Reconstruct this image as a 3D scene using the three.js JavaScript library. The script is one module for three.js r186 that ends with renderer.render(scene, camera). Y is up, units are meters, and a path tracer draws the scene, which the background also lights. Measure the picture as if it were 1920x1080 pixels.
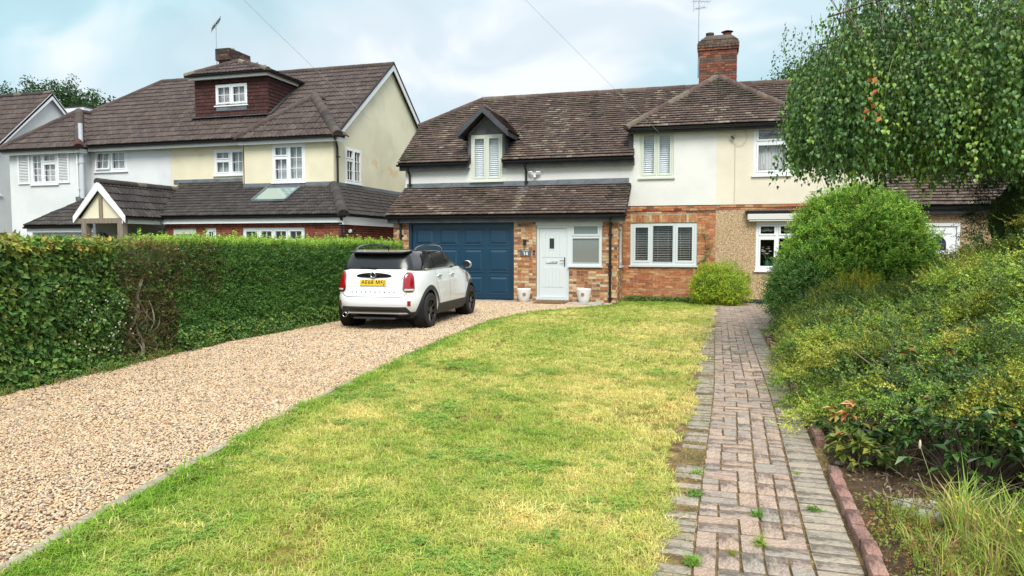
import * as THREE from 'three';
import { mergeGeometries, toCreasedNormals } from 'three/addons/utils/BufferGeometryUtils.js';
import { RoundedBoxGeometry } from 'three/addons/geometries/RoundedBoxGeometry.js';
import { ImprovedNoise } from 'three/addons/math/ImprovedNoise.js';
import { TextGeometry } from 'three/addons/geometries/TextGeometry.js';
import { FontLoader } from 'three/addons/loaders/FontLoader.js';
import { Brush, Evaluator, SUBTRACTION } from 'three-bvh-csg';

// ---------------------------------------------------------------- camera, sky, sun, exposure
const scene = new THREE.Scene();
const camera = new THREE.PerspectiveCamera(44.21, 16 / 9, 0.1, 3000);
camera.position.set(0, 1.65, 0);
camera.rotation.order = 'YXZ';
camera.rotation.set(THREE.MathUtils.degToRad(-3.5), THREE.MathUtils.degToRad(15.95), 0);
scene.add(camera);
const renderer = new THREE.WebGLRenderer({ antialias: true });
renderer.setSize(1024, 576);
renderer.toneMapping = THREE.LinearToneMapping;
renderer.toneMappingExposure = 1.4;
renderer.shadowMap.enabled = true;

const sunDir = new THREE.Vector3(0.3, 1.0, 0.6).normalize();
const sun = new THREE.DirectionalLight(new THREE.Color(1, 0.95, 0.87), 2.9);
sun.position.copy(sunDir).multiplyScalar(80);
sun.target.position.set(0, 0, -12);
sun.castShadow = true;
sun.shadow.radius = 50;
sun.shadow.mapSize.set(2048, 2048);
Object.assign(sun.shadow.camera, { left: -40, right: 40, top: 40, bottom: -40, near: 1, far: 200 });
scene.add(sun, sun.target);

const perlin = new ImprovedNoise();
function fbm(x, y, z, oct = 5) { let s = 0, a = 0.5, f = 1; for (let i = 0; i < oct; i++) { s += a * perlin.noise(x * f, y * f, z * f); a *= 0.5; f *= 2.03; } return s; }
const sstep = (a, b, x) => { const t = Math.min(1, Math.max(0, (x - a) / (b - a))); return t * t * (3 - 2 * t); };
const lerp = (a, b, t) => a + (b - a) * t;
{
  const W = 2400, H = 1200, d = new Float32Array(W * H * 4);
  for (let j = 0; j < H; j++) {
    const el = ((j + 0.5) / H - 0.5) * Math.PI, y = Math.sin(el), c = Math.cos(el);
    for (let i = 0; i < W; i++) {
      const k = (j * W + i) * 4, az = ((i + 0.5) / W - 0.5) * 2 * Math.PI;
      let r = 0.42, g = 0.42, b = 0.38;
      if (y > -0.02) {
        const x = Math.cos(az) * c, z = Math.sin(az) * c, h = 1 / (Math.max(y, 0) + 0.34);
        const px = x * h * 1.5, pz = z * h * 1.5;
        const w = fbm(px * 0.8 + 7, 1.3, pz * 0.8 - 3, 3);
        const n = fbm(px + w * 0.9 + 2.1, 4.2, pz + w * 0.9 + 5.5, 6);
        const m = fbm(px * 0.55 - 4, 9.2, pz * 0.55 + 2, 4);
        const wisp = fbm(px * 2.6 + w * 2, 2.2, pz * 2.6, 5);
        // thin bluish-green air, lavender-grey overcast veil, brighter cloud tops
        const veil = sstep(-0.22, 0.16, m + 0.25 * n), puff = sstep(-0.02, 0.26, n + 0.3 * wisp), dim = sstep(0.02, 0.4, -n - 0.4 * m);
        r = lerp(0.40, 0.545, veil); g = lerp(0.60, 0.62, veil); b = lerp(0.67, 0.68, veil);
        r = lerp(r, 0.72, puff * 0.85); g = lerp(g, 0.755, puff * 0.85); b = lerp(b, 0.79, puff * 0.85);
        const dm = 1 - 0.14 * dim; r *= dm; g *= dm; b *= dm;
        const up = 1 + 0.75 * sstep(0.25, 0.95, y); r *= up; g *= up; b *= up;
      }
      d[k] = r; d[k + 1] = g; d[k + 2] = b; d[k + 3] = 1;
    }
  }
  const t = new THREE.DataTexture(d, W, H, THREE.RGBAFormat, THREE.FloatType);
  t.mapping = THREE.EquirectangularReflectionMapping; t.magFilter = THREE.LinearFilter; t.minFilter = THREE.LinearFilter; t.needsUpdate = true;
  scene.background = t; scene.environment = t; scene.backgroundIntensity = 1; scene.environmentIntensity = 1;
}

// ---------------------------------------------------------------- helpers
function mulberry(a) { return () => { a |= 0; a = a + 0x6D2B79F5 | 0; let t = Math.imul(a ^ a >>> 15, 1 | a); t = t + Math.imul(t ^ t >>> 7, 61 | t) ^ t; return ((t ^ t >>> 14) >>> 0) / 4294967296; }; }
let rnd = mulberry(20240611);
const R = (a, b) => a + (b - a) * rnd();
const pick = (a) => a[Math.floor(rnd() * a.length)];
const V = (x, y, z) => new THREE.Vector3(x, y, z);
const rad = THREE.MathUtils.degToRad;
const C = (r, g, b) => new THREE.Color().setRGB(r, g, b);

const used = {};
function numbered(n) { const k = used[n] = (used[n] ?? -1) + 1; return k ? `${n}_${String(k).padStart(3, '0')}` : n; }
function tag(o, label, category, group, kind) { Object.assign(o.userData, label && { label }, category && { category }, group && { group }, kind && { kind }); return o; }
function thing(name, label, category, [x, y, z] = [0, 0, 0], turn = 0, group) {
  const o = new THREE.Group(); o.name = numbered(name); scene.add(o);
  o.position.set(x, y, z); o.rotation.y = turn; return tag(o, label, category, group);
}
function rootOf(o) { while (o.parent && o.parent !== scene) o = o.parent; return o; }
function addMesh(name, geo, mat, parent) {
  const m = new THREE.Mesh(geo, mat); m.castShadow = m.receiveShadow = true;
  m.name = parent === scene ? numbered(name) : name; parent.add(m); return m;
}
// geometry given in world coordinates, put under a (not turned) thing
function put(name, geo, mat, parent) {
  if (Array.isArray(geo)) geo = merge(geo);
  if (parent !== scene) { const p = rootOf(parent).position; geo.translate(-p.x, -p.y, -p.z); }
  return addMesh(name, geo, mat, parent);
}
function putLocal(name, geo, mat, parent) { if (Array.isArray(geo)) geo = merge(geo); return addMesh(name, geo, mat, parent); }
function sub(name, parent) { const g = new THREE.Group(); g.name = name; parent.add(g); return g; }
function struct(name, geo, mat) { const m = put(name, geo, mat, scene); m.userData.kind = 'structure'; return m; }
// uv in metres by the dominant direction of each face
function boxUV(g) {
  if (g.index) g = g.toNonIndexed();
  const p = g.attributes.position, uv = new Float32Array(p.count * 2), a = V(), b = V(), c = V();
  for (let i = 0; i < p.count; i += 3) {
    a.fromBufferAttribute(p, i); b.fromBufferAttribute(p, i + 1); c.fromBufferAttribute(p, i + 2);
    const n = b.clone().sub(a).cross(c.clone().sub(a)), ax = Math.abs(n.x), ay = Math.abs(n.y), az = Math.abs(n.z);
    [a, b, c].forEach((q, k) => {
      const o = (i + k) * 2;
      if (ay >= ax && ay >= az) { uv[o] = q.x; uv[o + 1] = q.z; } else if (ax >= az) { uv[o] = q.z; uv[o + 1] = q.y; } else { uv[o] = q.x; uv[o + 1] = q.y; }
    });
  }
  g.setAttribute('uv', new THREE.BufferAttribute(uv, 2));
  return g;
}
function merge(list) {
  const l = list.flat(9).map((g) => { g = g.index ? g.toNonIndexed() : g; for (const k of Object.keys(g.attributes)) if (!['position', 'normal', 'uv'].includes(k)) g.deleteAttribute(k); if (!g.attributes.normal) g.computeVertexNormals(); if (!g.attributes.uv) g = boxUV(g); return g; });
  return l.length === 1 ? l[0] : mergeGeometries(l);
}
// box by its limits (world)
function bx(x0, x1, y0, y1, z0, z1) { const g = new THREE.BoxGeometry(Math.abs(x1 - x0), Math.abs(y1 - y0), Math.abs(z1 - z0)); g.translate((x0 + x1) / 2, (y0 + y1) / 2, (z0 + z1) / 2); return boxUV(g); }
function rbx(x0, x1, y0, y1, z0, z1, r = 0.01, s = 2) { const g = new RoundedBoxGeometry(x1 - x0, y1 - y0, z1 - z0, s, r); g.translate((x0 + x1) / 2, (y0 + y1) / 2, (z0 + z1) / 2); return boxUV(g); }
function tube(pts, r, seg = 0, rs = 7, tens = 0.3) { const c = new THREE.CatmullRomCurve3(pts.map((p) => Array.isArray(p) ? V(...p) : p), false, 'catmullrom', tens); return new THREE.TubeGeometry(c, seg || pts.length * 4, r, rs, false); }
function rod(a, b, r, r2 = r, rs = 7) {
  a = Array.isArray(a) ? V(...a) : a; b = Array.isArray(b) ? V(...b) : b;
  const d = b.clone().sub(a), g = new THREE.CylinderGeometry(r2, r, d.length(), rs);
  g.applyQuaternion(new THREE.Quaternion().setFromUnitVectors(V(0, 1, 0), d.normalize())); g.translate((a.x + b.x) / 2, (a.y + b.y) / 2, (a.z + b.z) / 2); return g;
}
function bar(a, b, w, h) { // square bar from a to b
  a = V(...a); b = V(...b); const d = b.clone().sub(a), L = d.length(); d.normalize();
  let s = V(0, 1, 0).cross(d); if (s.length() < 1e-3) s = V(1, 0, 0); s.normalize(); const u = d.clone().cross(s);
  const g = new THREE.BoxGeometry(w, h, L); g.applyMatrix4(new THREE.Matrix4().makeBasis(s, u, d)); g.translate((a.x + b.x) / 2, (a.y + b.y) / 2, (a.z + b.z) / 2); return boxUV(g);
}
// many small pieces as one geometry: [{geo, m, c, uo}]
function bake(items) {
  let n = 0; for (const it of items) n += it.geo.attributes.position.count;
  const P = new Float32Array(n * 3), U = new Float32Array(n * 2), K = new Float32Array(n * 3), v = V(); let o = 0;
  for (const it of items) {
    const p = it.geo.attributes.position, u = it.geo.attributes.uv, [du, dv] = it.uo ?? [0, 0];
    for (let i = 0; i < p.count; i++, o++) {
      v.fromBufferAttribute(p, i).applyMatrix4(it.m); P[o * 3] = v.x; P[o * 3 + 1] = v.y; P[o * 3 + 2] = v.z;
      if (u) { U[o * 2] = u.getX(i) + du; U[o * 2 + 1] = u.getY(i) + dv; }
      K[o * 3] = it.c.r; K[o * 3 + 1] = it.c.g; K[o * 3 + 2] = it.c.b;
    }
  }
  const g = new THREE.BufferGeometry(); g.setAttribute('position', new THREE.BufferAttribute(P, 3)); g.setAttribute('uv', new THREE.BufferAttribute(U, 2)); g.setAttribute('color', new THREE.BufferAttribute(K, 3));
  g.computeVertexNormals(); return g;
}
function inPoly(pts, x, y) { let c = false; for (let i = 0, j = pts.length - 1; i < pts.length; j = i++) { const [xi, yi] = pts[i], [xj, yj] = pts[j]; if (yi > y !== yj > y && x < (xj - xi) * (y - yi) / (yj - yi) + xi) c = !c; } return c; }
// stretches of u inside the outline and outside the holes at height v
function spans(polys, v) {
  const xs = [];
  for (const pts of polys) for (let i = 0, j = pts.length - 1; i < pts.length; j = i++) { const [xi, yi] = pts[i], [xj, yj] = pts[j]; if (yi > v !== yj > v) xs.push((xj - xi) * (v - yi) / (yj - yi) + xi); }
  xs.sort((a, b) => a - b); const out = []; for (let i = 0; i + 1 < xs.length; i += 2) out.push([xs[i], xs[i + 1]]); return out;
}

// ---------------------------------------------------------------- textures and materials
function vnoise(seed) { // tiling value noise with period p
  const r = mulberry(seed), T = new Float32Array(65536); for (let i = 0; i < 65536; i++) T[i] = r();
  return (x, y, p) => { const xi = Math.floor(x), yi = Math.floor(y), fx = x - xi, fy = y - yi, h = (a, b) => T[((((a % p) + p) % p) * 251 + (((b % p) + p) % p) * 7919) & 65535], sx = fx * fx * (3 - 2 * fx), sy = fy * fy * (3 - 2 * fy); return lerp(lerp(h(xi, yi), h(xi + 1, yi), sx), lerp(h(xi, yi + 1), h(xi + 1, yi + 1), sx), sy); };
}
function tfbm(nz, x, y, p, o) { let s = 0, a = 0.5, t = 0; for (let i = 0; i < o; i++) { s += a * nz(x, y, p); t += a; a *= 0.55; x *= 2; y *= 2; p *= 2; } return s / t; }
function dataTex(n, fn, srgb, metres = 1) {
  const d = new Uint8Array(n * n * 4);
  for (let j = 0; j < n; j++) for (let i = 0; i < n; i++) { const c = fn(i / n, j / n), k = (j * n + i) * 4; for (let q = 0; q < 3; q++) d[k + q] = Math.max(0, Math.min(255, Math.round(255 * (Array.isArray(c) ? c[q] : c)))); d[k + 3] = 255; }
  const t = new THREE.DataTexture(d, n, n, THREE.RGBAFormat); t.wrapS = t.wrapT = THREE.RepeatWrapping; t.magFilter = THREE.LinearFilter; t.minFilter = THREE.LinearMipmapLinearFilter; t.generateMipmaps = true;
  if (srgb) t.colorSpace = THREE.SRGBColorSpace; t.repeat.set(1 / metres, 1 / metres); t.needsUpdate = true; return t;
}
const nA = vnoise(11), nB = vnoise(29), nC = vnoise(53);
const T = {};
T.fine = dataTex(512, (x, y) => { const a = tfbm(nA, x * 48, y * 48, 48, 3), b = tfbm(nB, x * 160, y * 160, 160, 2); return 0.55 * a + 0.45 * b; }, false, 1);
T.stucco = dataTex(512, (x, y) => { const a = tfbm(nA, x * 5, y * 5, 5, 5), b = tfbm(nB, x * 3, y * 3, 3, 4), s = 0.93 + 0.07 * a - 0.035 * sstep(0.55, 0.85, b); return [s, s * 0.995, s * 0.98]; }, true, 3.1);
T.mottle = dataTex(512, (x, y) => { const a = tfbm(nC, x * 6, y * 6, 6, 5), b = tfbm(nA, x * 40, y * 40, 40, 3); const s = 0.62 + 0.34 * a + 0.2 * (b - 0.5); return [s, s, s]; }, true, 1.7);
T.brick = dataTex(256, (x, y) => { const a = tfbm(nA, x * 4, y * 4, 4, 4), b = tfbm(nB, x * 32, y * 32, 32, 3); const s = 0.58 + 0.5 * a + 0.5 * (b - 0.5); return [s, s * 0.985, s * 0.96]; }, true, 1);
T.tile = dataTex(512, (x, y) => { const a = tfbm(nA, x * 8, y * 8, 8, 4), b = tfbm(nB, x * 70, y * 70, 70, 2), l = sstep(0.62, 0.76, tfbm(nC, x * 40, y * 40, 40, 2)) * sstep(0.35, 0.6, tfbm(nA, x * 5, y * 5, 5, 2)); const s = 0.5 + 0.42 * a + 0.35 * (b - 0.5); return [lerp(s, 1, l * 0.9), lerp(s, 0.98, l * 0.9), lerp(s, 0.86, l * 0.9)]; }, true, 1);
T.gable = dataTex(1024, (x, y) => { const a = tfbm(nA, x * 16, y * 16, 16, 5), b = tfbm(nB, x * 9, y * 9, 9, 4), s = 0.93 + 0.07 * a - 0.05 * sstep(0.52, 0.8, b); const zz = 10 * x, yy = 10 * y, d = Math.abs(yy - 4.45 - 0.12 * (zz - 6.2)) + 0.35 * (tfbm(nC, x * 30, y * 30, 30, 3) - 0.5), k = sstep(0.17, 0.04, d) * sstep(4.6, 5.2, zz) * sstep(8.0, 7.0, zz) * sstep(0.35, 0.6, tfbm(nA, x * 40, y * 40, 40, 3)); return [s * (1 - 0.03 * k), s * (1 - 0.09 * k), s * (0.985 - 0.17 * k)]; }, true, 10);
T.pebble = dataTex(512, (x, y) => { const a = nA(x * 90, y * 90, 90), b = nB(x * 150, y * 150, 150), k = nC(x * 90, y * 90, 90); const s = 0.45 + 0.5 * a * 0.7 + 0.35 * b; const d = sstep(0.75, 0.9, k); return [s * (1 - 0.45 * d), s * 0.9 * (1 - 0.45 * d), s * 0.76 * (1 - 0.4 * d)]; }, true, 1.1);
T.pebbleBump = dataTex(512, (x, y) => { const a = nA(x * 90, y * 90, 90), b = nB(x * 150, y * 150, 150); return 0.6 * a + 0.4 * b; }, false, 1.1);
T.soil = dataTex(512, (x, y) => { const a = tfbm(nA, x * 10, y * 10, 10, 5), b = nB(x * 110, y * 110, 110), c = nC(x * 70, y * 70, 70); const s = 0.4 + 0.6 * a; const w = sstep(0.8, 0.9, c); return [lerp(s * (0.75 + 0.35 * b), 1.5, w * 0.5), lerp(s * (0.68 + 0.3 * b), 1.25, w * 0.5), lerp(s * 0.62, 0.95, w * 0.5)]; }, true, 0.9);
T.turf = dataTex(512, (x, y) => { const a = tfbm(nA, x * 6, y * 6, 6, 5), b = tfbm(nB, x * 90, y * 90, 90, 2); return [lerp(0.40, 0.66, a) * (0.6 + 0.6 * b), lerp(0.42, 0.58, a) * (0.6 + 0.6 * b), lerp(0.16, 0.3, a) * (0.6 + 0.6 * b)]; }, true, 1.3);
T.gravel = dataTex(512, (x, y) => { const a = nA(x * 44, y * 44, 44), b = nB(x * 60, y * 60, 60), c = tfbm(nC, x * 5, y * 5, 5, 3); const s = 0.35 + 0.45 * a + 0.2 * b + 0.1 * c; return [s, s * (0.83 + 0.08 * b), s * (0.66 + 0.14 * b)]; }, true, 1);
T.paver = dataTex(512, (x, y) => { const a = tfbm(nA, x * 6, y * 6, 6, 5), b = tfbm(nB, x * 60, y * 60, 60, 3), l = sstep(0.7, 0.8, tfbm(nC, x * 36, y * 36, 36, 2)), k = sstep(0.55, 0.75, tfbm(nC, x * 5 + 3, y * 5, 5, 4)); let s = (0.62 + 0.36 * a + 0.4 * (b - 0.5)) * (1 - 0.3 * k); return [lerp(s, 0.95, l * 0.55), lerp(s * 0.985, 0.95, l * 0.55), lerp(s * 0.96, 0.9, l * 0.55)]; }, true, 0.8);
T.wood = dataTex(256, (x, y) => { const a = tfbm(nA, x * 24, y * 2, 24, 4), b = tfbm(nB, x * 60, y * 4, 60, 2); const s = 0.55 + 0.4 * a + 0.2 * (b - 0.5); return [s, s * 0.97, s * 0.93]; }, true, 0.5);
T.bark = dataTex(256, (x, y) => { const a = tfbm(nA, x * 14, y * 5, 14, 4), k = sstep(0.62, 0.7, tfbm(nB, x * 4, y * 20, 4, 3)); const s = 0.5 + 0.5 * a; return [lerp(s, 0.15, k), lerp(s * 0.97, 0.13, k), lerp(s * 0.9, 0.11, k)]; }, true, 0.4);
function mat(c, o = {}) {
  const { rough = 0.85, metal = 0, map, bump, bs = 0.004, vc, phys, flat } = o;
  const M = new (phys ? THREE.MeshPhysicalMaterial : THREE.MeshStandardMaterial)({ color: Array.isArray(c) ? C(...c) : c, roughness: rough, metalness: metal });
  if (map) M.map = map; if (bump) { M.bumpMap = bump; M.bumpScale = bs; } if (vc) M.vertexColors = true; if (flat) M.flatShading = true; if (o.side) M.side = THREE.DoubleSide; if (phys) M.setValues(phys); return M;
}
const M = {
  white: mat([0.80, 0.80, 0.79], { rough: 0.9, map: T.stucco, bump: T.fine, bs: 0.005 }),
  coolWhite: mat([0.76, 0.79, 0.82], { rough: 0.9, map: T.stucco, bump: T.fine, bs: 0.005 }),
  cream: mat([0.82, 0.765, 0.58], { rough: 0.9, map: T.stucco, bump: T.fine, bs: 0.005 }),
  gableCream: mat([0.82, 0.765, 0.58], { rough: 0.9, map: T.gable, bump: T.fine, bs: 0.005 }),
  paleCream: mat([0.82, 0.755, 0.63], { rough: 0.9, map: T.stucco, bump: T.fine, bs: 0.005 }),
  pebble: mat([0.80, 0.72, 0.62], { rough: 0.95, map: T.pebble, bump: T.pebbleBump, bs: 0.012 }),
  mortar: mat([0.60, 0.50, 0.37], { rough: 0.95, map: T.mottle }),
  mortarRed: mat([0.45, 0.36, 0.28], { rough: 0.95, map: T.mottle }),
  upvc: mat([0.80, 0.82, 0.83], { rough: 0.35 }),
  sage: mat([0.62, 0.65, 0.56], { rough: 0.4 }),
  paleGrey: mat([0.60, 0.65, 0.66], { rough: 0.42 }),
  grey: mat([0.50, 0.53, 0.50], { rough: 0.5 }),
  slate: mat([0.085, 0.092, 0.105], { rough: 0.6, map: T.mottle }),
  lead: mat([0.26, 0.29, 0.32], { rough: 0.5, metal: 0.3, map: T.mottle }),
  leadLight: mat([0.5, 0.52, 0.54], { rough: 0.5, metal: 0.2, map: T.mottle }),
  black: mat([0.012, 0.013, 0.016], { rough: 0.35 }),
  plinth: mat([0.02, 0.022, 0.028], { rough: 0.7 }),
  navy: mat([0.009, 0.045, 0.085], { rough: 0.34, bump: T.fine, bs: 0.0006 }),
  navyTrim: mat([0.007, 0.03, 0.06], { rough: 0.4 }),
  chrome: mat([0.75, 0.76, 0.78], { rough: 0.15, metal: 1 }),
  alu: mat([0.55, 0.56, 0.58], { rough: 0.35, metal: 1 }),
  underlay: mat([0.03, 0.024, 0.022], { rough: 1 }),
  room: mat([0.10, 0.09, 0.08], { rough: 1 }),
  glass: mat([1, 1, 1], { rough: 0.03, phys: { transmission: 1, thickness: 0, ior: 1.6 } }),
  blindWhite: mat([0.74, 0.79, 0.84], { rough: 0.5 }),
  netGrey: mat([0.40, 0.43, 0.44], { rough: 1, side: true }),
  net: mat([0.72, 0.74, 0.74], { rough: 1, side: true, phys: { transmission: 0.3, thickness: 0 } }),
  oak: mat([0.42, 0.36, 0.30], { rough: 0.8, map: T.wood }),
  darkWood: mat([0.06, 0.055, 0.05], { rough: 0.8, map: T.wood }),
  concrete: mat([0.52, 0.48, 0.43], { rough: 0.95, map: T.mottle, bump: T.fine, bs: 0.004 }),
  ceramic: mat([0.78, 0.77, 0.74], { rough: 0.35 }),
};
const tileMat = mat([1, 1, 1], { rough: 0.95, map: T.tile, vc: true });
const brickStuffMat = mat([1, 1, 1], { rough: 0.95, map: T.brick, vc: true, bump: T.fine, bs: 0.003 });
function palette(cols, base) { return cols.map((c) => ({ c: C(...c), m: base(c) })); }
const tileM = (c) => mat(c, { rough: 0.95, map: T.tile });
const brickM = (c) => mat(c, { rough: 0.95, map: T.brick, bump: T.fine, bs: 0.003 });
const PAL = {
  clayTile: palette([[0.190, 0.128, 0.104], [0.172, 0.116, 0.096], [0.210, 0.146, 0.118], [0.155, 0.104, 0.088], [0.196, 0.134, 0.112], [0.235, 0.176, 0.136], [0.140, 0.094, 0.078]], tileM),
  paleTile: palette([[0.32, 0.26, 0.19], [0.26, 0.21, 0.165], [0.36, 0.30, 0.23]], tileM),
  brownTile: palette([[0.145, 0.105, 0.094], [0.128, 0.092, 0.083], [0.163, 0.120, 0.106], [0.115, 0.082, 0.074]], tileM),
  darkTile: palette([[0.085, 0.072, 0.066], [0.072, 0.060, 0.055], [0.10, 0.087, 0.08], [0.062, 0.053, 0.05]], tileM),
  mossTile: palette([[0.105, 0.082, 0.052], [0.085, 0.064, 0.046], [0.125, 0.10, 0.06]], tileM),
  hungTile: palette([[0.115, 0.040, 0.036], [0.098, 0.034, 0.032], [0.135, 0.050, 0.043]], tileM),
  buffBrick: palette([[0.636, 0.302, 0.132], [0.700, 0.403, 0.196], [0.742, 0.560, 0.333], [0.530, 0.213, 0.098], [0.424, 0.185, 0.103], [0.615, 0.336, 0.172], [0.297, 0.168, 0.115], [0.784, 0.638, 0.425]], brickM),
  orangeBrick: palette([[0.650, 0.270, 0.119], [0.706, 0.342, 0.156], [0.582, 0.222, 0.106], [0.739, 0.432, 0.225], [0.515, 0.192, 0.100], [0.616, 0.300, 0.150]], brickM),
  redBrick: palette([[0.36, 0.075, 0.040], [0.31, 0.062, 0.036], [0.42, 0.10, 0.052], [0.27, 0.055, 0.034]], brickM),
  oldBrick: palette([[0.33, 0.105, 0.065], [0.26, 0.085, 0.06], [0.38, 0.15, 0.085], [0.20, 0.075, 0.055], [0.30, 0.13, 0.09]], brickM),
  pinkPaver: palette([[0.57, 0.435, 0.355], [0.51, 0.40, 0.335], [0.61, 0.475, 0.39], [0.48, 0.395, 0.34], [0.56, 0.415, 0.33], [0.45, 0.395, 0.345]], (c) => mat(c, { rough: 0.95, map: T.paver, bump: T.fine, bs: 0.006 })),
  greyPaver: palette([[0.49, 0.42, 0.345], [0.44, 0.385, 0.32], [0.53, 0.455, 0.37], [0.46, 0.41, 0.335]], (c) => mat(c, { rough: 0.95, map: T.paver, bump: T.fine, bs: 0.006 })),
  redEdge: palette([[0.43, 0.24, 0.20], [0.37, 0.215, 0.185], [0.48, 0.285, 0.235]], (c) => mat(c, { rough: 0.95, map: T.paver, bump: T.fine, bs: 0.006 })),
};
// ---------------------------------------------------------------- builders for houses
const eye = V(0, 1.65, 0);
const tileBox = [0, 0.37, 0.71].map((o) => { const g = boxUV(new THREE.BoxGeometry(1, 1, 1)); const u = g.attributes.uv; for (let i = 0; i < u.count; i++) u.setXY(i, u.getX(i) * 0.22 + o, u.getY(i) * 0.2 + o * 1.7); return g; });
// roll profile of a concrete interlocking tile, butt at +z, 1 x 1 in plan
const rollTile = [0, 0.43].map((o) => {
  const n = 10, pos = [], uv = [], h = (i) => { const t = (i / n) * 2 % 1; return 1.0 * Math.pow(Math.sin(Math.PI * t), 2); };
  const q = (a, b, c, d) => { for (const p of [a, b, c, a, c, d]) { pos.push(...p); uv.push(p[0] * 0.3 + o, p[2] * 0.4 + p[1] * 0.05 + o); } };
  for (let i = 0; i < n; i++) {
    const x0 = i / n - 0.5, x1 = (i + 1) / n - 0.5, y0 = h(i), y1 = h(i + 1);
    q([x0, y0, 0.5], [x1, y1, 0.5], [x1, y1, -0.5], [x0, y0, -0.5]); q([x0, -1, 0.5], [x1, -1, 0.5], [x1, y1, 0.5], [x0, y0, 0.5]);
  }
  const g = new THREE.BufferGeometry(); g.setAttribute('position', new THREE.Float32BufferAttribute(pos, 3)); g.setAttribute('uv', new THREE.Float32BufferAttribute(uv, 2)); g.computeVertexNormals(); return g;
});
// plane through pts[0], pts[1] (eave, seen from outside left to right) and the rest; returns 2-D outline and frame
function frameOf(pts) {
  const P = pts.map((p) => V(...p)), u = P[1].clone().sub(P[0]).normalize(); let n = V();
  for (let i = 0; i < P.length; i++) { const a = P[i], b = P[(i + 1) % P.length]; n.add(V((a.y - b.y) * (a.z + b.z), (a.z - b.z) * (a.x + b.x), (a.x - b.x) * (a.y + b.y))); }
  n.normalize(); if (n.y < -1e-6) n.negate(); const v = n.clone().cross(u).normalize();
  return { o: P[0], u, v, n, out: P.map((p) => { const d = p.clone().sub(P[0]); return [d.dot(u), d.dot(v)]; }) };
}
function slab(pts, t = 0.05, drop = 0.012) {
  const f = frameOf(pts), s = new THREE.Shape(f.out.map(([a, b]) => new THREE.Vector2(a, b))), g = new THREE.ExtrudeGeometry(s, { depth: t, bevelEnabled: false });
  g.translate(0, 0, -t - drop); g.applyMatrix4(new THREE.Matrix4().makeBasis(f.u, f.v, f.n).setPosition(f.o)); return boxUV(g);
}
// tiles of one roof slope as loose items
function slopeTiles(pts, { w = 0.165, gauge = 0.13, len = 0.17, t = 0.014, gap = 0.016, pal = PAL.clayTile, roll = false, skip, pale, jit = 1, over = 0.035 } = {}) {
  const f = frameOf(pts), items = [], vmax = Math.max(...f.out.map((p) => p[1])), rows = Math.ceil(vmax / gauge);
  const B = new THREE.Matrix4().makeBasis(f.u, f.n, f.v.clone().negate()), tilt = Math.atan((t * 1.15 + (roll ? 0 : gap)) / gauge), m = new THREE.Matrix4(), q = new THREE.Matrix4();
  for (let k = 0; k < rows; k++) {
    const v0 = k * gauge - (k ? 0 : over);
    for (const [a, b] of spans([f.out], Math.min(vmax - 0.01, v0 + gauge * 0.55 + (k ? 0 : over)))) {
      const off = (k % 2 && !roll ? w / 2 : 0) + R(-0.006, 0.006) * jit;
      for (let i = Math.floor((a - off) / w); i * w + off < b; i++) {
        const u0 = Math.max(a, i * w + off), u1 = Math.min(b, (i + 1) * w + off), uu = (u0 + u1) / 2; if (u1 - u0 < 0.035) continue;
        const L = Math.min(len, vmax - v0 + 0.02), vc = v0 + L / 2;
        const ctr = f.o.clone().addScaledVector(f.u, uu).addScaledVector(f.v, vc); if (skip && skip(ctr)) continue;
        const lift = t * 0.9 + (roll ? 0 : gap * 0.75) + R(-0.002, 0.004) * jit; ctr.addScaledVector(f.n, lift + (roll ? 0.008 : 0.02) * (0.6 + fbm(ctr.x * 0.9, 4, ctr.z * 1.2, 2)) * jit);
        m.copy(B).setPosition(ctr); q.makeRotationFromEuler(new THREE.Euler(-tilt + R(-0.012, 0.02) * jit, R(-0.02, 0.02) * jit, R(-0.02, 0.02) * jit)); m.multiply(q);
        m.scale(V(u1 - u0 - (roll ? 0 : 0.005), roll ? t * 0.8 : t, L));
        const ms = fbm(ctr.x * 0.7, ctr.y * 0.7 + 3, ctr.z * 0.7, 3), pp = pale && pale(ctr) ? PAL.paleTile : !roll && ms > 0.1 && rnd() < (ms - 0.1) * 4 ? PAL.mossTile : !roll && ms < -0.12 && rnd() < 0.25 ? PAL.paleTile : pal;
        items.push({ geo: pick(roll ? rollTile : tileBox), m: m.clone(), p: ctr, k: pick(pp), uo: [R(0, 1), R(0, 1)] });
      }
    }
  }
  return items;
}
// the nearest pieces become meshes of their own under their part, the rest one mesh
function emit(lists, house, name, restName, restMat, most = 300) {
  const base = house.position, all = lists.flatMap(({ items, parent }) => items.map((it) => ({ ...it, parent })));
  all.sort((a, b) => a.p.distanceToSquared(eye) - b.p.distanceToSquared(eye));
  const sh = new THREE.Matrix4().makeTranslation(-base.x, -base.y, -base.z);
  for (const it of all.slice(0, most)) {
    const me = addMesh(name, it.geo, it.k.m, it.parent), mm = sh.clone().multiply(it.m); mm.decompose(me.position, me.quaternion, me.scale);
  }
  const rest = all.slice(most); if (!rest.length) return;
  const g = bake(rest.map((it) => ({ ...it, m: sh.clone().multiply(it.m), c: it.k.c })));
  const me = addMesh(restName, g, restMat, house); me.userData.kind = 'stuff';
}
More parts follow.
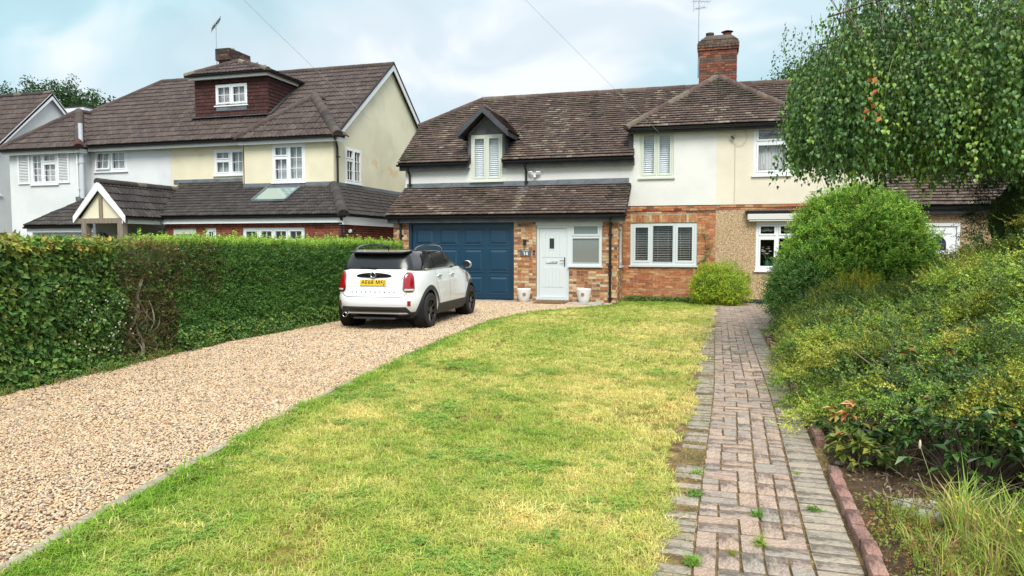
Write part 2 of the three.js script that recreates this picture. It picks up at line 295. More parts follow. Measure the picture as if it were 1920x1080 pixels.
// bricks of a wall: frame {o,u,n}, outline with holes in (u,v)
function wallBricks(o, u, n, polys, { pal = PAL.buffBrick, L = 0.225, H = 0.075, proud = 0.006, j = 0.01, headers = 0.25, depth = 0.05, rag = 1, v0 = 0, v1 = 9 } = {}) {
  o = V(...o); u = V(...u); n = V(...n); const up = V(0, 1, 0), items = [], B = new THREE.Matrix4().makeBasis(u, up, n); let r = 0;
  for (let v = v0; v < v1; v += H, r++) {
    for (const [a, b] of spans(polys, v + H / 2)) {
      let x = a - (r % 2 ? L / 2 : 0);
      while (x < b - 0.004) {
        const w = rnd() < headers ? L / 2 : L, x0 = Math.max(a, x), x1 = Math.min(b, x + w); x += w; if (x1 - x0 < 0.03) continue;
        const c = o.clone().addScaledVector(u, (x0 + x1) / 2).addScaledVector(up, v + H / 2).addScaledVector(n, proud + R(-0.0025, 0.0025) * rag - depth / 2);
        const m = B.clone().setPosition(c); m.multiply(new THREE.Matrix4().makeRotationZ(R(-0.006, 0.006) * rag)); m.scale(V(x1 - x0 - j, H - j * R(0.85, 1.15), depth));
        items.push({ geo: pick(tileBox), m, p: c, k: pick(pal), uo: [R(0, 1), R(0, 1)] });
      }
    }
  }
  return items;
}
// wall slab: outline and holes in (u, v), outer face through o
function wall(o, u, n, outline, holes = [], t = 0.2) {
  const s = new THREE.Shape(outline.map(([a, b]) => new THREE.Vector2(a, b))); for (const h of holes) s.holes.push(new THREE.Path(h.map(([a, b]) => new THREE.Vector2(a, b))));
  const g = new THREE.ExtrudeGeometry(s, { depth: t, bevelEnabled: false }); g.translate(0, 0, -t);
  g.applyMatrix4(new THREE.Matrix4().makeBasis(V(...u), V(0, 1, 0), V(...n)).setPosition(V(...o))); return boxUV(g);
}
const rect = (a, b, c, d) => [[a, c], [b, c], [b, d], [a, d]];
const FX = [1, 0, 0], FZ = [0, 0, 1], SX = [0, 0, -1], NX = [1, 0, 0]; // front walls: u = FX, n = FZ; walls that face +x: u = SX, n = NX
const ridgeGeo = (() => { const g = new THREE.CylinderGeometry(0.13, 0.135, 1, 10, 1, false, Math.PI * 0.42, Math.PI * 1.16); g.rotateX(Math.PI / 2); return boxUV(g); })();
function ridge(a, b, parent, pal, s = 1, len = 0.4) {
  const A = V(...a), D = V(...b).sub(A), n = Math.max(1, Math.round(D.length() / len)), l = D.length() / n; D.normalize();
  const side = V(0, 1, 0).cross(D).normalize(), up = D.clone().cross(side), base = rootOf(parent).position;
  for (let i = 0; i < n; i++) {
    const me = addMesh('ridge_tile', ridgeGeo, pick(pal).m, parent), m = new THREE.Matrix4().makeBasis(side, up, D).setPosition(A.clone().addScaledVector(D, (i + 0.5) * l).addScaledVector(up, -0.045 * s + R(0, 0.008)).sub(base));
    m.multiply(new THREE.Matrix4().makeRotationFromEuler(new THREE.Euler(R(-0.02, 0.02) - 0.015, R(-0.02, 0.02), R(-0.03, 0.03)))); m.scale(V(s, s, l + 0.02)); m.decompose(me.position, me.quaternion, me.scale);
  }
}
function gutter(a, b, house, m = M.black, r = 0.058, name = 'gutter') {
  const A = V(...a), B = V(...b), D = B.clone().sub(A), L = D.length(), gs = []; D.normalize();
  const s = new THREE.Shape(); s.absarc(0, 0, r, Math.PI, 0, false); s.absarc(0, 0, r - 0.008, 0, Math.PI, true);
  const g = new THREE.ExtrudeGeometry(s, { depth: L, bevelEnabled: false, curveSegments: 10 }); const sd = V(0, 1, 0).cross(D).normalize();
  g.applyMatrix4(new THREE.Matrix4().makeBasis(sd, V(0, 1, 0), D).setPosition(A)); gs.push(g);
  for (let d = 0.4; d < L; d += 1.1) { const p = A.clone().addScaledVector(D, d), k = new THREE.SphereGeometry(r + 0.006, 8, 4, 0, Math.PI * 2, Math.PI / 2, Math.PI / 2); k.scale(1, 1.05, 1); k.applyMatrix4(new THREE.Matrix4().makeBasis(sd, V(0, 1, 0), D).setPosition(p)); gs.push(k); }
  return put(name, gs.map((q) => { q.deleteAttribute('uv'); return q; }), m, house);
}
function downpipe(pts, house, m = M.black, r = 0.036) {
  const gs = [tube(pts, r, pts.length * 8, 9, 0.2)], a = V(...pts[pts.length - 2]), b = V(...pts[pts.length - 1]), L = a.distanceTo(b);
  for (let d = 0.25; d < L; d += 0.9) { const p = a.clone().lerp(b, d / L); const k = new THREE.CylinderGeometry(r + 0.012, r + 0.012, 0.05, 10); k.translate(p.x, p.y, p.z); gs.push(k); gs.push(bx(p.x - 0.07, p.x + 0.07, p.y - 0.015, p.y + 0.015, p.z - 0.05, p.z - 0.02)); }
  return put('downpipe', gs, m, house);
}
/* window: o = lower left corner on the wall face; lights = [[x0, x1, y0, y1, {bars, open}]] in fractions;
   behind: 'venetian', 'slats', 'net', 'drape' or none */
function windowUnit(house, o, u, n, w, h, lights, { frame = M.upvc, ft = 0.06, sash = 0.042, recess = 0.05, behind, sill = true, pane = M.glass, lead = false, name = 'window' } = {}) {
  const g = sub(name, house), base = house.position, X = new THREE.Matrix4().makeBasis(V(...u), V(0, 1, 0), V(...n)).setPosition(V(...o).sub(base));
  const L = (nm, geos, m) => { const q = Array.isArray(geos) ? merge(geos) : geos; q.applyMatrix4(X); return addMesh(nm, q, m, g); };
  const z1 = -recess, z0 = z1 - 0.07, fr = [bx(0, ft, 0, h, z0, z1), bx(w - ft, w, 0, h, z0, z1), bx(ft, w - ft, 0, ft, z0, z1), bx(ft, w - ft, h - ft, h, z0, z1)];
  const cx = new Set(), cy = new Set(); const ix = (t) => ft + t * (w - 2 * ft), iy = (t) => ft + t * (h - 2 * ft), mw = ft * 0.42;
  const col = {}; for (const [a, b, c, d] of lights) if (a > 0) { const e = col[a] ??= [1, 0]; e[0] = Math.min(e[0], c); e[1] = Math.max(e[1], d); }
  for (const a in col) { const [c, d] = col[a]; fr.push(bx(ix(+a) - mw, ix(+a) + mw, iy(c) - (c > 0 ? mw * 0.9 : 0), iy(d) + (d < 1 ? mw * 0.9 : 0), z0 + 0.002, z1 - 0.003)); }
  for (const [a, b, c] of lights) if (c > 0) fr.push(bx(ix(a) + (a > 0 ? mw : 0), ix(b) - (b < 1 ? mw : 0), iy(c) - mw, iy(c) + mw, z0 + 0.003, z1 - 0.005));
  L('frame', fr, frame);
  for (const [a, b, c, d, o2 = {}] of lights) {
    const x0 = ix(a) + (a > 0 ? mw : 0) + 0.003, x1 = ix(b) - (b < 1 ? mw : 0) - 0.003, y0 = iy(c) + (c > 0 ? mw : 0) + 0.003, y1 = iy(d) - (d < 1 ? mw : 0) - 0.003, s = o2.fixed ? 0.014 : sash;
    const sa = [bx(x0, x0 + s, y0, y1, z1 - 0.05, z1 + 0.012), bx(x1 - s, x1, y0, y1, z1 - 0.05, z1 + 0.012), bx(x0 + s, x1 - s, y0, y0 + s, z1 - 0.05, z1 + 0.012), bx(x0 + s, x1 - s, y1 - s, y1, z1 - 0.05, z1 + 0.012)];
    const [nx, ny] = o2.bars ?? [1, 1], gb = 0.009;
    for (let i = 1; i < nx; i++) { const x = lerp(x0 + s, x1 - s, i / nx); sa.push(bx(x - gb, x + gb, y0 + s, y1 - s, z1 - 0.034, z1 - 0.008)); }
    for (let i = 1; i < ny; i++) { const y = lerp(y0 + s, y1 - s, i / ny); sa.push(bx(x0 + s, x1 - s, y - gb, y + gb, z1 - 0.035, z1 - 0.009)); }
    if (lead && o2.came) for (const [p, q] of o2.came) { const A = [lerp(x0 + s, x1 - s, p[0]), lerp(y0 + s, y1 - s, p[1]), z1 - 0.015], B = [lerp(x0 + s, x1 - s, q[0]), lerp(y0 + s, y1 - s, q[1]), z1 - 0.015]; (o2.cg ??= []).push(rod(A, B, 0.006, 0.006, 5)); }
    let sg = merge(sa), pg = boxUV(new THREE.PlaneGeometry(x1 - x0 - 2 * s, y1 - y0 - 2 * s)); pg.translate((x0 + x1) / 2, (y0 + y1) / 2, z1 - 0.022);
    if (o2.open) { const q = new THREE.Matrix4().makeTranslation(0, y1, z1).multiply(new THREE.Matrix4().makeRotationX(-o2.open)).multiply(new THREE.Matrix4().makeTranslation(0, -y1, -z1)); sg.applyMatrix4(q); pg.applyMatrix4(q); }
    L('sash', sg, frame); L('pane', pg, pane);
    if (o2.cg) L('leading', o2.cg, M.lead);
    const bz = z1 - 0.12;
    if (behind === 'venetian' || behind === 'slats') {
      const sl = [], pitch = behind === 'slats' ? 0.052 : 0.06, tl = behind === 'slats' ? 0.12 : 1.05, dpt = behind === 'slats' ? 0.05 : 0.062;
      for (let y = y0 + 0.02; y < y1 - 0.01; y += pitch) { const q = new THREE.BoxGeometry(x1 - x0 - 0.02, 0.0035, dpt); q.rotateX(tl + R(-0.03, 0.03)); q.translate((x0 + x1) / 2, y, bz - 0.03); sl.push(q); }
      for (const t of [0.25, 0.75]) sl.push(rod([lerp(x0, x1, t), y0, bz + 0.004], [lerp(x0, x1, t), y1, bz + 0.004], 0.002, 0.002, 4));
      L('blind', sl, behind === 'slats' ? M.slatPale : M.blindWhite);
    } else if (behind === 'net' || behind === 'drape' || behind === 'voile') {
      const pn = (a2, b2) => { const q = new THREE.PlaneGeometry(b2 - a2, y1 - y0, 40, 1), p = q.attributes.position; for (let i = 0; i < p.count; i++) p.setZ(i, 0.018 * Math.sin((p.getX(i) + a2) * 75) + 0.01 * Math.sin(p.getX(i) * 31)); q.translate((a2 + b2) / 2, (y0 + y1) / 2, bz - 0.03); q.computeVertexNormals(); return q; };
      L('curtain', behind === 'drape' ? pn(x0, lerp(x0, x1, 0.3)) : pn(x0, x1), behind === 'voile' ? M.netGrey : M.net);
    }
  }
  if (sill) L('sill', boxUV(bx(-0.04, w + 0.04, -0.045, -0.003, z0, 0.055)), frame);
  return g;
}
M.slatPale = mat([0.62, 0.62, 0.58], { rough: 0.5 });
// ---------------------------------------------------------------- ground
{
  struct('ground', (() => { const g = new THREE.PlaneGeometry(900, 900); g.rotateX(-Math.PI / 2); g.translate(0, -0.06, -150); return boxUV(g); })(), mat([0.20, 0.22, 0.09], { rough: 1, map: T.turf }));
}
// ================================================================ the house with the blue garage door
M.frosted = mat([0.2, 0.215, 0.2], { rough: 0.08, phys: { clearcoat: 1 } });
const house = thing('semi_detached_house', 'white and brick semi with blue garage door, dark tiled roof and pale front door', 'house', [-4.8, 0, -21]);
const hTiles = [], hBricks = [];
{
  // --- ground floor extension: garage and porch, outer face z = -20
  const ext = [[-9.5, 0], [-2.62, 0], [-2.62, 2.42], [-9.5, 2.42]], holeG = rect(-9.0, -5.66, 0, 2.36), holeD = [[-4.98, 0], [-4.02, 0], [-4.02, 1.04], [-3.07, 1.04], [-3.07, 2.32], [-4.98, 2.32]];
  const ow = [[-9.5, -0.05], [-9.0, -0.05], [-9.0, 2.36], [-5.66, 2.36], [-5.66, -0.05], [-4.98, -0.05], [-4.98, 2.32], [-3.07, 2.32], [-3.07, 1.04], [-4.02, 1.04], [-4.02, -0.05], [-2.63, -0.05], [-2.63, 2.42], [-9.5, 2.42]];
  const w1 = put('wall', wall([0, 0, -20.006], FX, FZ, ow, [], 0.22), M.mortar, house);
  hBricks.push({ items: wallBricks([0, 0, -20.006], FX, FZ, [ow], { pal: PAL.buffBrick, headers: 0.42 }), parent: w1 });
  const sideWin = rect(20.34, 20.92, 1.04, 2.2), sideOut = [[20.0, -0.05], [21.05, -0.05], [21.05, 3.3], [20.0, 2.42]];
  const w2 = put('wall', wall([-2.626, 0, 0], SX, NX, [[20.04, -0.05], [21.05, -0.05], [21.05, 3.3], [20.04, 2.42]], [sideWin], 0.22), M.mortar, house);
  hBricks.push({ items: wallBricks([-2.626, 0, 0], SX, NX, [sideOut, sideWin], { pal: PAL.buffBrick, headers: 0.4, rag: 0.6 }), parent: w2 });
  put('wall', wall([-9.32, 0, 0], SX, NX, [[20.23, -0.05], [26.8, -0.05], [26.8, 4.15], [25.2, 5.45], [22.6, 5.45], [21.06, 4.15], [21.06, 3.3], [20.23, 2.4]], [], 0.18), M.white, house);
  // --- main brick wall at z = -21.05 and its window
  const mw = [[-2.62, -0.05], [0, -0.05], [0, 2.76], [-2.62, 2.76]], mh = rect(-2.39, -0.5, 1.05, 2.29);
  const w3 = put('wall', wall([0, 0, -21.056], FX, FZ, mw, [mh], 0.22), M.mortar, house);
  const soldierTop = 2.29 + 0.225;
  const mainPolys = [mw, rect(-2.39, -0.5, 1.05, soldierTop)];
  hBricks.push({ items: wallBricks([0, 0, -21.056], FX, FZ, mainPolys, { pal: PAL.orangeBrick, headers: 0.12, j: 0.009, v1: 2.55 }), parent: w3 });
  { // soldier course over the window, string courses at the top of the brickwork
    const it = []; for (let x = -2.39; x < -0.51; x += 0.0756) { const m = new THREE.Matrix4().makeTranslation(x + 0.0378, 2.29 + 0.112, -21.056 - 0.018 + R(0, 0.003)); m.scale(V(0.067, 0.214, 0.05)); it.push({ geo: pick(tileBox), m, p: V(x, 2.4, -21.05), k: pick(PAL.buffBrick.slice(0, 4)), uo: [R(0, 1), R(0, 1)] }); }
    hBricks.push({ items: it, parent: w3 });
    const b2 = []; for (let r = 0; r < 3; r++) for (let x = -2.62 + (r % 2) * 0.112; x < -0.02; x += 0.225) { const x1 = Math.min(0, x + 0.216), out = [0.006, 0.03, 0.012][r]; const m = new THREE.Matrix4().makeTranslation((x + x1) / 2, 2.555 + r * 0.07 + 0.032, -21.056 - 0.03 + out); m.scale(V(x1 - x, 0.062, 0.06)); b2.push({ geo: pick(tileBox), m, p: V(x, 2.6, -21.05), k: pick(r === 1 ? PAL.redBrick.slice(0, 3).concat(PAL.orangeBrick) : PAL.buffBrick), uo: [R(0, 1), R(0, 1)] }); }
    hBricks.push({ items: b2, parent: w3 });
  }
  // --- white rendered upper wall, notched for the dormer window
  const up = [[-9.55, 2.78], [0, 2.78], [0, 4.98], [-2.33, 4.98], [-2.33, 4.2], [-6.31, 4.2], [-6.31, 3.62], [-7.32, 3.62], [-7.32, 4.2], [-9.55, 4.2]];
  put('upper_wall', wall([0, 0, -21.035], FX, FZ, up, [rect(-2.15, -1.18, 3.59, 4.92)], 0.22), M.white, house);
  put('back_wall', [bx(-9.5, 0, 0, 4.9, -26.8, -26.6), bx(-9.2, -0.1, 0.02, 4.9, -23.2, -23.05)], M.room, house);
  // --- main roof
  const notchL = -7.34, notchR = -6.29;
  const main = [[-9.72, 4.2, -20.8], [-2.3, 4.2, -20.8], [-2.3, 5.0, -21.8], [-0.02, 6.69, -23.9], [-7.9, 6.69, -23.9], [-9.72, 5.66, -22.62]];
  const yz = (y) => -20.8 - (y - 4.2) / (2.49 / 3.1);
  const mainNotched = [[-9.72, 4.2, -20.8], [notchL, 4.2, -20.8], [notchL, 5.1, yz(5.1)], [notchR, 5.1, yz(5.1)], [notchR, 4.2, -20.8], ...main.slice(1)];
  const roof = put('roof', [slab(mainNotched, 0.06), slab([[-9.72, 5.66, -25.18], [-9.72, 5.66, -22.62], [-7.9, 6.69, -23.9]], 0.06), slab([[0, 4.2, -27], [-9.72, 4.2, -27], [-9.72, 5.66, -25.18], [-7.9, 6.69, -23.9], [0, 6.69, -23.9]], 0.06)], M.underlay, house);
  hTiles.push({ items: slopeTiles(mainNotched, { skip: (p) => p.x > -7.62 && p.x < -6.0 && p.y < 5.78 - Math.abs(p.x + 6.82) * 0.95 && p.y > 4.85 }), parent: roof });
  hTiles.push({ items: slopeTiles([[-9.72, 5.66, -25.18], [-9.72, 5.66, -22.62], [-7.9, 6.69, -23.9]]), parent: roof });
  ridge([-7.9, 6.72, -23.9], [-0.6, 6.72, -23.9], roof, PAL.clayTile.concat(PAL.paleTile.slice(1, 2)), 0.85);
  ridge([-9.74, 5.68, -22.6], [-7.88, 6.72, -23.88], roof, PAL.clayTile, 0.8);
  // --- front wing roof shared with the other half
  const wing = put('roof', [slab([[-2.5, 5.0, -20.8], [0, 5.0, -20.8], [0, 6.76, -22.95]], 0.06), slab([[-2.5, 5.0, -21.8], [-2.5, 5.0, -20.8], [0, 6.76, -22.95], [0, 6.76, -23.98]], 0.06)], M.underlay, house);
  hTiles.push({ items: slopeTiles([[-2.5, 5.0, -20.8], [0, 5.0, -20.8], [0, 6.76, -22.95]], { w: 2.5 / 15 }), parent: wing });
  hTiles.push({ items: slopeTiles([[-2.5, 5.0, -21.8], [-2.5, 5.0, -20.8], [0, 6.76, -22.95], [0, 6.76, -23.98]]), parent: wing });
  ridge([-2.53, 5.02, -20.77], [-0.04, 6.78, -22.93], wing, PAL.clayTile.concat(PAL.paleTile.slice(1, 2)), 0.9);
  // --- lean-to roof over garage and porch
  const lean = [[-9.66, 2.52, -19.75], [-2.38, 2.52, -19.75], [-2.38, 3.42, -21.03], [-9.56, 3.42, -21.03]];
  const lt = put('porch_roof', slab(lean, 0.07), M.underlay, house);
  hTiles.push({ items: slopeTiles(lean, { gauge: 0.125, pale: (p) => (Math.abs(p.x + 5.62 - (p.z + 20.4) * 0.05) < 0.12 && rnd() < 0.75) || rnd() < 0.02 }), parent: lt });
  // lead flashing where the lean-to meets the wall, with the slates under the downpipes
  put('flashing', [bx(-9.5, -6.9, 3.42, 3.585, -21.03, -21.012), bx(-6.895, -4.6, 3.42, 3.59, -21.03, -21.01), bx(-4.595, -2.45, 3.42, 3.6, -21.03, -21.013), bar([-9.52, 3.44, -21.0], [-2.4, 3.44, -21.0], 0.16, 0.012)], M.lead, house);
  put('lead_slate', [bar([-9.38, 3.405, -20.96], [-9.38, 3.24, -20.72], 0.3, 0.012), bar([-5.55, 3.405, -20.96], [-5.55, 3.24, -20.72], 0.28, 0.012)], M.leadLight, house);
  // fascias and gutters
  put('fascia', [bx(-9.62, -2.4, 2.3, 2.475, -19.86, -19.83), bx(-9.62, -9.59, 2.3, 2.475, -20.3, -19.86)], M.slate, house);
  put('soffit', [bx(-9.6, -2.42, 2.4, 2.418, -20.0, -19.862)], M.slate, house);
  gutter([-9.68, 2.48, -19.77], [-2.36, 2.48, -19.77], house);
  put('fascia', [bx(-9.68, -7.37, 3.98, 4.15, -20.88, -20.85), bx(-6.26, -2.3, 3.98, 4.15, -20.88, -20.85), bx(-2.32, -2.29, 3.98, 4.15, -21.03, -20.881)], M.slate, house);
  put('soffit', [bx(-9.66, -7.37, 4.0, 4.02, -21.03, -20.882), bx(-6.26, -2.33, 4.0, 4.02, -21.03, -20.882)], M.slate, house);
  gutter([-9.74, 4.165, -20.78], [-7.38, 4.165, -20.78], house); gutter([-6.25, 4.165, -20.78], [-2.28, 4.165, -20.78], house);
  put('fascia', [bx(-2.45, 0, 4.83, 4.97, -20.88, -20.85), bx(-2.46, -2.43, 4.83, 4.97, -21.8, -20.881)], M.slate, house);
  put('soffit', [bx(-2.44, 0, 4.86, 4.88, -21.03, -20.882)], M.slate, house);
  gutter([-2.52, 4.97, -20.76], [0, 4.97, -20.76], house);
  put('cladding', [bx(-2.46, -2.335, 4.12, 4.86, -21.06, -21.03), bx(-2.46, -2.43, 4.1, 4.86, -21.8, -21.061)], M.slate, house);
  downpipe([[-9.38, 4.12, -20.8], [-9.38, 4.0, -20.84], [-9.38, 3.88, -20.95], [-9.38, 3.8, -20.98], [-9.38, 3.36, -20.98]], house);
  downpipe([[-5.55, 4.12, -20.8], [-5.55, 4.0, -20.84], [-5.55, 3.88, -20.95], [-5.55, 3.8, -20.98], [-5.55, 3.36, -20.98]], house);
  downpipe([[-2.83, 2.43, -19.79], [-2.83, 2.36, -19.82], [-2.83, 2.26, -19.93], [-2.83, 2.18, -19.955], [-2.83, 0.03, -19.955]], house);
  downpipe([[-9.24, 2.43, -19.79], [-9.24, 2.36, -19.82], [-9.24, 2.26, -19.93], [-9.24, 2.18, -19.955], [-9.24, 0.03, -19.955]], house);
  // --- dormer
  const dm = sub('dormer', house), gx = -6.82, hw = 0.78, gy = 5.80, ey = 5.06;
  const leftS = [[gx - hw, ey, -22.3], [gx - hw, ey, -20.62], [gx, gy, -20.62], [gx, gy, -22.85]], rightS = [[gx + hw, ey, -20.62], [gx + hw, ey, -22.3], [gx, gy, -22.85], [gx, gy, -20.62]];
  put('dormer_roof', [slab(leftS, 0.05), slab(rightS, 0.05)], M.underlay, dm);
  hTiles.push({ items: slopeTiles(leftS, { w: 0.16, gauge: 0.11 }).concat(slopeTiles(rightS, { w: 0.16, gauge: 0.11 })), parent: dm });
  ridge([gx, gy + 0.03, -20.6], [gx, gy + 0.03, -22.7], dm, PAL.clayTile, 0.65);
  for (const s of [-1, 1]) { // barge boards and eaves of the dormer
    const e = [gx + s * (hw + 0.02), ey - 0.1, -20.6], t = [gx, gy - 0.1, -20.6];
    const sh = new THREE.Shape([[e[0], e[1] - 0.06], [e[0], e[1] + 0.13], [gx, gy + 0.03], [gx, gy - 0.16]].map(([a, b]) => new THREE.Vector2(a, b)));
    const g = new THREE.ExtrudeGeometry(sh, { depth: 0.035, bevelEnabled: false }); g.translate(0, 0, -20.605); put('barge_board', boxUV(g), M.slate, dm);
    put('eave_board', bx(gx + s * hw - 0.02, gx + s * hw + 0.02, ey - 0.15, ey - 0.01, -22.1, -20.61), M.slate, dm);
    put('cheek', (() => { const x = gx + s * 0.58; return wall([x + (s > 0 ? 0.03 : 0), 0, 0], SX, NX, [[20.98, 4.1], [21.0, 5.0], [21.9, 5.0]], [], 0.03); })(), M.slate, dm);
  }
  const gf = [[-7.4, 4.2], [-7.32, 4.2], [-7.32, 5.03], [-6.31, 5.03], [-6.31, 4.2], [-6.24, 4.2], [-6.24, 5.08], [gx, 5.64], [-7.4, 5.08]];
  put('gable_board', wall([0, 0, -20.99], FX, FZ, gf, [], 0.05), mat([0.18, 0.185, 0.195], { rough: 0.7, map: T.mottle }), dm);
  windowUnit(house, [-7.32, 3.62, -21.0], FX, FZ, 1.01, 1.41, [[0, 0.5, 0, 1], [0.5, 1, 0, 1]], { frame: M.sage, ft: 0.065, sash: 0.05, behind: 'venetian', recess: 0.0 });
  windowUnit(house, [-2.15, 3.59, -21.035], FX, FZ, 0.97, 1.33, [[0, 0.5, 0, 1], [0.5, 1, 0, 1]], { frame: M.sage, ft: 0.06, sash: 0.05, behind: 'venetian', recess: 0.03 });
  windowUnit(house, [-2.39, 1.05, -21.05], FX, FZ, 1.89, 1.24, [[0, 0.3, 0, 1], [0.3, 0.68, 0, 1, { fixed: 1 }], [0.68, 1, 0, 1]], { frame: M.paleGrey, ft: 0.075, sash: 0.06, behind: 'slats', recess: 0.03 });
  windowUnit(house, [-2.62, 1.04, -20.34], SX, NX, 0.58, 1.16, [[0, 1, 0, 1]], { frame: M.paleGrey, recess: 0.02 });
  // --- front door with side light, pale grey frame
  const df = sub('front_door', house), z = -20.03;
  put('frame', [bx(-4.97, -4.91, 0.12, 2.3, z - 0.08, z), bx(-4.08, -4.0, 0.12, 2.3, z - 0.08, z), bx(-4.91, -4.08, 2.12, 2.3, z - 0.08, z - 0.002), bx(-5.0, -3.05, 2.21, 2.335, z + 0.001, z + 0.045), bx(-4.99, -4.02, 0.06, 0.12, z - 0.08, z + 0.05)], M.paleGrey, df);
  const dl = sub('door_leaf', df);
  {
    const gs = [rbx(-4.905, -4.085, 0.125, 2.115, z - 0.07, z - 0.02, 0.006)], x0 = -4.82, x1 = -4.2;
    for (const [ya, yb] of [[0.42, 1.0], [1.28, 1.98]]) { for (let i = 0; i < 6; i++) { const a = lerp(x0, x1, i / 6), b = lerp(x0, x1, (i + 1) / 6); if (ya > 1 && (i === 2 || i === 3)) { gs.push(rbx(a + 0.004, b - 0.004, ya, 1.50, z - 0.025, z - 0.012, 0.003, 1), rbx(a + 0.004, b - 0.004, 1.86, yb, z - 0.025, z - 0.012, 0.003, 1)); } else gs.push(rbx(a + 0.004, b - 0.004, ya, yb, z - 0.025, z - 0.012, 0.003, 1)); } }
    put('door_leaf', gs, M.paleGrey, dl);
    put('pane', bx(-4.6, -4.46, 1.53, 1.83, z - 0.02, z - 0.012), mat([0.03, 0.035, 0.04], { rough: 0.08 }), dl);
    put('bead', [bx(-4.63, -4.6, 1.5, 1.86, z - 0.02, z - 0.006), bx(-4.46, -4.43, 1.5, 1.86, z - 0.02, z - 0.006), bx(-4.6, -4.46, 1.5, 1.53, z - 0.02, z - 0.006), bx(-4.6, -4.46, 1.83, 1.86, z - 0.02, z - 0.006)], M.paleGrey, dl);
  }
  put('letterbox', [rbx(-4.70, -4.36, 1.115, 1.185, z - 0.015, z + 0.004, 0.008), rbx(-4.68, -4.38, 1.13, 1.17, z + 0.002, z + 0.014, 0.008)], M.chrome, df);
  put('handle', [rbx(-4.165, -4.135, 1.02, 1.29, z - 0.015, z + 0.004, 0.008), rod([-4.15, 1.185, z], [-4.15, 1.185, z + 0.05], 0.01), rod([-4.15, 1.185, z + 0.048], [-4.28, 1.185, z + 0.048], 0.011), rod([-4.15, 1.1, z], [-4.15, 1.1, z + 0.012], 0.013)], M.darkWood, df);
  put('step', [bx(-5.02, -3.99, -0.03, 0.06, -20.1, -19.94)], M.oak, house);
  windowUnit(house, [-4.0, 1.05, -20.0], FX, FZ, 0.92, 1.24, [[0, 1, 0, 0.68, { fixed: 1 }], [0, 1, 0.68, 1]], { frame: M.paleGrey, ft: 0.065, sash: 0.05, recess: 0.03, pane: M.frosted });
  // --- garage door, three rows of four raised panels
  const gd = sub('garage_door', house), zg = -20.06;
  put('frame', [bx(-8.995, -8.91, 0, 2.35, zg - 0.08, zg + 0.04), bx(-5.75, -5.665, 0, 2.35, zg - 0.08, zg + 0.04), bx(-8.91, -5.75, 2.26, 2.35, zg - 0.08, zg + 0.038)], M.navyTrim, gd);
  put('door_leaf', bx(-8.905, -5.755, 0.02, 2.255, zg - 0.07, zg - 0.03), M.navy, gd);
  const cw = (8.905 - 5.755) / 4;
  for (const [ya, yb] of [[1.66, 2.1], [0.86, 1.5], [0.2, 0.7]]) for (let i = 0; i < 4; i++) {
    const a = -8.905 + i * cw + 0.11, b = a + cw - 0.22, s = new THREE.Shape(rect(a, b, ya, yb).map((p) => new THREE.Vector2(...p)));
    const rim = new THREE.Shape(rect(a - 0.03, b + 0.03, ya - 0.03, yb + 0.03).map((p) => new THREE.Vector2(...p))); rim.holes.push(new THREE.Path(rect(a - 0.006, b + 0.006, ya - 0.006, yb + 0.006).map((p) => new THREE.Vector2(...p))));
    const g1 = new THREE.ExtrudeGeometry(rim, { depth: 0.006, bevelThickness: 0.006, bevelSize: 0.008, bevelSegments: 2 }); g1.translate(0, 0, zg - 0.03);
    const s2 = new THREE.Shape(rect(a + 0.07, b - 0.07, ya + 0.07, yb - 0.07).map((p) => new THREE.Vector2(...p)));
    const g2 = new THREE.ExtrudeGeometry(s2, { depth: 0.001, bevelThickness: 0.02, bevelSize: 0.05, bevelSegments: 1 }); g2.translate(0, 0, zg - 0.03);
    put('panel', [g1, g2], M.navy, gd);
  }
  put('seam', [bx(-7.335, -7.325, 0.03, 2.25, zg - 0.03, zg - 0.026), bx(-8.9, -5.76, 0.04, 0.1, zg - 0.03, zg - 0.02)], M.navyTrim, gd);
  put('handle', [rod([-7.32, 0.78, zg - 0.03], [-7.32, 0.78, zg + 0.03], 0.014), bx(-7.37, -7.27, 0.77, 0.79, zg + 0.02, zg + 0.035)], M.chrome, gd);
  // --- chimney on the party wall
  const ch = sub('chimney', house), c0 = -0.58, c1 = 0.56, cz0 = -23.55, cz1 = -24.35;
  const body = put('chimney_stack', [bx(c0 + 0.006, c1 - 0.006, 6.2, 7.75, cz1 + 0.006, cz0 - 0.006), bx(c0 - 0.02, c1 + 0.02, 7.75, 8.02, cz1 - 0.02, cz0 + 0.02)], mat([0.22, 0.16, 0.12], { rough: 1, map: T.mottle }), ch);
  const cb = [];
  const course = (y, grow, pal) => { for (const [o, u, n, a, b] of [[[0, 0, cz0 + grow], FX, FZ, c0 - grow, c1 + grow], [[c1 + grow, 0, 0], SX, NX, -cz0 - grow, -cz1 + grow], [[c0 - grow, 0, 0], [0, 0, 1], [-1, 0, 0], cz1 - grow, cz0 + grow]]) cb.push(...wallBricks(o, u, n, [rect(a, b, y - 0.01, y + 0.09)], { pal, v0: y, v1: y + 0.07, headers: 0.3, proud: 0.004 })); };
  for (let k = 0; k < 20; k++) course(6.25 + k * 0.075, 0, rnd() < 0.2 ? PAL.clayTile : PAL.oldBrick);
  course(7.75, 0.035, PAL.oldBrick); course(7.825, 0.06, PAL.clayTile); course(7.9, 0.06, PAL.clayTile); course(7.975, 0.03, PAL.clayTile); course(8.05, -0.05, PAL.clayTile);
  hBricks.push({ items: cb, parent: body });
  const cap = new THREE.CylinderGeometry(0.42, 0.62, 0.16, 4, 1); cap.rotateY(Math.PI / 4); cap.scale(1.25, 1, 0.85); cap.translate(0, 8.16, -23.95);
  put('flaunching', boxUV(cap), mat([0.16, 0.13, 0.10], { rough: 1, map: T.mottle, bump: T.fine, bs: 0.02 }), ch);
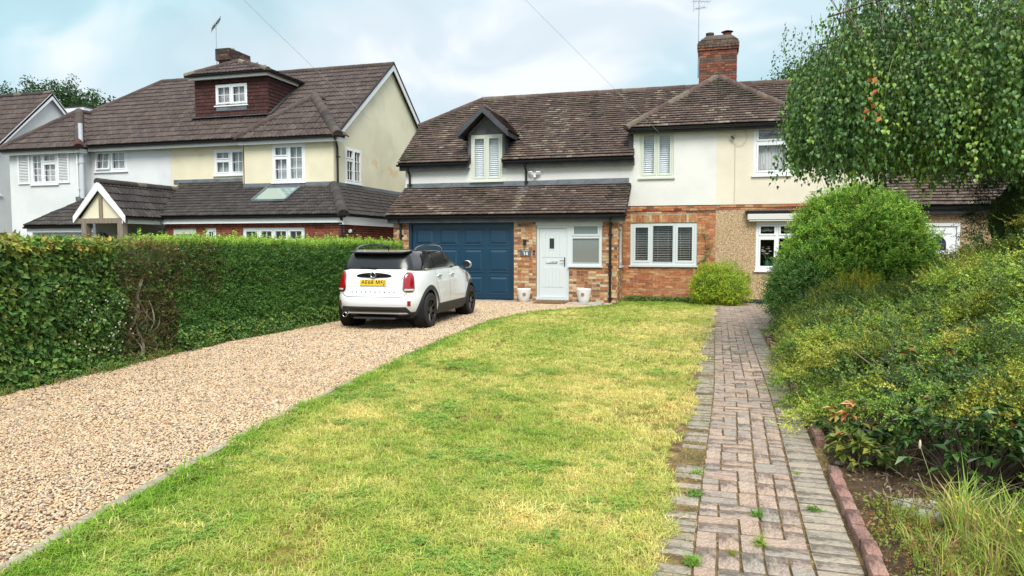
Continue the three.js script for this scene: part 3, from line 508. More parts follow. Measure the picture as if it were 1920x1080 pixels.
  const pot = (x, y, r, hh) => { const g = new THREE.LatheGeometry([[r, 0], [r * 0.95, hh * 0.7], [r * 1.1, hh * 0.75], [r * 1.1, hh], [r * 0.8, hh], [r * 0.8, hh * 0.2]].map((p) => new THREE.Vector2(...p)), 14); g.translate(x, y, -23.95); return boxUV(g); };
  put('chimney_pot', pot(-0.27, 8.18, 0.12, 0.2), mat([0.13, 0.10, 0.085], { rough: 1, map: T.mottle }), ch);
  put('chimney_pot', pot(0.26, 8.18, 0.12, 0.16), mat([0.30, 0.09, 0.06], { rough: 0.9, map: T.mottle }), ch);
  const lid = new THREE.ConeGeometry(0.19, 0.07, 14); lid.translate(0.26, 8.42, -23.95); put('cowl', [boxUV(lid), bx(0.17, 0.18, 8.33, 8.4, -23.96, -23.94), bx(0.34, 0.35, 8.33, 8.4, -23.96, -23.94)], mat([0.22, 0.08, 0.06], { rough: 0.7 }), ch);
  emit(hTiles, house, 'tile', 'roof_tiles', tileMat); emit(hBricks, house, 'brick', 'brickwork', brickStuffMat);
}
// ================================================================ the attached half on the other side of the party line
const houseR = thing('semi_detached_house', 'cream upper wall and pebble-dashed attached house beside the birch', 'house', [4.8, 0, -21]);
{
  const tl = [], bl = [];
  put('upper_wall', wall([0, 0, -21.035], FX, FZ, [[0, 2.78], [9.55, 2.78], [9.55, 4.2], [2.33, 4.2], [2.33, 4.98], [0, 4.98]], [rect(0.99, 1.96, 3.58, 4.95)], 0.22), M.paleCream, houseR);
  put('lower_wall', wall([0, 0, -21.05], FX, FZ, [[0.004, -0.05], [9.5, -0.05], [9.5, 2.62], [0.004, 2.62]], [rect(1.1, 2.62, 0.93, 2.28)], 0.22), M.pebble, houseR);
  put('plinth', bx(0.05, 4.2, -0.05, 0.11, -21.06, -21.02), M.plinth, houseR);
  const band = put('brick_band', bx(0.004, 4.3, 2.62, 2.77, -21.2, -21.05), M.mortarRed, houseR);
  { const b2 = []; for (let r = 0; r < 2; r++) for (let x = 0.006 + (r % 2) * 0.112; x < 4.2; x += 0.225) { const m = new THREE.Matrix4().makeTranslation(x + 0.108, 2.632 + r * 0.07 + 0.032, -21.056 - 0.03 + [0.012, 0.03][r]); m.scale(V(0.216, 0.062, 0.06)); b2.push({ geo: pick(tileBox), m, p: V(x, 2.6, -21.05), k: pick(r ? PAL.orangeBrick : PAL.orangeBrick.concat(PAL.oldBrick)), uo: [R(0, 1), R(0, 1)] }); } bl.push({ items: b2, parent: band }); }
  put('wall', [bx(9.3, 9.5, 0, 4.2, -26.8, -21.25), bx(0, 9.5, 0, 4.9, -26.8, -26.6), bx(0.1, 9.2, 0.02, 4.9, -23.2, -23.05)], M.room, houseR);
  const main = [[2.3, 4.2, -20.8], [9.72, 4.2, -20.8], [9.72, 5.66, -22.62], [7.9, 6.69, -23.9], [0.02, 6.69, -23.9], [2.3, 5.0, -21.8]];
  const roof = put('roof', [slab(main, 0.06), slab([[9.72, 4.2, -27], [0, 4.2, -27], [0, 6.69, -23.9], [7.9, 6.69, -23.9], [9.72, 5.66, -25.18]], 0.06)], M.underlay, houseR);
  tl.push({ items: slopeTiles(main), parent: roof });
  ridge([0.6, 6.72, -23.9], [7.9, 6.72, -23.9], roof, PAL.clayTile, 0.85);
  const wl = [[0, 5.0, -20.8], [2.5, 5.0, -20.8], [0, 6.76, -22.95]], wr = [[2.5, 5.0, -20.8], [2.5, 5.0, -21.8], [0, 6.76, -23.98], [0, 6.76, -22.95]];
  const wing = put('roof', [slab(wl, 0.06), slab(wr, 0.06)], M.underlay, houseR);
  tl.push({ items: slopeTiles(wl, { w: 2.5 / 15 }), parent: wing }, { items: slopeTiles(wr), parent: wing });
  ridge([2.53, 5.02, -20.77], [0.04, 6.78, -22.93], wing, PAL.clayTile.concat(PAL.paleTile.slice(1, 2)), 0.9);
  ridge([0, 6.8, -22.85], [0, 6.8, -23.6], wing, PAL.clayTile, 0.9);
  put('fascia', [bx(0.002, 2.45, 4.83, 4.97, -20.88, -20.85), bx(2.43, 2.46, 4.83, 4.97, -21.8, -20.881), bx(2.3, 9.68, 3.98, 4.15, -20.88, -20.85)], M.slate, houseR);
  put('soffit', bx(0.002, 2.44, 4.86, 4.88, -21.03, -20.882), M.slate, houseR);
  gutter([0.002, 4.97, -20.76], [2.52, 4.97, -20.76], houseR); gutter([2.3, 4.165, -20.78], [9.74, 4.165, -20.78], houseR);
  const came = [[[0.08, 0.05], [0.08, 0.95]], [[0.92, 0.05], [0.92, 0.95]], [[0.08, 0.05], [0.92, 0.05]], [[0.08, 0.95], [0.92, 0.95]], [[0.2, 0.05], [0.2, 0.25]], [[0.8, 0.75], [0.8, 0.95]]];
  const star = [[[0, 0.45], [1, 0.45]], [[0, 0.62], [1, 0.62]], [[0.5, 0.85], [0.62, 0.5]], [[0.62, 0.5], [0.85, 0.3]], [[0.85, 0.3], [0.5, 0.4]], [[0.5, 0.4], [0.15, 0.3]], [[0.15, 0.3], [0.38, 0.5]], [[0.38, 0.5], [0.5, 0.85]], [[0.3, 0.5], [0.7, 0.5]]];
  windowUnit(houseR, [0.99, 3.58, -21.035], FX, FZ, 0.97, 1.37, [[0, 1, 0, 0.68, { came }], [0, 1, 0.68, 1, { came: star }]], { ft: 0.075, sash: 0.05, recess: 0.0, behind: 'net', lead: true });
  windowUnit(houseR, [1.1, 0.93, -21.05], FX, FZ, 1.52, 1.35, [[0, 0.36, 0, 0.72, {}], [0, 0.36, 0.72, 1, { came: star }], [0.36, 1, 0, 0.72, { fixed: 1 }], [0.36, 1, 0.72, 1, { came: star.map((s) => s) }]], { ft: 0.07, sash: 0.05, recess: 0.02, lead: true });
  put('awning_box', [rbx(0.86, 2.75, 2.34, 2.5, -21.04, -20.86, 0.015), bx(0.9, 2.7, 2.3, 2.335, -21.02, -20.88)], mat([0.62, 0.63, 0.58], { rough: 0.6 }), houseR);
  put('flashing', bx(0.8, 2.8, 2.52, 2.6, -21.03, -20.9), M.black, houseR);
  put('cable', [tube([[0.75, 4.86, -21.02], [0.8, 4.6, -21.0], [0.66, 4.44, -20.99], [0.48, 4.5, -20.99], [0.44, 4.66, -20.98], [0.52, 4.74, -21.0]], 0.006, 30, 5, 0.5), tube([[0.5, 4.5, -21.0], [0.5, 3.6, -21.02], [0.5, 2.82, -21.02]], 0.005, 12, 5)], mat([0.5, 0.46, 0.38], { rough: 0.8 }), houseR);
  put('cable_bracket', [rod([0.42, 4.66, -21.03], [0.42, 4.66, -20.93], 0.02), rod([0.38, 4.68, -20.94], [0.47, 4.6, -20.94], 0.025)], M.black, houseR);
  // lean-to with the white door
  const lean = [[4.25, 2.62, -19.8], [9.6, 2.62, -19.8], [9.6, 3.6, -21.03], [4.25, 3.6, -21.03]];
  const lt = put('porch_roof', slab(lean, 0.07), M.underlay, houseR); tl.unshift({ items: slopeTiles(lean, { pale: () => rnd() < 0.04 }), parent: lt });
  put('porch_wall', wall([0, 0, -20.05], FX, FZ, [[4.4, -0.05], [9.4, -0.05], [9.4, 2.45], [4.4, 2.45]], [rect(4.86, 5.86, 0, 2.2)], 0.2), M.pebble, houseR);
  put('fascia', bx(4.3, 9.6, 2.42, 2.58, -19.9, -19.87), M.slate, houseR); gutter([4.22, 2.58, -19.82], [9.62, 2.58, -19.82], houseR);
  const d = sub('front_door', houseR);
  put('frame', [bx(4.87, 4.94, 0, 2.19, -20.12, -20.04), bx(5.78, 5.85, 0, 2.19, -20.12, -20.04), bx(4.94, 5.78, 2.11, 2.19, -20.12, -20.04)], M.upvc, d);
  const hole = new THREE.Path(); hole.moveTo(5.16, 1.5); hole.lineTo(5.56, 1.5); hole.lineTo(5.56, 1.66); hole.absarc(5.36, 1.66, 0.2, 0, Math.PI, false); hole.lineTo(5.16, 1.5);
  const ds = new THREE.Shape(rect(4.95, 5.77, 0.02, 2.1).map((p) => new THREE.Vector2(...p))); ds.holes.push(hole); const dg = new THREE.ExtrudeGeometry(ds, { depth: 0.04, bevelEnabled: false }); dg.translate(0, 0, -20.11);
  put('door_leaf', [boxUV(dg), rbx(5.04, 5.68, 1.92, 2.03, -20.08, -20.055, 0.006)], M.upvc, d);
  put('pane', [bx(5.14, 5.58, 1.48, 1.88, -20.1, -20.095)], mat([0.02, 0.03, 0.035], { rough: 0.05 }), d);
  put('leading', [bx(5.35, 5.37, 1.49, 1.87, -20.094, -20.086), bx(5.15, 5.57, 1.66, 1.675, -20.094, -20.087)], M.lead, d);
  emit(tl, houseR, 'tile', 'roof_tiles', tileMat); emit(bl, houseR, 'brick', 'brickwork', brickStuffMat);
}
// ================================================================ the pair of houses beyond the hedge: cream half
const ROLL = { roll: true, w: 0.3, gauge: 0.34, len: 0.4, t: 0.024, pal: PAL.brownTile };
const ROLLD = { roll: true, w: 0.3, gauge: 0.3, len: 0.36, t: 0.024, pal: PAL.darkTile };
const cream = thing('semi_detached_house', 'cream rendered house with a hung-tile dormer and red brick front extension', 'house', [-15, 0, -21]);
{
  const tl = [], bl = [], bars33 = { bars: [2, 3] };
  put('upper_wall', [wall([0, 0, -20.3], FX, FZ, [[-15, 0], [-11.7, 0], [-11.7, 5.1], [-15, 5.1]], [rect(-13.93, -12.73, 3.68, 4.9)], 0.2), wall([0, 0, -20.75], FX, FZ, [[-18.3, 0], [-15, 0], [-15, 5.2], [-18.3, 5.2]], [rect(-16.53, -15.22, 4.02, 4.88)], 0.2),
    wall([-15.2, 0, 0], SX, NX, [[20.5, 0], [20.75, 0], [20.75, 5.1], [20.5, 5.1]], [], 0.02)], M.cream, cream);
  put('gable_wall', wall([-11.7, 0, 0], SX, NX, [[20.5, 0], [28.7, 0], [28.7, 5.1], [24.5, 8.2], [20.5, 5.2]], [rect(21.06, 22.16, 3.7, 4.86)], 0.2), M.gableCream, cream);
  put('back_wall', [bx(-18.2, -12, 0, 5, -28.6, -28.4), bx(-18.2, -12, 0.1, 5, -23.1, -23)], M.room, cream);
  windowUnit(cream, [-13.93, 3.68, -20.3], FX, FZ, 1.2, 1.22, [[0, 0.5, 0, 0.68, { bars: [2, 2] }], [0, 0.5, 0.68, 1, { bars: [2, 1] }], [0.5, 1, 0, 1, bars33]], { recess: 0.0, behind: 'voile' });
  windowUnit(cream, [-16.53, 4.02, -20.75], FX, FZ, 1.31, 0.86, [[0, 0.5, 0, 0.6, { bars: [2, 1] }], [0, 0.5, 0.6, 1, { bars: [2, 1] }], [0.5, 1, 0, 1, { bars: [2, 2] }]], { recess: 0.0, behind: 'voile' });
  windowUnit(cream, [-11.7, 3.7, -21.06], SX, NX, 1.1, 1.16, [[0, 0.5, 0, 0.68, { bars: [2, 2] }], [0, 0.5, 0.68, 1, { bars: [2, 1] }], [0.5, 1, 0, 1, bars33]], { recess: 0.0 });
  // main roof
  const main = [[-18.3, 5.18, -20.4], [-11.56, 5.18, -20.4], [-11.56, 8.3, -24.5], [-18.3, 8.3, -24.5]];
  const roof = put('roof', [slab(main, 0.07), slab([[-11.56, 5.18, -28.6], [-18.3, 5.18, -28.6], [-18.3, 8.3, -24.5], [-11.56, 8.3, -24.5]], 0.07)], M.underlay, cream);
  tl.push({ items: slopeTiles(main, { ...ROLL, skip: (p) => p.x > -17.9 && p.x < -15 && p.y > 6.25 && p.y < 7.5 }), parent: roof });
  ridge([-18.28, 8.33, -24.5], [-11.56, 8.33, -24.5], roof, PAL.brownTile, 0.9);
  const bf = [[-15.16, 5.1, -20.05], [-11.4, 5.1, -20.05], [-13.25, 6.7, -21.8]], br = [[-11.4, 5.1, -20.05], [-11.4, 5.1, -20.55], [-13.25, 6.7, -22.45], [-13.25, 6.7, -21.8]], bL = [[-15.16, 5.1, -20.5], [-15.16, 5.1, -20.05], [-13.25, 6.7, -21.8], [-13.25, 6.7, -22.45]];
  const bay = put('bay_roof', [slab(bf, 0.07), slab(br, 0.07), slab(bL, 0.07)], M.underlay, cream);
  for (const q of [bf, br, bL]) tl.push({ items: slopeTiles(q, ROLL), parent: bay });
  ridge([-15.2, 5.12, -20.02], [-13.27, 6.74, -21.78], bay, PAL.brownTile, 0.95); ridge([-11.37, 5.12, -20.02], [-13.23, 6.74, -21.78], bay, PAL.brownTile.concat(PAL.darkTile), 1.25); ridge([-13.25, 6.74, -21.75], [-13.25, 6.74, -22.5], bay, PAL.brownTile, 0.95);
  // eaves and verge
  put('fascia', [bx(-18.28, -15.1, 4.97, 5.13, -20.49, -20.46), bx(-15.08, -11.46, 4.9, 5.06, -20.14, -20.11), bx(-11.48, -11.45, 4.9, 5.06, -20.6, -20.141)], M.upvc, cream);
  put('soffit', [bx(-18.28, -15.1, 4.99, 5.01, -20.74, -20.49), bx(-15.08, -11.48, 4.92, 4.94, -20.29, -20.14)], M.upvc, cream);
  gutter([-18.3, 5.12, -20.38], [-15.1, 5.12, -20.38], cream); gutter([-15.2, 5.06, -20.03], [-11.36, 5.06, -20.03], cream);
  const vb = new THREE.Shape([[20.35, 4.98], [20.35, 5.16], [24.5, 8.33], [28.6, 5.2], [28.6, 5.0], [24.5, 8.1]].map((p) => new THREE.Vector2(...p))), vg = new THREE.ExtrudeGeometry(vb, { depth: 0.03, bevelEnabled: false });
  vg.applyMatrix4(new THREE.Matrix4().makeBasis(V(0, 0, -1), V(0, 1, 0), V(1, 0, 0)).setPosition(-11.585, 0, 0)); put('barge_board', boxUV(vg), M.upvc, cream);
  const vb2 = new THREE.Shape([[20.36, 5.165], [20.34, 5.215], [24.5, 8.39], [28.6, 5.26], [28.6, 5.205], [24.5, 8.335]].map((p) => new THREE.Vector2(...p))), vg2 = new THREE.ExtrudeGeometry(vb2, { depth: 0.07, bevelEnabled: false });
  vg2.applyMatrix4(new THREE.Matrix4().makeBasis(V(0, 0, -1), V(0, 1, 0), V(1, 0, 0)).setPosition(-11.6, 0, 0)); put('verge_trim', boxUV(vg2), M.underlay, cream);
  downpipe([[-11.5, 4.98, -20.05], [-11.55, 4.9, -20.2], [-11.64, 4.8, -20.42], [-11.64, 4.7, -20.45], [-11.64, 3.62, -20.45]], cream);
  put('vent_plate', rbx(-17.18, -17.0, 4.7, 4.84, -20.75, -20.73, 0.01), mat([0.72, 0.65, 0.4]), cream);
  // hung-tile dormer
  const d = sub('dormer', cream), X0 = -17.95, X1 = -14.95, Z = -21.6;
  const yb = (z) => 5.18 + (-20.4 - z) * 0.761;
  put('cheek', [wall([0, 0, Z - 0.02], FX, FZ, rect(X0 + 0.02, X1 - 0.02, 6.05, 7.55), [rect(-17.08, -15.78, 6.55, 7.28)], 0.1), wall([X1 - 0.02, 0, 0], SX, NX, [[-Z, 6.05], [-Z + 0.1, 6.1], [23.5, 7.55], [-Z, 7.55]], [], 0.08), wall([X0 + 0.1, 0, 0], SX, NX, [[-Z, 6.05], [-Z + 0.1, 6.1], [23.5, 7.55], [-Z, 7.55]], [], 0.08)], M.underlay, d);
  const ht = [];
  const hang = (o, u, n, polys) => { const O = V(...o), U = V(...u), N = V(...n), B = new THREE.Matrix4().makeBasis(U, V(0, 1, 0), N); let r = 0; for (let v = 6.08; v < 7.5; v += 0.125, r++) for (const [a, b] of spans(polys, v + 0.06)) for (let x = a - (r % 2) * 0.085; x < b; x += 0.17) { const x0 = Math.max(a, x), x1 = Math.min(b, x + 0.166); if (x1 - x0 < 0.03) continue; const c = O.clone().addScaledVector(U, (x0 + x1) / 2).addScaledVector(N, 0.012).setY(v + 0.075); const m = B.clone().setPosition(c); m.multiply(new THREE.Matrix4().makeRotationX(-0.14 + R(-0.02, 0.02))); m.scale(V(x1 - x0 - 0.004, 0.165, 0.013)); ht.push({ geo: pick(tileBox), m, p: c, k: pick(PAL.hungTile), uo: [R(0, 1), R(0, 1)] }); } };
  hang([0, 0, Z - 0.01], FX, FZ, [rect(X0, X1, 6.05, 7.56), rect(-17.08, -15.78, 6.55, 7.28)]);
  hang([X1 - 0.01, 0, 0], SX, NX, [[[-Z, 6.05], [-Z + 0.1, 6.15], [23.5, 7.56], [-Z, 7.56]]]);
  windowUnit(cream, [-17.08, 6.55, Z], FX, FZ, 1.3, 0.73, [[0, 0.5, 0, 1, { bars: [2, 2] }], [0.5, 1, 0, 1, { bars: [2, 2] }]], { recess: 0.0, behind: 'voile' });
  put('flashing', [bar([X0 - 0.1, 6.14, Z + 0.08], [X1 + 0.05, 6.14, Z + 0.08], 0.2, 0.02), bx(-17.05, -15.8, 6.36, 6.5, Z, Z + 0.03)], M.lead, d);
  put('flashing', bar([X1 + 0.05, 6.16, Z + 0.02], [X1 + 0.05, 7.52, -23.4], 0.14, 0.03), M.slate, d);
  const df = [[-18.12, 7.62, -21.35], [-14.76, 7.62, -21.35], [-16.42, 8.16, -22.1]], dr = [[-14.76, 7.62, -21.35], [-14.76, 7.62, -23.6], [-16.42, 8.16, -24.3], [-16.42, 8.16, -22.1]], dl = [[-18.12, 7.62, -23.6], [-18.12, 7.62, -21.35], [-16.42, 8.16, -22.1], [-16.42, 8.16, -24.3]];
  const drf = put('dormer_roof', [slab(df, 0.06), slab(dr, 0.06), slab(dl, 0.06)], M.underlay, d);
  for (const q of [df, dr, dl]) tl.push({ items: slopeTiles(q, { ...ROLL, gauge: 0.26 }), parent: drf });
  ridge([-18.14, 7.63, -21.33], [-16.44, 8.19, -22.08], drf, PAL.paleTile.slice(1).concat(PAL.brownTile), 0.8); ridge([-14.74, 7.63, -21.33], [-16.4, 8.19, -22.08], drf, PAL.paleTile.slice(1).concat(PAL.brownTile), 0.8);
  put('fascia', [bx(-18.05, -14.85, 7.45, 7.56, -21.43, -21.4), bx(-14.87, -14.84, 7.45, 7.56, -23.45, -21.431), bx(-18.03, -14.87, 7.47, 7.49, -21.6, -21.43)], M.upvc, d);
  gutter([-18.14, 7.59, -21.33], [-14.72, 7.59, -21.33], cream); gutter([-14.74, 7.59, -21.33], [-14.74, 7.59, -23.5], cream);
  // front extension and its wrap-around roof
  const ef = [[-16.85, 2.55, -18.55], [-10.4, 2.55, -18.55], [-11.7, 3.53, -20.3], [-15, 3.53, -20.3], [-15, 3.76, -20.73], [-17.95, 3.76, -20.73]], es = [[-10.4, 2.55, -18.55], [-10.4, 2.55, -26], [-11.7, 3.53, -26], [-11.7, 3.53, -20.3]];
  const er = put('extension_roof', [slab(ef, 0.07), slab(es, 0.07)], M.underlay, cream);
  tl.push({ items: slopeTiles(ef, { ...ROLLD, gauge: 0.2, len: 0.26, w: 0.2, t: 0.02, skip: (p) => p.x > -14.02 && p.x < -12.78 && p.z < -19.28 && p.z > -20.1 }), parent: er }, { items: slopeTiles(es, { ...ROLLD, gauge: 0.2, len: 0.26, w: 0.2, t: 0.02 }), parent: er });
  ridge([-10.38, 2.57, -18.52], [-11.7, 3.56, -20.3], er, PAL.darkTile, 1.3);
  put('flashing', [bx(-15.05, -11.7, 3.53, 3.66, -20.29, -20.275), bx(-18.2, -15.02, 3.76, 3.9, -20.74, -20.72), bx(-11.69, -11.675, 3.53, 3.66, -26, -20.29)], M.lead, cream);
  const sl = frameOf(ef), sk = (u, v, w) => sl.o.clone().addScaledVector(sl.u, u).addScaledVector(sl.v, v).addScaledVector(sl.n, w).toArray();
  const su0 = 2.85, su1 = 4.05, sv0 = 0.86, sv1 = 1.8;
  const fg = [bar(sk(su0, sv0, 0.07), sk(su1, sv0, 0.07), 0.08, 0.07), bar(sk(su0, sv1, 0.07), sk(su1, sv1, 0.07), 0.08, 0.07), bar(sk(su0, sv0, 0.07), sk(su0, sv1, 0.07), 0.07, 0.075), bar(sk(su1, sv0, 0.07), sk(su1, sv1, 0.07), 0.07, 0.075)];
  const skl = sub('skylight', cream); put('frame', fg, M.lead, skl);
  const pg = new THREE.PlaneGeometry(su1 - su0 - 0.06, sv1 - sv0 - 0.06); pg.applyMatrix4(new THREE.Matrix4().makeBasis(sl.u, sl.v, sl.n).setPosition(...sk((su0 + su1) / 2, (sv0 + sv1) / 2, 0.085))); put('pane', boxUV(pg), mat([0.22, 0.3, 0.28], { rough: 0.04, phys: { clearcoat: 1 } }), skl);
  const eo = [[-16.9, 0.0], [-10.62, 0.0], [-10.62, 2.4], [-16.9, 2.4]], eh = [rect(-16.58, -15.72, 0, 2.14), rect(-15.36, -14.98, 1.0, 2.16), rect(-14.0, -11.85, 0.9, 2.16)];
  const ew = put('extension_wall', [wall([0, 0, -18.806], FX, FZ, eo, eh, 0.2), wall([-10.626, 0, 0], SX, NX, rect(18.85, 26, 0, 2.4), [], 0.2), bx(-16.8, -10.9, 0, 2.3, -20.2, -20.1)], M.mortarRed, cream);
  bl.push({ items: wallBricks([0, 0, -18.806], FX, FZ, [eo, ...eh], { pal: PAL.redBrick, headers: 0.06, v0: 1.275, rag: 0.5, j: 0.012 }), parent: ew }, { items: wallBricks([-10.626, 0, 0], SX, NX, [rect(18.8, 24, 0, 2.4)], { pal: PAL.redBrick, headers: 0.06, v0: 1.2, rag: 0.5, j: 0.012 }), parent: ew });
  put('fascia', [bx(-16.88, -10.5, 2.3, 2.49, -18.66, -18.63), bx(-10.5, -10.47, 2.24, 2.49, -26, -18.661), bx(-10.62, -10.5, 2.24, 2.26, -26, -18.7)], M.upvc, cream);
  gutter([-16.88, 2.5, -18.58], [-10.36, 2.5, -18.58], cream);
  downpipe([[-10.52, 2.46, -18.6], [-10.52, 2.36, -18.66], [-10.56, 2.24, -18.76], [-10.58, 2.16, -18.78], [-10.58, 0.1, -18.78]], cream);
  const lamp = sub('wall_lamp', cream); put('bracket', [rod([-10.62, 2.1, -19.3], [-10.42, 2.1, -19.3], 0.025), rod([-10.45, 2.1, -19.3], [-10.45, 2.06, -19.05], 0.06, 0.05, 10)], M.black, lamp); put('lamp_glass', rod([-10.45, 2.055, -19.045], [-10.45, 2.05, -19.0], 0.055, 0.05, 10), M.upvc, lamp);
  windowUnit(cream, [-14.0, 0.9, -18.8], FX, FZ, 2.15, 1.26, [0, 1, 2, 3].flatMap((i) => [[i / 4, (i + 1) / 4, 0, 0.7, { bars: [2, 2] }], [i / 4, (i + 1) / 4, 0.7, 1, { bars: [2, 1] }]]), { recess: 0.02 });
  windowUnit(cream, [-15.36, 1.0, -18.8], FX, FZ, 0.38, 1.16, [[0, 1, 0, 1, { bars: [2, 2], open: 0.05 }]], { recess: 0.02 });
  const fd = sub('front_door', cream); put('frame', [bx(-16.57, -16.48, 0, 2.13, -18.9, -18.8), bx(-15.82, -15.73, 0, 2.13, -18.9, -18.8), bx(-16.48, -15.82, 1.98, 2.13, -18.9, -18.802)], mat([0.62, 0.66, 0.55], { rough: 0.5 }), fd); put('door_leaf', [bx(-16.475, -16.38, 0, 1.975, -18.9, -18.85), bx(-15.92, -15.825, 0, 1.975, -18.9, -18.85), bx(-16.38, -15.92, 1.84, 1.975, -18.9, -18.85), bx(-16.38, -15.92, 0, 0.9, -18.9, -18.85), bx(-16.17, -16.13, 0.9, 1.84, -18.9, -18.852)], mat([0.62, 0.66, 0.55], { rough: 0.5 }), fd); put('pane', bx(-16.38, -15.92, 0.9, 1.84, -18.89, -18.88), mat([0.03, 0.04, 0.05], { rough: 0.06 }), fd);
  // open porch with a gable on oak posts
  const p = sub('porch', cream), ax = -17.75, pz = -17.15;
  const pr = [[-16.83, 2.5, -17.1], [-16.83, 2.5, -18.6], [-17.75, 3.52, -20.5], [-17.75, 3.52, -17.1]], pl = [[-18.67, 2.5, -20.5], [-18.67, 2.5, -17.1], [-17.75, 3.52, -17.1], [-17.75, 3.52, -20.5]];
  put('porch_roof', [slab(pr, 0.06), slab(pl, 0.06)], M.underlay, p); tl.unshift({ items: slopeTiles(pr, ROLLD).concat(slopeTiles(pl, ROLLD)), parent: p });
  ridge([ax, 3.55, -17.08], [ax, 3.55, -20.4], p, PAL.darkTile.concat(PAL.paleTile.slice(1, 2)), 0.9, 0.35);
  for (const s of [-1, 1]) { const sh = new THREE.Shape([[ax + s * 0.97, 2.3], [ax + s * 0.97, 2.5], [ax, 3.56], [ax, 3.27]].map((q) => new THREE.Vector2(...q))); const g = new THREE.ExtrudeGeometry(sh, { depth: 0.03, bevelEnabled: false }); g.translate(0, 0, -17.11); put('barge_board', boxUV(g), M.upvc, p); }
  put('gable_panel', wall([0, 0, -17.2], FX, FZ, [[ax - 0.8, 2.44], [ax + 0.8, 2.44], [ax, 3.32]], [], 0.05), M.cream, p);
  put('beam', [bx(ax - 0.86, ax + 0.86, 2.29, 2.43, -17.3, -17.14), bx(ax - 0.06, ax + 0.06, 2.43, 3.16, -17.22, -17.16)], M.oak, p);
  put('post', bx(-18.47, -18.28, 0, 2.29, -17.32, -17.14), M.oak, p); put('post', bx(-17.12, -16.92, 0, 2.29, -17.32, -17.14), M.oak, p);
  put('fascia', bx(-16.93, -16.9, 2.28, 2.47, -18.62, -17.12), M.upvc, p); gutter([-16.8, 2.46, -18.6], [-16.8, 2.46, -17.12], cream);
  // chimney on the ridge
  const ch = sub('chimney', cream), cs = put('chimney_stack', [bx(-18.9, -18.46, 7.6, 8.86, -25.3, -24.16), bx(-18.98, -18.38, 8.86, 9.3, -25.38, -24.08)], mat([0.13, 0.11, 0.09], { rough: 1, map: T.mottle }), ch);
  const cb = []; for (let y = 7.9; y < 9.28; y += 0.075) { const g = y > 8.84 ? 0.09 : 0; cb.push(...wallBricks([0, 0, -24.15 + g], FX, FZ, [rect(-18.91 - g, -18.45 + g, y - 0.01, y + 0.09)], { pal: PAL.darkTile.concat(PAL.oldBrick.slice(3)), v0: y, v1: y + 0.07 }), ...wallBricks([-18.45 + g, 0, 0], SX, NX, [rect(24.15 - g, 25.3 + g, y - 0.01, y + 0.09)], { pal: PAL.darkTile.concat(PAL.oldBrick.slice(3)), v0: y, v1: y + 0.07 })); } bl.push({ items: cb, parent: cs });
  put('chimney_pot', [rod([-18.55, 9.3, -24.5], [-18.55, 9.42, -24.5], 0.1, 0.09, 12), rod([-18.6, 9.3, -24.9], [-18.6, 9.4, -24.9], 0.1, 0.09, 12)], mat([0.35, 0.33, 0.3], { rough: 0.9 }), ch);
  emit(tl, cream, 'tile', 'roof_tiles', tileMat); emit(bl, cream, 'brick', 'brickwork', brickStuffMat); 
  const hm = put('hung_tiles', bake(ht.map((it) => ({ ...it, c: it.k.c }))), tileMat, cream); hm.userData.kind = 'stuff';
}
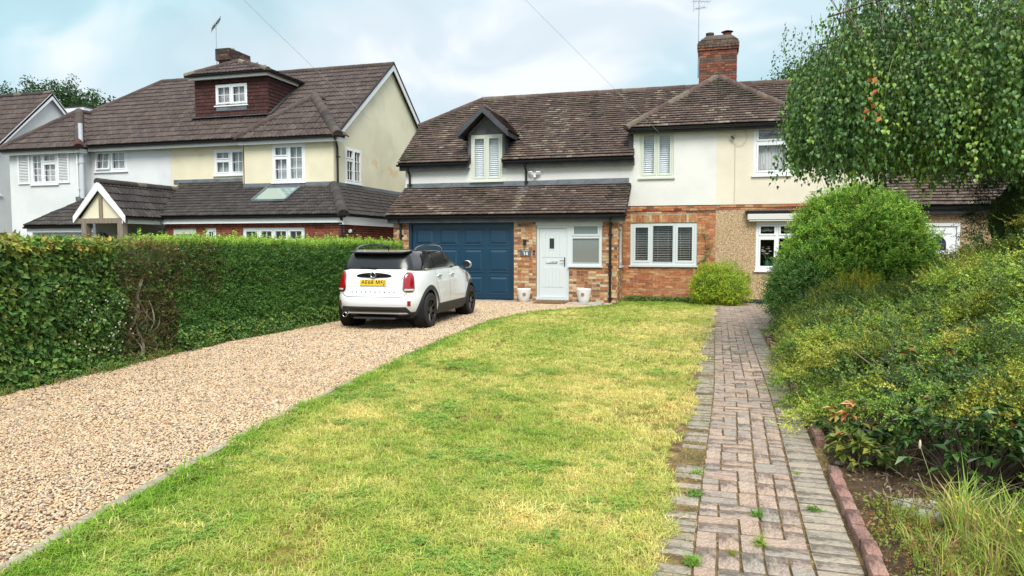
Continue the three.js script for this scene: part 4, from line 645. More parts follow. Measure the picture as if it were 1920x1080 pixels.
// ================================================================ white half with shutters
const whiteHalf = thing('semi_detached_house', 'pale blue-white house with white louvred shutters and a grey soil pipe', 'house', [-21.7, 0, -21]);
{
  const tl = [];
  put('upper_wall', [wall([0, 0, -20.3], FX, FZ, [[-25.1, 0], [-21.84, 0], [-21.84, 5.1], [-25.1, 5.1]], [rect(-24.08, -22.85, 3.84, 4.98)], 0.2), wall([0, 0, -20.75], FX, FZ, [[-21.84, 0], [-18.305, 0], [-18.305, 5.2], [-21.84, 5.2]], [rect(-21.62, -20.2, 4.28, 5.03)], 0.2), wall([-21.84, 0, 0], SX, NX, rect(20.5, 20.75, 0, 5.1), [], 0.02), wall([-24.9, 0, 0], SX, NX, rect(20.5, 28.5, 0, 5.1), [], 0.2)], M.coolWhite, whiteHalf);
  put('back_wall', [bx(-24.9, -18.4, 0, 5, -28.6, -28.4), bx(-24.8, -18.4, 0.1, 5, -23.1, -23)], M.room, whiteHalf);
  windowUnit(whiteHalf, [-24.08, 3.84, -20.3], FX, FZ, 1.23, 1.14, [[0, 0.44, 0, 1, { bars: [2, 4] }], [0.44, 1, 0, 0.7, { bars: [2, 3] }], [0.44, 1, 0.7, 1, { bars: [2, 1] }]], { recess: 0.0, behind: 'net' });
  windowUnit(whiteHalf, [-21.62, 4.28, -20.75], FX, FZ, 1.42, 0.75, [[0, 0.5, 0, 1, { bars: [2, 2], open: 0.12 }], [0.5, 1, 0, 1, { bars: [2, 2] }]], { recess: 0.0, behind: 'net' });
  for (const [a, b] of [[-24.68, -24.12], [-22.82, -22.3]]) { const s = sub('shutter', whiteHalf); put('frame', [bx(a, a + 0.06, 3.86, 5.0, -20.295, -20.255), bx(b - 0.06, b, 3.86, 5.0, -20.295, -20.255), bx(a + 0.06, b - 0.06, 3.86, 3.93, -20.295, -20.256), bx(a + 0.06, b - 0.06, 4.93, 5.0, -20.295, -20.256)], M.upvc, s); for (let y = 3.955; y < 4.91; y += 0.056) { const g = new THREE.BoxGeometry(b - a - 0.12, 0.006, 0.05); g.rotateX(0.7); g.translate((a + b) / 2, y, -20.275); put('slat', boxUV(g), M.upvc, s); } }
  const main = [[-21.6, 5.18, -20.4], [-18.3, 5.18, -20.4], [-18.3, 8.3, -24.5], [-21.9, 8.3, -24.5], [-25.3, 5.18, -20.4]], hip = [[-25.3, 5.18, -28.6], [-25.3, 5.18, -20.4], [-21.9, 8.3, -24.5]];
  const roof = put('roof', [slab(main, 0.07), slab(hip, 0.07), slab([[-18.3, 5.18, -28.6], [-25.3, 5.18, -28.6], [-21.9, 8.3, -24.5], [-18.3, 8.3, -24.5]], 0.07)], M.underlay, whiteHalf);
  tl.push({ items: slopeTiles(main, ROLL), parent: roof }, { items: slopeTiles(hip, ROLL), parent: roof });
  ridge([-21.9, 8.33, -24.5], [-18.3, 8.33, -24.5], roof, PAL.brownTile, 0.9); ridge([-25.2, 5.24, -20.45], [-21.92, 8.33, -24.48], roof, PAL.brownTile, 0.9);
  const bf = [[-25.3, 5.1, -20.05], [-21.6, 5.1, -20.05], [-23.5, 6.72, -21.9]], br = [[-21.6, 5.1, -20.05], [-21.6, 5.1, -20.5], [-23.5, 6.72, -22.5], [-23.5, 6.72, -21.9]];
  const bay = put('bay_roof', [slab(bf, 0.07), slab(br, 0.07)], M.underlay, whiteHalf); for (const q of [bf, br]) tl.unshift({ items: slopeTiles(q, ROLL), parent: bay });
  ridge([-25.3, 5.14, -20.03], [-23.52, 6.76, -21.88], bay, PAL.brownTile, 0.9); ridge([-21.57, 5.12, -20.02], [-23.48, 6.76, -21.88], bay, PAL.hungTile.concat(PAL.brownTile), 1.1); ridge([-23.5, 6.76, -21.9], [-23.5, 6.76, -22.4], bay, PAL.brownTile, 0.9);
  put('fascia', [bx(-25.25, -21.66, 4.9, 5.06, -20.14, -20.11), bx(-21.68, -21.65, 4.9, 5.06, -20.46, -20.141), bx(-21.62, -18.302, 4.97, 5.13, -20.49, -20.46), bx(-25.2, -21.7, 4.92, 4.94, -20.29, -20.141), bx(-21.6, -18.31, 4.99, 5.01, -20.74, -20.491)], M.upvc, whiteHalf);
  gutter([-25.3, 5.06, -20.03], [-21.56, 5.06, -20.03], whiteHalf); gutter([-21.55, 5.12, -20.38], [-18.3, 5.12, -20.38], whiteHalf);
  put('soil_pipe', [rod([-21.75, 3.3, -20.3], [-21.75, 5.95, -20.3], 0.075, 0.075, 12), rod([-21.75, 4.55, -20.3], [-21.75, 4.7, -20.3], 0.095, 0.095, 12), rod([-21.75, 5.1, -20.3], [-21.75, 5.2, -20.3], 0.09, 0.09, 12)], mat([0.55, 0.58, 0.62], { rough: 0.5 }), whiteHalf);
  downpipe([[-21.9, 5.0, -20.06], [-21.9, 4.9, -20.2], [-21.9, 4.8, -20.25], [-21.9, 3.4, -20.25]], whiteHalf, M.upvc, 0.03);
  const lean = [[-22.4, 2.3, -18.5], [-18.66, 2.3, -18.5], [-18.66, 3.4, -20.7], [-21.9, 3.4, -20.7], [-21.9, 3.25, -20.32]];
  const lt = put('lean_to_roof', slab(lean, 0.07), M.underlay, whiteHalf); tl.unshift({ items: slopeTiles(lean, ROLLD), parent: lt });
  put('flashing', [bx(-22.05, -21.84, 3.22, 3.36, -20.29, -20.27), bx(-21.82, -19.0, 3.4, 3.56, -20.74, -20.72)], M.lead, whiteHalf);
  put('lower_wall', wall([0, 0, -18.75], FX, FZ, rect(-22.3, -18.6, 0, 2.2), [rect(-21.2, -20.7, 1.2, 1.95)], 0.15), M.coolWhite, whiteHalf);
  windowUnit(whiteHalf, [-21.2, 1.2, -18.75], FX, FZ, 0.5, 0.75, [[0, 1, 0, 1, { bars: [2, 1] }]], { recess: 0.02 });
  put('fascia', bx(-22.35, -18.7, 2.06, 2.22, -18.62, -18.59), M.upvc, whiteHalf); gutter([-22.4, 2.24, -18.52], [-18.68, 2.24, -18.52], whiteHalf);
  put('porch_wall', wall([-18.62, 0, 0], SX, NX, rect(17.8, 20.7, 0, 2.5), [], 0.1), M.coolWhite, whiteHalf);
  downpipe([[-18.55, 2.0, -17.9], [-18.4, 1.98, -17.9], [-18.3, 1.85, -17.9], [-18.3, 1.0, -17.9]], whiteHalf, M.black, 0.05);
  emit(tl, whiteHalf, 'tile', 'roof_tiles', tileMat, 290);
}
// ================================================================ white gabled house at the far end
const farHouse = thing('gabled_house', 'white house with a plain gable and brown roof beyond the shuttered house', 'house', [-29, 0, -23]);
{
  const X = -26.5, tl = [], zr = -23.3, yr = 7.88, k = (yr - 5.66) / (23.3 - 21.1), ze = -20.4, ye = yr - (20.4 - 23.3) * -k;
  put('gable_wall', wall([X, 0, 0], SX, NX, [[20.7, 0], [26.3, 0], [26.3, ye], [23.3, yr - 0.05], [20.7, ye + 0.2]], [rect(20.72, 21.02, 3.55, 4.5)], 0.2), M.coolWhite, farHouse);
  put('wall', [bx(-34, X - 0.2, 0, ye + 0.1, -20.9, -20.7), bx(-34, X - 0.2, 0, ye, -26.3, -26.1)], M.coolWhite, farHouse);
  windowUnit(farHouse, [X, 3.55, -20.72], SX, NX, 0.3, 0.95, [[0, 1, 0, 0.7], [0, 1, 0.7, 1]], { recess: 0.0 });
  const main = [[-34, ye, ze], [X + 0.15, ye, ze], [X + 0.15, yr, zr], [-34, yr, zr]];
  const roof = put('roof', [slab(main, 0.07), slab([[X + 0.15, ye, -26.2], [-34, ye, -26.2], [-34, yr, zr], [X + 0.15, yr, zr]], 0.07)], M.underlay, farHouse);
  tl.push({ items: slopeTiles(main, ROLL), parent: roof }); ridge([-33, yr + 0.03, zr], [X + 0.15, yr + 0.03, zr], roof, PAL.darkTile.concat(PAL.paleTile.slice(1, 2)), 0.8);
  const s = new THREE.Shape([[20.35, ye - 0.2], [20.35, ye - 0.01], [23.3, yr + 0.02], [26.25, ye], [26.25, ye - 0.2], [23.3, yr - 0.26]].map((q) => new THREE.Vector2(...q))), g = new THREE.ExtrudeGeometry(s, { depth: 0.03, bevelEnabled: false }); g.applyMatrix4(new THREE.Matrix4().makeBasis(V(0, 0, -1), V(0, 1, 0), V(1, 0, 0)).setPosition(X + 0.12, 0, 0)); put('barge_board', boxUV(g), M.upvc, farHouse);
  const fl = sub('flat_roof_dormer', farHouse); put('cheek', bx(-31, -27.2, 6.2, 7.55, -27.9, -25.6), M.coolWhite, fl); put('roof_edge', bx(-31.1, -27.05, 7.55, 7.75, -28, -25.45), M.upvc, fl); put('roof_felt', bx(-31.12, -27.03, 7.753, 7.8, -28.02, -25.43), M.slate, fl);
  gutter([-34, ye - 0.05, ze + 0.03], [X + 0.15, ye - 0.05, ze + 0.03], farHouse);
  emit(tl, farHouse, 'tile', 'roof_tiles', tileMat, 150);
}
// ================================================================ ground of the garden
function sheet(pts, y, o = {}) { const s = new THREE.Shape(pts.map(([x, z]) => new THREE.Vector2(x, -z))); for (const h of o.holes ?? []) s.holes.push(new THREE.Path(h.map(([x, z]) => new THREE.Vector2(x, -z)))); const g = new THREE.ShapeGeometry(s); g.rotateX(-Math.PI / 2); g.translate(0, y, 0); return boxUV(g); }
const kerbPts = [[-3.3, 3], [-3.35, 0], [-3.43, -2.63], [-3.56, -3.19], [-3.70, -4.02], [-3.80, -4.66], [-3.95, -5.47], [-4.08, -6.73], [-4.31, -8.78], [-4.46, -10.6], [-4.60, -12.78], [-4.62, -14.6], [-4.36, -16.3], [-3.85, -17.37], [-3.1, -18.4], [-2.75, -19.1]];
const kerbCurve = new THREE.CatmullRomCurve3(kerbPts.map(([x, z]) => V(x, 0, z)), false, 'centripetal');
const kerbLine = kerbCurve.getSpacedPoints(120).map((p) => [p.x, p.z]);
const pathL = [[-0.32, 3], [-0.30, -3], [-0.25, -5.05], [-0.22, -6.6], [-0.19, -8.87], [-0.14, -11], [-0.10, -13.9], [0.02, -17.4], [0.05, -20.3]];
const xOf = (line, z) => { for (let i = 0; i + 1 < line.length; i++) if ((line[i][1] - z) * (line[i + 1][1] - z) <= 0) { const t = (line[i][1] - z) / (line[i][1] - line[i + 1][1] || 1); return lerp(line[i][0], line[i + 1][0], t); } return line[z > 0 ? 0 : line.length - 1][0]; };
const lawnPoly = [...kerbLine.map(([x, z]) => [x + 0.05, z]), [-2.7, -20.0], [-2.6, -20.0], [-2.6, -21.0], [-0.02, -21.0], ...pathL.slice().reverse().map(([x, z]) => [x + 0.05, z])];
const drivePoly = [[-9.3, 4], ...kerbLine.map(([x, z]) => [x - 0.04, z]), [-2.7, -19.98], [-9.5, -19.98], [-9.4, -10]];
struct('driveway', sheet(drivePoly, -0.012), mat([0.52, 0.44, 0.36], { rough: 1, map: T.gravel }));
struct('lawn', sheet(lawnPoly, -0.006), mat([0.85, 0.80, 0.55], { rough: 1, map: T.turf }));
struct('flower_bed', sheet([[0.86, 3], [0.86, -8.5], [0.9, -14], [2.3, -15], [2.3, -20.9], [14, -20.9], [14, 3]], -0.012), mat([0.20, 0.155, 0.12], { rough: 1, map: T.soil, bump: T.fine, bs: 0.03 }));
struct('flower_bed', sheet([[-9.6, 4], [-7.6, 4], [-7.55, -5], [-7.75, -7.6], [-8.0, -10.2], [-7.85, -14], [-7.95, -18], [-9.6, -18]], -0.004), mat([0.16, 0.125, 0.09], { rough: 1, map: T.soil, bump: T.fine, bs: 0.03 }));

// edging kerb, one stone after another
{
  const L = kerbCurve.getLength(), n = Math.floor(L / 0.62), k = new THREE.Group(); k.name = 'kerb'; scene.add(k); k.userData.kind = 'structure';
  const zk = (i) => kerbCurve.getPointAt(i / n).z; const st = [mat([0.54, 0.45, 0.36], { rough: 0.95, map: T.mottle, bump: T.fine, bs: 0.004 }), mat([0.58, 0.475, 0.38], { rough: 0.95, map: T.mottle, bump: T.fine, bs: 0.004 })];
  for (let i = 0; i < n; i++) { const a = kerbCurve.getPointAt(i / n), b = kerbCurve.getPointAt((i + 0.985) / n); const g = bar([a.x, -0.035 + R(-0.003, 0.003), a.z], [b.x, -0.035 + R(-0.003, 0.003), b.z], zk(i) > -5 ? 0.08 : 0.055, 0.105); putLocal('kerb_stone', g, pick(st), k); }
}
// ---------------------------------------------------------------- brick path
{
  const path = struct('path', sheet([[-0.34, 3], [-0.34, -4], [-0.22, -13.9], [-0.02, -20.9], [2.35, -20.9], [2.35, -14.8], [1.35, -14.3], [0.88, -13.5], [0.86, -8], [0.86, 3]], -0.0015), mat([0.34, 0.28, 0.19], { rough: 1, map: T.soil }));
  const list = [];
  const put1 = (x, z, w, l, pal, y = 0, turn = 0) => { const m = new THREE.Matrix4().makeTranslation(x, -0.014 + y + R(-0.005, 0.004), z); m.multiply(new THREE.Matrix4().makeRotationFromEuler(new THREE.Euler(R(-0.018, 0.018), turn + R(-0.02, 0.02), R(-0.018, 0.018)))); m.scale(V(w - 0.011 - R(0, 0.004), 0.05, l - 0.011 - R(0, 0.004))); list.push({ geo: null, m, p: V(x, 0, z), k: pick(pal), uo: [R(0, 1), R(0, 1)] }); };
  const paver = [0, 0.3, 0.6, 0.9].map((o) => { const g = new RoundedBoxGeometry(1, 1, 1, 1, 0.06); const q = boxUV(g), u = q.attributes.uv; for (let i = 0; i < u.count; i++) u.setXY(i, u.getX(i) * 0.2 + o, u.getY(i) * 0.2 + o * 1.3); return q; });
  const U = 0.119, W5 = U * 5;
  const left = (z) => lerp(-0.085, 0.03, sstep(-3, -9, z) * 0.9 + 0.1 * sstep(-9, -16, z)); // left edge of the pink field
  for (let z = -0.8; z > -14.6; z -= 2 * U) {
    const x0 = left(z), s = Math.floor(-z / (2 * U)) % 2;
    const block = (c, flip) => { if (flip) { put1(x0 + (c + 1) * U, z - U * 0.5, 2 * U, U, PAL.pinkPaver); put1(x0 + (c + 1) * U, z - U * 1.5, 2 * U, U, PAL.pinkPaver); } else { put1(x0 + (c + 0.5) * U, z - U, U, 2 * U, PAL.pinkPaver); put1(x0 + (c + 1.5) * U, z - U, U, 2 * U, PAL.pinkPaver); } };
    const single = (c) => { put1(x0 + (c + 0.5) * U, z - U * 0.5, U, U, PAL.pinkPaver); put1(x0 + (c + 0.5) * U, z - U * 1.5, U, U, PAL.pinkPaver); };
    if (s) { block(0, rnd() < 0.6); block(2, rnd() < 0.35); single(4); } else { single(0); block(1, rnd() < 0.6); block(3, rnd() < 0.35); }
  }
  for (let z = -0.7; z > -14.5; z -= 0.108) {
    const xr = left(z) + W5; if (z < -3.2 || 1) put1(xr + 0.118, z, 0.235, 0.108, PAL.greyPaver, 0.002);
    const xl = left(z); if (rnd() > (z > -4.4 ? 0.1 : z > -6 ? 0.45 : z > -7.6 ? 0.15 : z > -10.5 ? 0.05 : 0.35)) put1(xl - 0.1, z, 0.2, 0.108, PAL.greyPaver, -0.006, R(-0.05, 0.05));
  }
  // the wider pad in front of the far house
  for (let z = -14.6, r = 0; z > -20.7; z -= U, r++) for (let x = 0.03 + (r % 2) * U; x < 2.3; x += 2 * U) { if (z > -15.2 && x > 1.2 + (r % 3) * 0.2) continue; put1(x + U, z - U / 2, 2 * U, U, PAL.pinkPaver); }
  for (let z = -16; z > -20.2; z -= 0.216) put1(-0.02, z, 0.105, 0.216, PAL.greyPaver, -0.004);
  for (const it of list) it.geo = pick(paver);
  emit([{ items: list, parent: path }], path, 'brick', 'brickwork', mat([1, 1, 1], { rough: 0.95, map: T.paver, vc: true, bump: T.fine, bs: 0.006 }), 300);
  // raised red brick edge on the bed side, some of it sunk or missing
  const edge = new THREE.Group(); edge.name = 'brick_edging'; scene.add(edge); edge.userData.kind = 'structure';
  for (let z = -2.2; z > -13.6; z -= 0.226) {
    if ((z < -5.55 && z > -6.1) || (z < -10.2 && rnd() < 0.5)) continue;
    const g = pick(paver), me = addMesh('brick', g, pick(PAL.redEdge).m, edge); me.position.set(left(z) + W5 + 0.29 + R(-0.008, 0.008), 0.012 + R(-0.012, 0.01), z); me.rotation.set(R(-0.04, 0.04), R(-0.05, 0.05), R(-0.06, 0.06)); me.scale.set(0.075, 0.11, 0.216);
  }
}
// ---------------------------------------------------------------- gravel stones
const stoneGeo = (seed, n = 3) => { const r = mulberry(seed), gs = []; for (let k = 0; k < n; k++) { const g = new THREE.IcosahedronGeometry(0.5, 0), p = g.attributes.position, key = {}; for (let i = 0; i < p.count; i++) { const id = [p.getX(i), p.getY(i), p.getZ(i)].map((q) => q.toFixed(2)).join(); const s = key[id] ??= 0.75 + 0.5 * r(); p.setXYZ(i, p.getX(i) * s, p.getY(i) * s, p.getZ(i) * s); } g.computeVertexNormals(); gs.push(g); } return gs; };
{
  rnd = mulberry(77);
  const pal = [[0.56, 0.43, 0.29], [0.6, 0.46, 0.3], [0.52, 0.38, 0.25], [0.54, 0.41, 0.28], [0.62, 0.50, 0.36], [0.66, 0.58, 0.48], [0.47, 0.34, 0.23], [0.40, 0.36, 0.32], [0.27, 0.25, 0.24], [0.50, 0.30, 0.17], [0.13, 0.12, 0.125], [0.58, 0.46, 0.35], [0.50, 0.44, 0.38], [0.64, 0.53, 0.38]].map((c) => C(c[0] * 0.98, c[1] * 0.93, c[2] * 0.84));
  const pos = [];
  for (let z = -2.2; z > -19.9; z -= 0.5) {
    const d = -z + 2, size = d < 7 ? 0.0145 : d < 11 ? 0.0175 : 0.022, dens = 0.88 / (size * size) * 0.95;
    const x1 = xOf(kerbLine, z) - 0.03, n = Math.round(dens * 0.5 * (x1 + 8.6));
    for (let i = 0; i < n; i++) { const x = R(-8.6, x1), zz = z - R(0, 0.5); const u = (x * 0.9615 - zz * 0.2748) / (-x * 0.2748 - zz * 0.9615); if (u < -0.76) continue; if (x > -9.4 && zz < -19.55 && x > -9.0 && x < -2.6) { } pos.push([x, zz, size]); }
  }
  const im = new THREE.InstancedMesh(stoneGeo(5, 1)[0], mat([1, 1, 1], { rough: 0.8, flat: true }), pos.length), m = new THREE.Matrix4(), q = new THREE.Quaternion(), e = new THREE.Euler();
  pos.forEach(([x, z, s], i) => {
    const k = s * Math.exp(R(-0.35, 0.42)); e.set(R(-0.5, 0.5), R(0, 6.28), R(-0.5, 0.5)); q.setFromEuler(e);
    const ruts = 0.012 * perlin.noise(x * 1.1, 3.3, z * 0.25) + 0.01 * perlin.noise(x * 2.3, 8, z * 2.3);
    m.compose(V(x, -0.006 + ruts + R(-0.004, 0.006), z), q, V(k * R(0.9, 1.5), k * R(0.5, 0.9), k)); im.setMatrixAt(i, m);
    const t = perlin.noise(x * 0.6, 1.2, z * 0.6), c = pick(pal).clone(); if (t > 0.12 && rnd() < 0.3) c.lerp(pal[6], 0.5); c.lerp(pal[1], 0.18).multiplyScalar(R(0.9, 1.08)); im.setColorAt(i, c);
  });
  im.name = 'gravel'; im.castShadow = im.receiveShadow = true; scene.add(im); tag(im, 'tan and grey gravel stones spread over the driveway', 'gravel', null, 'stuff');
  console.log('gravel', pos.length);
}
// ---------------------------------------------------------------- grass
function bladeTuft(n, h, spread, bend, wd) {
  const P = [], K = [];
  for (let i = 0; i < n; i++) {
    const a = R(0, 6.283), r = spread * Math.sqrt(rnd()), x = Math.cos(a) * r, z = Math.sin(a) * r, L = h * R(0.55, 1.15), d = R(0, 6.283), b = bend * R(0.3, 1.3) * L, w = wd * R(0.7, 1.2), sx = Math.cos(d + 1.57) * w, sz = Math.sin(d + 1.57) * w, cx = Math.cos(d), cz = Math.sin(d);
    const p0 = [x - sx, 0, z - sz], p1 = [x + sx, 0, z + sz], q0 = [x + cx * b * 0.35 - sx * 0.8, L * 0.6, z + cz * b * 0.35 - sz * 0.8], q1 = [x + cx * b * 0.35 + sx * 0.8, L * 0.6, z + cz * b * 0.35 + sz * 0.8], t = [x + cx * b, L * (1 - 0.25 * bend), z + cz * b];
    for (const p of [p0, p1, q1, p0, q1, q0, q0, q1, t]) P.push(...p); const g = R(0.78, 1.2), y = R(0.85, 1.25); for (let k = 0; k < 9; k++) K.push(g * y, g, g * R(0.7, 1.1));
  }
  const g = new THREE.BufferGeometry(); g.setAttribute('position', new THREE.Float32BufferAttribute(P, 3)); g.setAttribute('color', new THREE.Float32BufferAttribute(K, 3)); g.computeVertexNormals(); return g;
}
const leafMat = (o = {}) => mat([1, 1, 1], { rough: o.rough ?? 0.62, vc: true, side: true, phys: { transmission: o.tr ?? 0.28, thickness: 0, specularIntensity: o.sp ?? 0.5 } });
const grassMat = mat([1, 1, 1], { rough: 0.9, vc: true, side: true, phys: { transmission: 0.3, thickness: 0, specularIntensity: 0.25 } });
function lawnColor(x, z) {
  const n = fbm(x * 0.55 + 3, 2.2, z * 0.42, 3), m = fbm(x * 1.9, 7.1, z * 1.6 + 4, 3), f = fbm(x * 6, 3.1, z * 6, 2);
  let dry = 0.465 + 0.7 * n + 0.6 * m + 0.5 * f; dry += 0.16 * sstep(-1.4, -0.2, x) + 0.12 * sstep(-4.5, -8, z) - 0.55 * sstep(0.55, 0.0, x - xOf(kerbLine, z)) - 0.2 * sstep(-5, -3, z) - 0.5 * sstep(-18.6, -20, z); dry = Math.min(1, Math.max(0, dry));
  const lush = C(0.20, 0.38, 0.04), mid = C(0.46, 0.54, 0.13), straw = C(0.78, 0.71, 0.30); return dry < 0.5 ? lush.lerp(mid, dry * 2) : mid.lerp(straw, (dry - 0.5) * 2);
}
{
  rnd = mulberry(404);
  const kinds = [bladeTuft(16, 0.05, 0.035, 1.0, 0.0021), bladeTuft(16, 0.042, 0.04, 1.4, 0.0024), bladeTuft(14, 0.065, 0.03, 1.1, 0.0024), bladeTuft(12, 0.04, 0.05, 1.2, 0.0036)], pos = [[], [], [], []];
  for (let z = -1.4; z > -20.95; z -= 0.25) {
    const d = -z, dens = d < 5 ? 1500 : d < 8 ? 1000 : d < 12 ? 560 : 380, xa = z < -19.1 ? -2.58 : xOf(kerbLine, z) + (z > -4.5 ? 0.045 : 0.005), xb = z < -20.3 ? 0 : xOf(pathL, z);
    const n = Math.round(dens * 0.25 * (xb - xa + 0.3));
    for (let i = 0; i < n; i++) {
      const x = R(xa, xb + 0.25), zz = z - R(0, 0.25); const u = (x * 0.9615 - zz * 0.2748) / (-x * 0.2748 - zz * 0.9615), yv = -1.65 / (-x * 0.2748 - zz * 0.9615); if (u < -0.76 || yv < -0.5) continue;
      const e = xb + 0.16 * perlin.noise(x * 1.3, 1.7, zz * 1.3) + 0.07 * perlin.noise(x, 4, zz * 6); if (x > e) continue;
      const bare = fbm(x * 1.1 + 9, 5.5, zz * 1.1, 3); if (bare > 0.26 && rnd() < 0.8) continue; if (x > e - 0.18 && rnd() < 0.35) continue;
      const k = d > 9 ? 3 : rnd() < 0.35 ? 0 : rnd() < 0.75 ? 1 : 2; pos[k].push([x, zz, d]);
    }
  }
  const lawn = new THREE.Group(); lawn.name = 'grass'; scene.add(lawn); tag(lawn, 'patchy mown lawn grass, yellow-green with straw-coloured dry areas', 'grass', null, 'stuff');
  const m = new THREE.Matrix4(), q = new THREE.Quaternion(), e = new THREE.Euler(); let tot = 0;
  kinds.forEach((g, k) => {
    const im = new THREE.InstancedMesh(g, grassMat, pos[k].length); tot += pos[k].length;
    pos[k].forEach(([x, z, d], i) => {
      const near = x - xOf(kerbLine, z) < 0.22 ? 1.35 : 1, s = (d > 9 ? R(0.9, 1.4) : R(0.7, 1.25)) * near * (1 + 0.35 * fbm(x * 2.2, 6.6, z * 2.2, 2)); e.set(R(-0.25, 0.25), R(0, 6.28), R(-0.25, 0.25)); q.setFromEuler(e); m.compose(V(x, -0.006, z), q, V(s, s * R(0.75, 1.1), s)); im.setMatrixAt(i, m);
      const c = lawnColor(x, z); if (rnd() < 0.12) c.lerp(C(0.8, 0.7, 0.34), 0.6); if (rnd() < 0.1) c.lerp(C(0.15, 0.32, 0.04), 0.6); im.setColorAt(i, c.multiplyScalar(R(0.85, 1.15)));
    });
    im.name = 'blades'; im.castShadow = im.receiveShadow = true; lawn.add(im);
  });
  // clover and other broad-leaved plants in the turf
  const cp = [], cg = (() => { const P = [], K = []; for (let i = 0; i < 12; i++) { const a = R(0, 6.28), r = R(0, 0.05), x = Math.cos(a) * r, z = Math.sin(a) * r, h = R(0.015, 0.035); for (let k = 0; k < 3; k++) { const t = a + k * 2.094, w = 0.011, c = R(0.85, 1.15), p = (d, s, y) => { P.push(x + Math.cos(t + s) * d, h + y, z + Math.sin(t + s) * d); K.push(c, c, c); }; p(0, 0, 0); p(w, 0.6, 0.004); p(w * 1.15, 0, 0.002); p(0, 0, 0); p(w * 1.15, 0, 0.002); p(w, -0.6, 0.004); } } const g = new THREE.BufferGeometry(); g.setAttribute('position', new THREE.Float32BufferAttribute(P, 3)); g.setAttribute('color', new THREE.Float32BufferAttribute(K, 3)); g.computeVertexNormals(); return g; })();
  for (let i = 0; i < 26000; i++) { const z = R(-9.5, -2.6), x = R(xOf(kerbLine, z) + 0.1, xOf(pathL, z) - 0.05); if (rnd() > 0.24 * sstep(0.0, 0.34, fbm(x * 1.5 + 20, 3.3, z * 1.5, 4))) continue; cp.push([x, z]); }
  const ci = new THREE.InstancedMesh(cg, grassMat, cp.length); cp.forEach(([x, z], i) => { e.set(R(-0.2, 0.2), R(0, 6.28), R(-0.2, 0.2)); q.setFromEuler(e); const s = R(0.7, 1.4); m.compose(V(x, 0.002, z), q, V(s, s, s)); ci.setMatrixAt(i, m); ci.setColorAt(i, C(0.18, 0.34, 0.06).lerp(C(0.30, 0.44, 0.08), rnd())); }); ci.name = 'clover'; ci.castShadow = ci.receiveShadow = true; lawn.add(ci);
  console.log('grass', tot, cp.length);
}
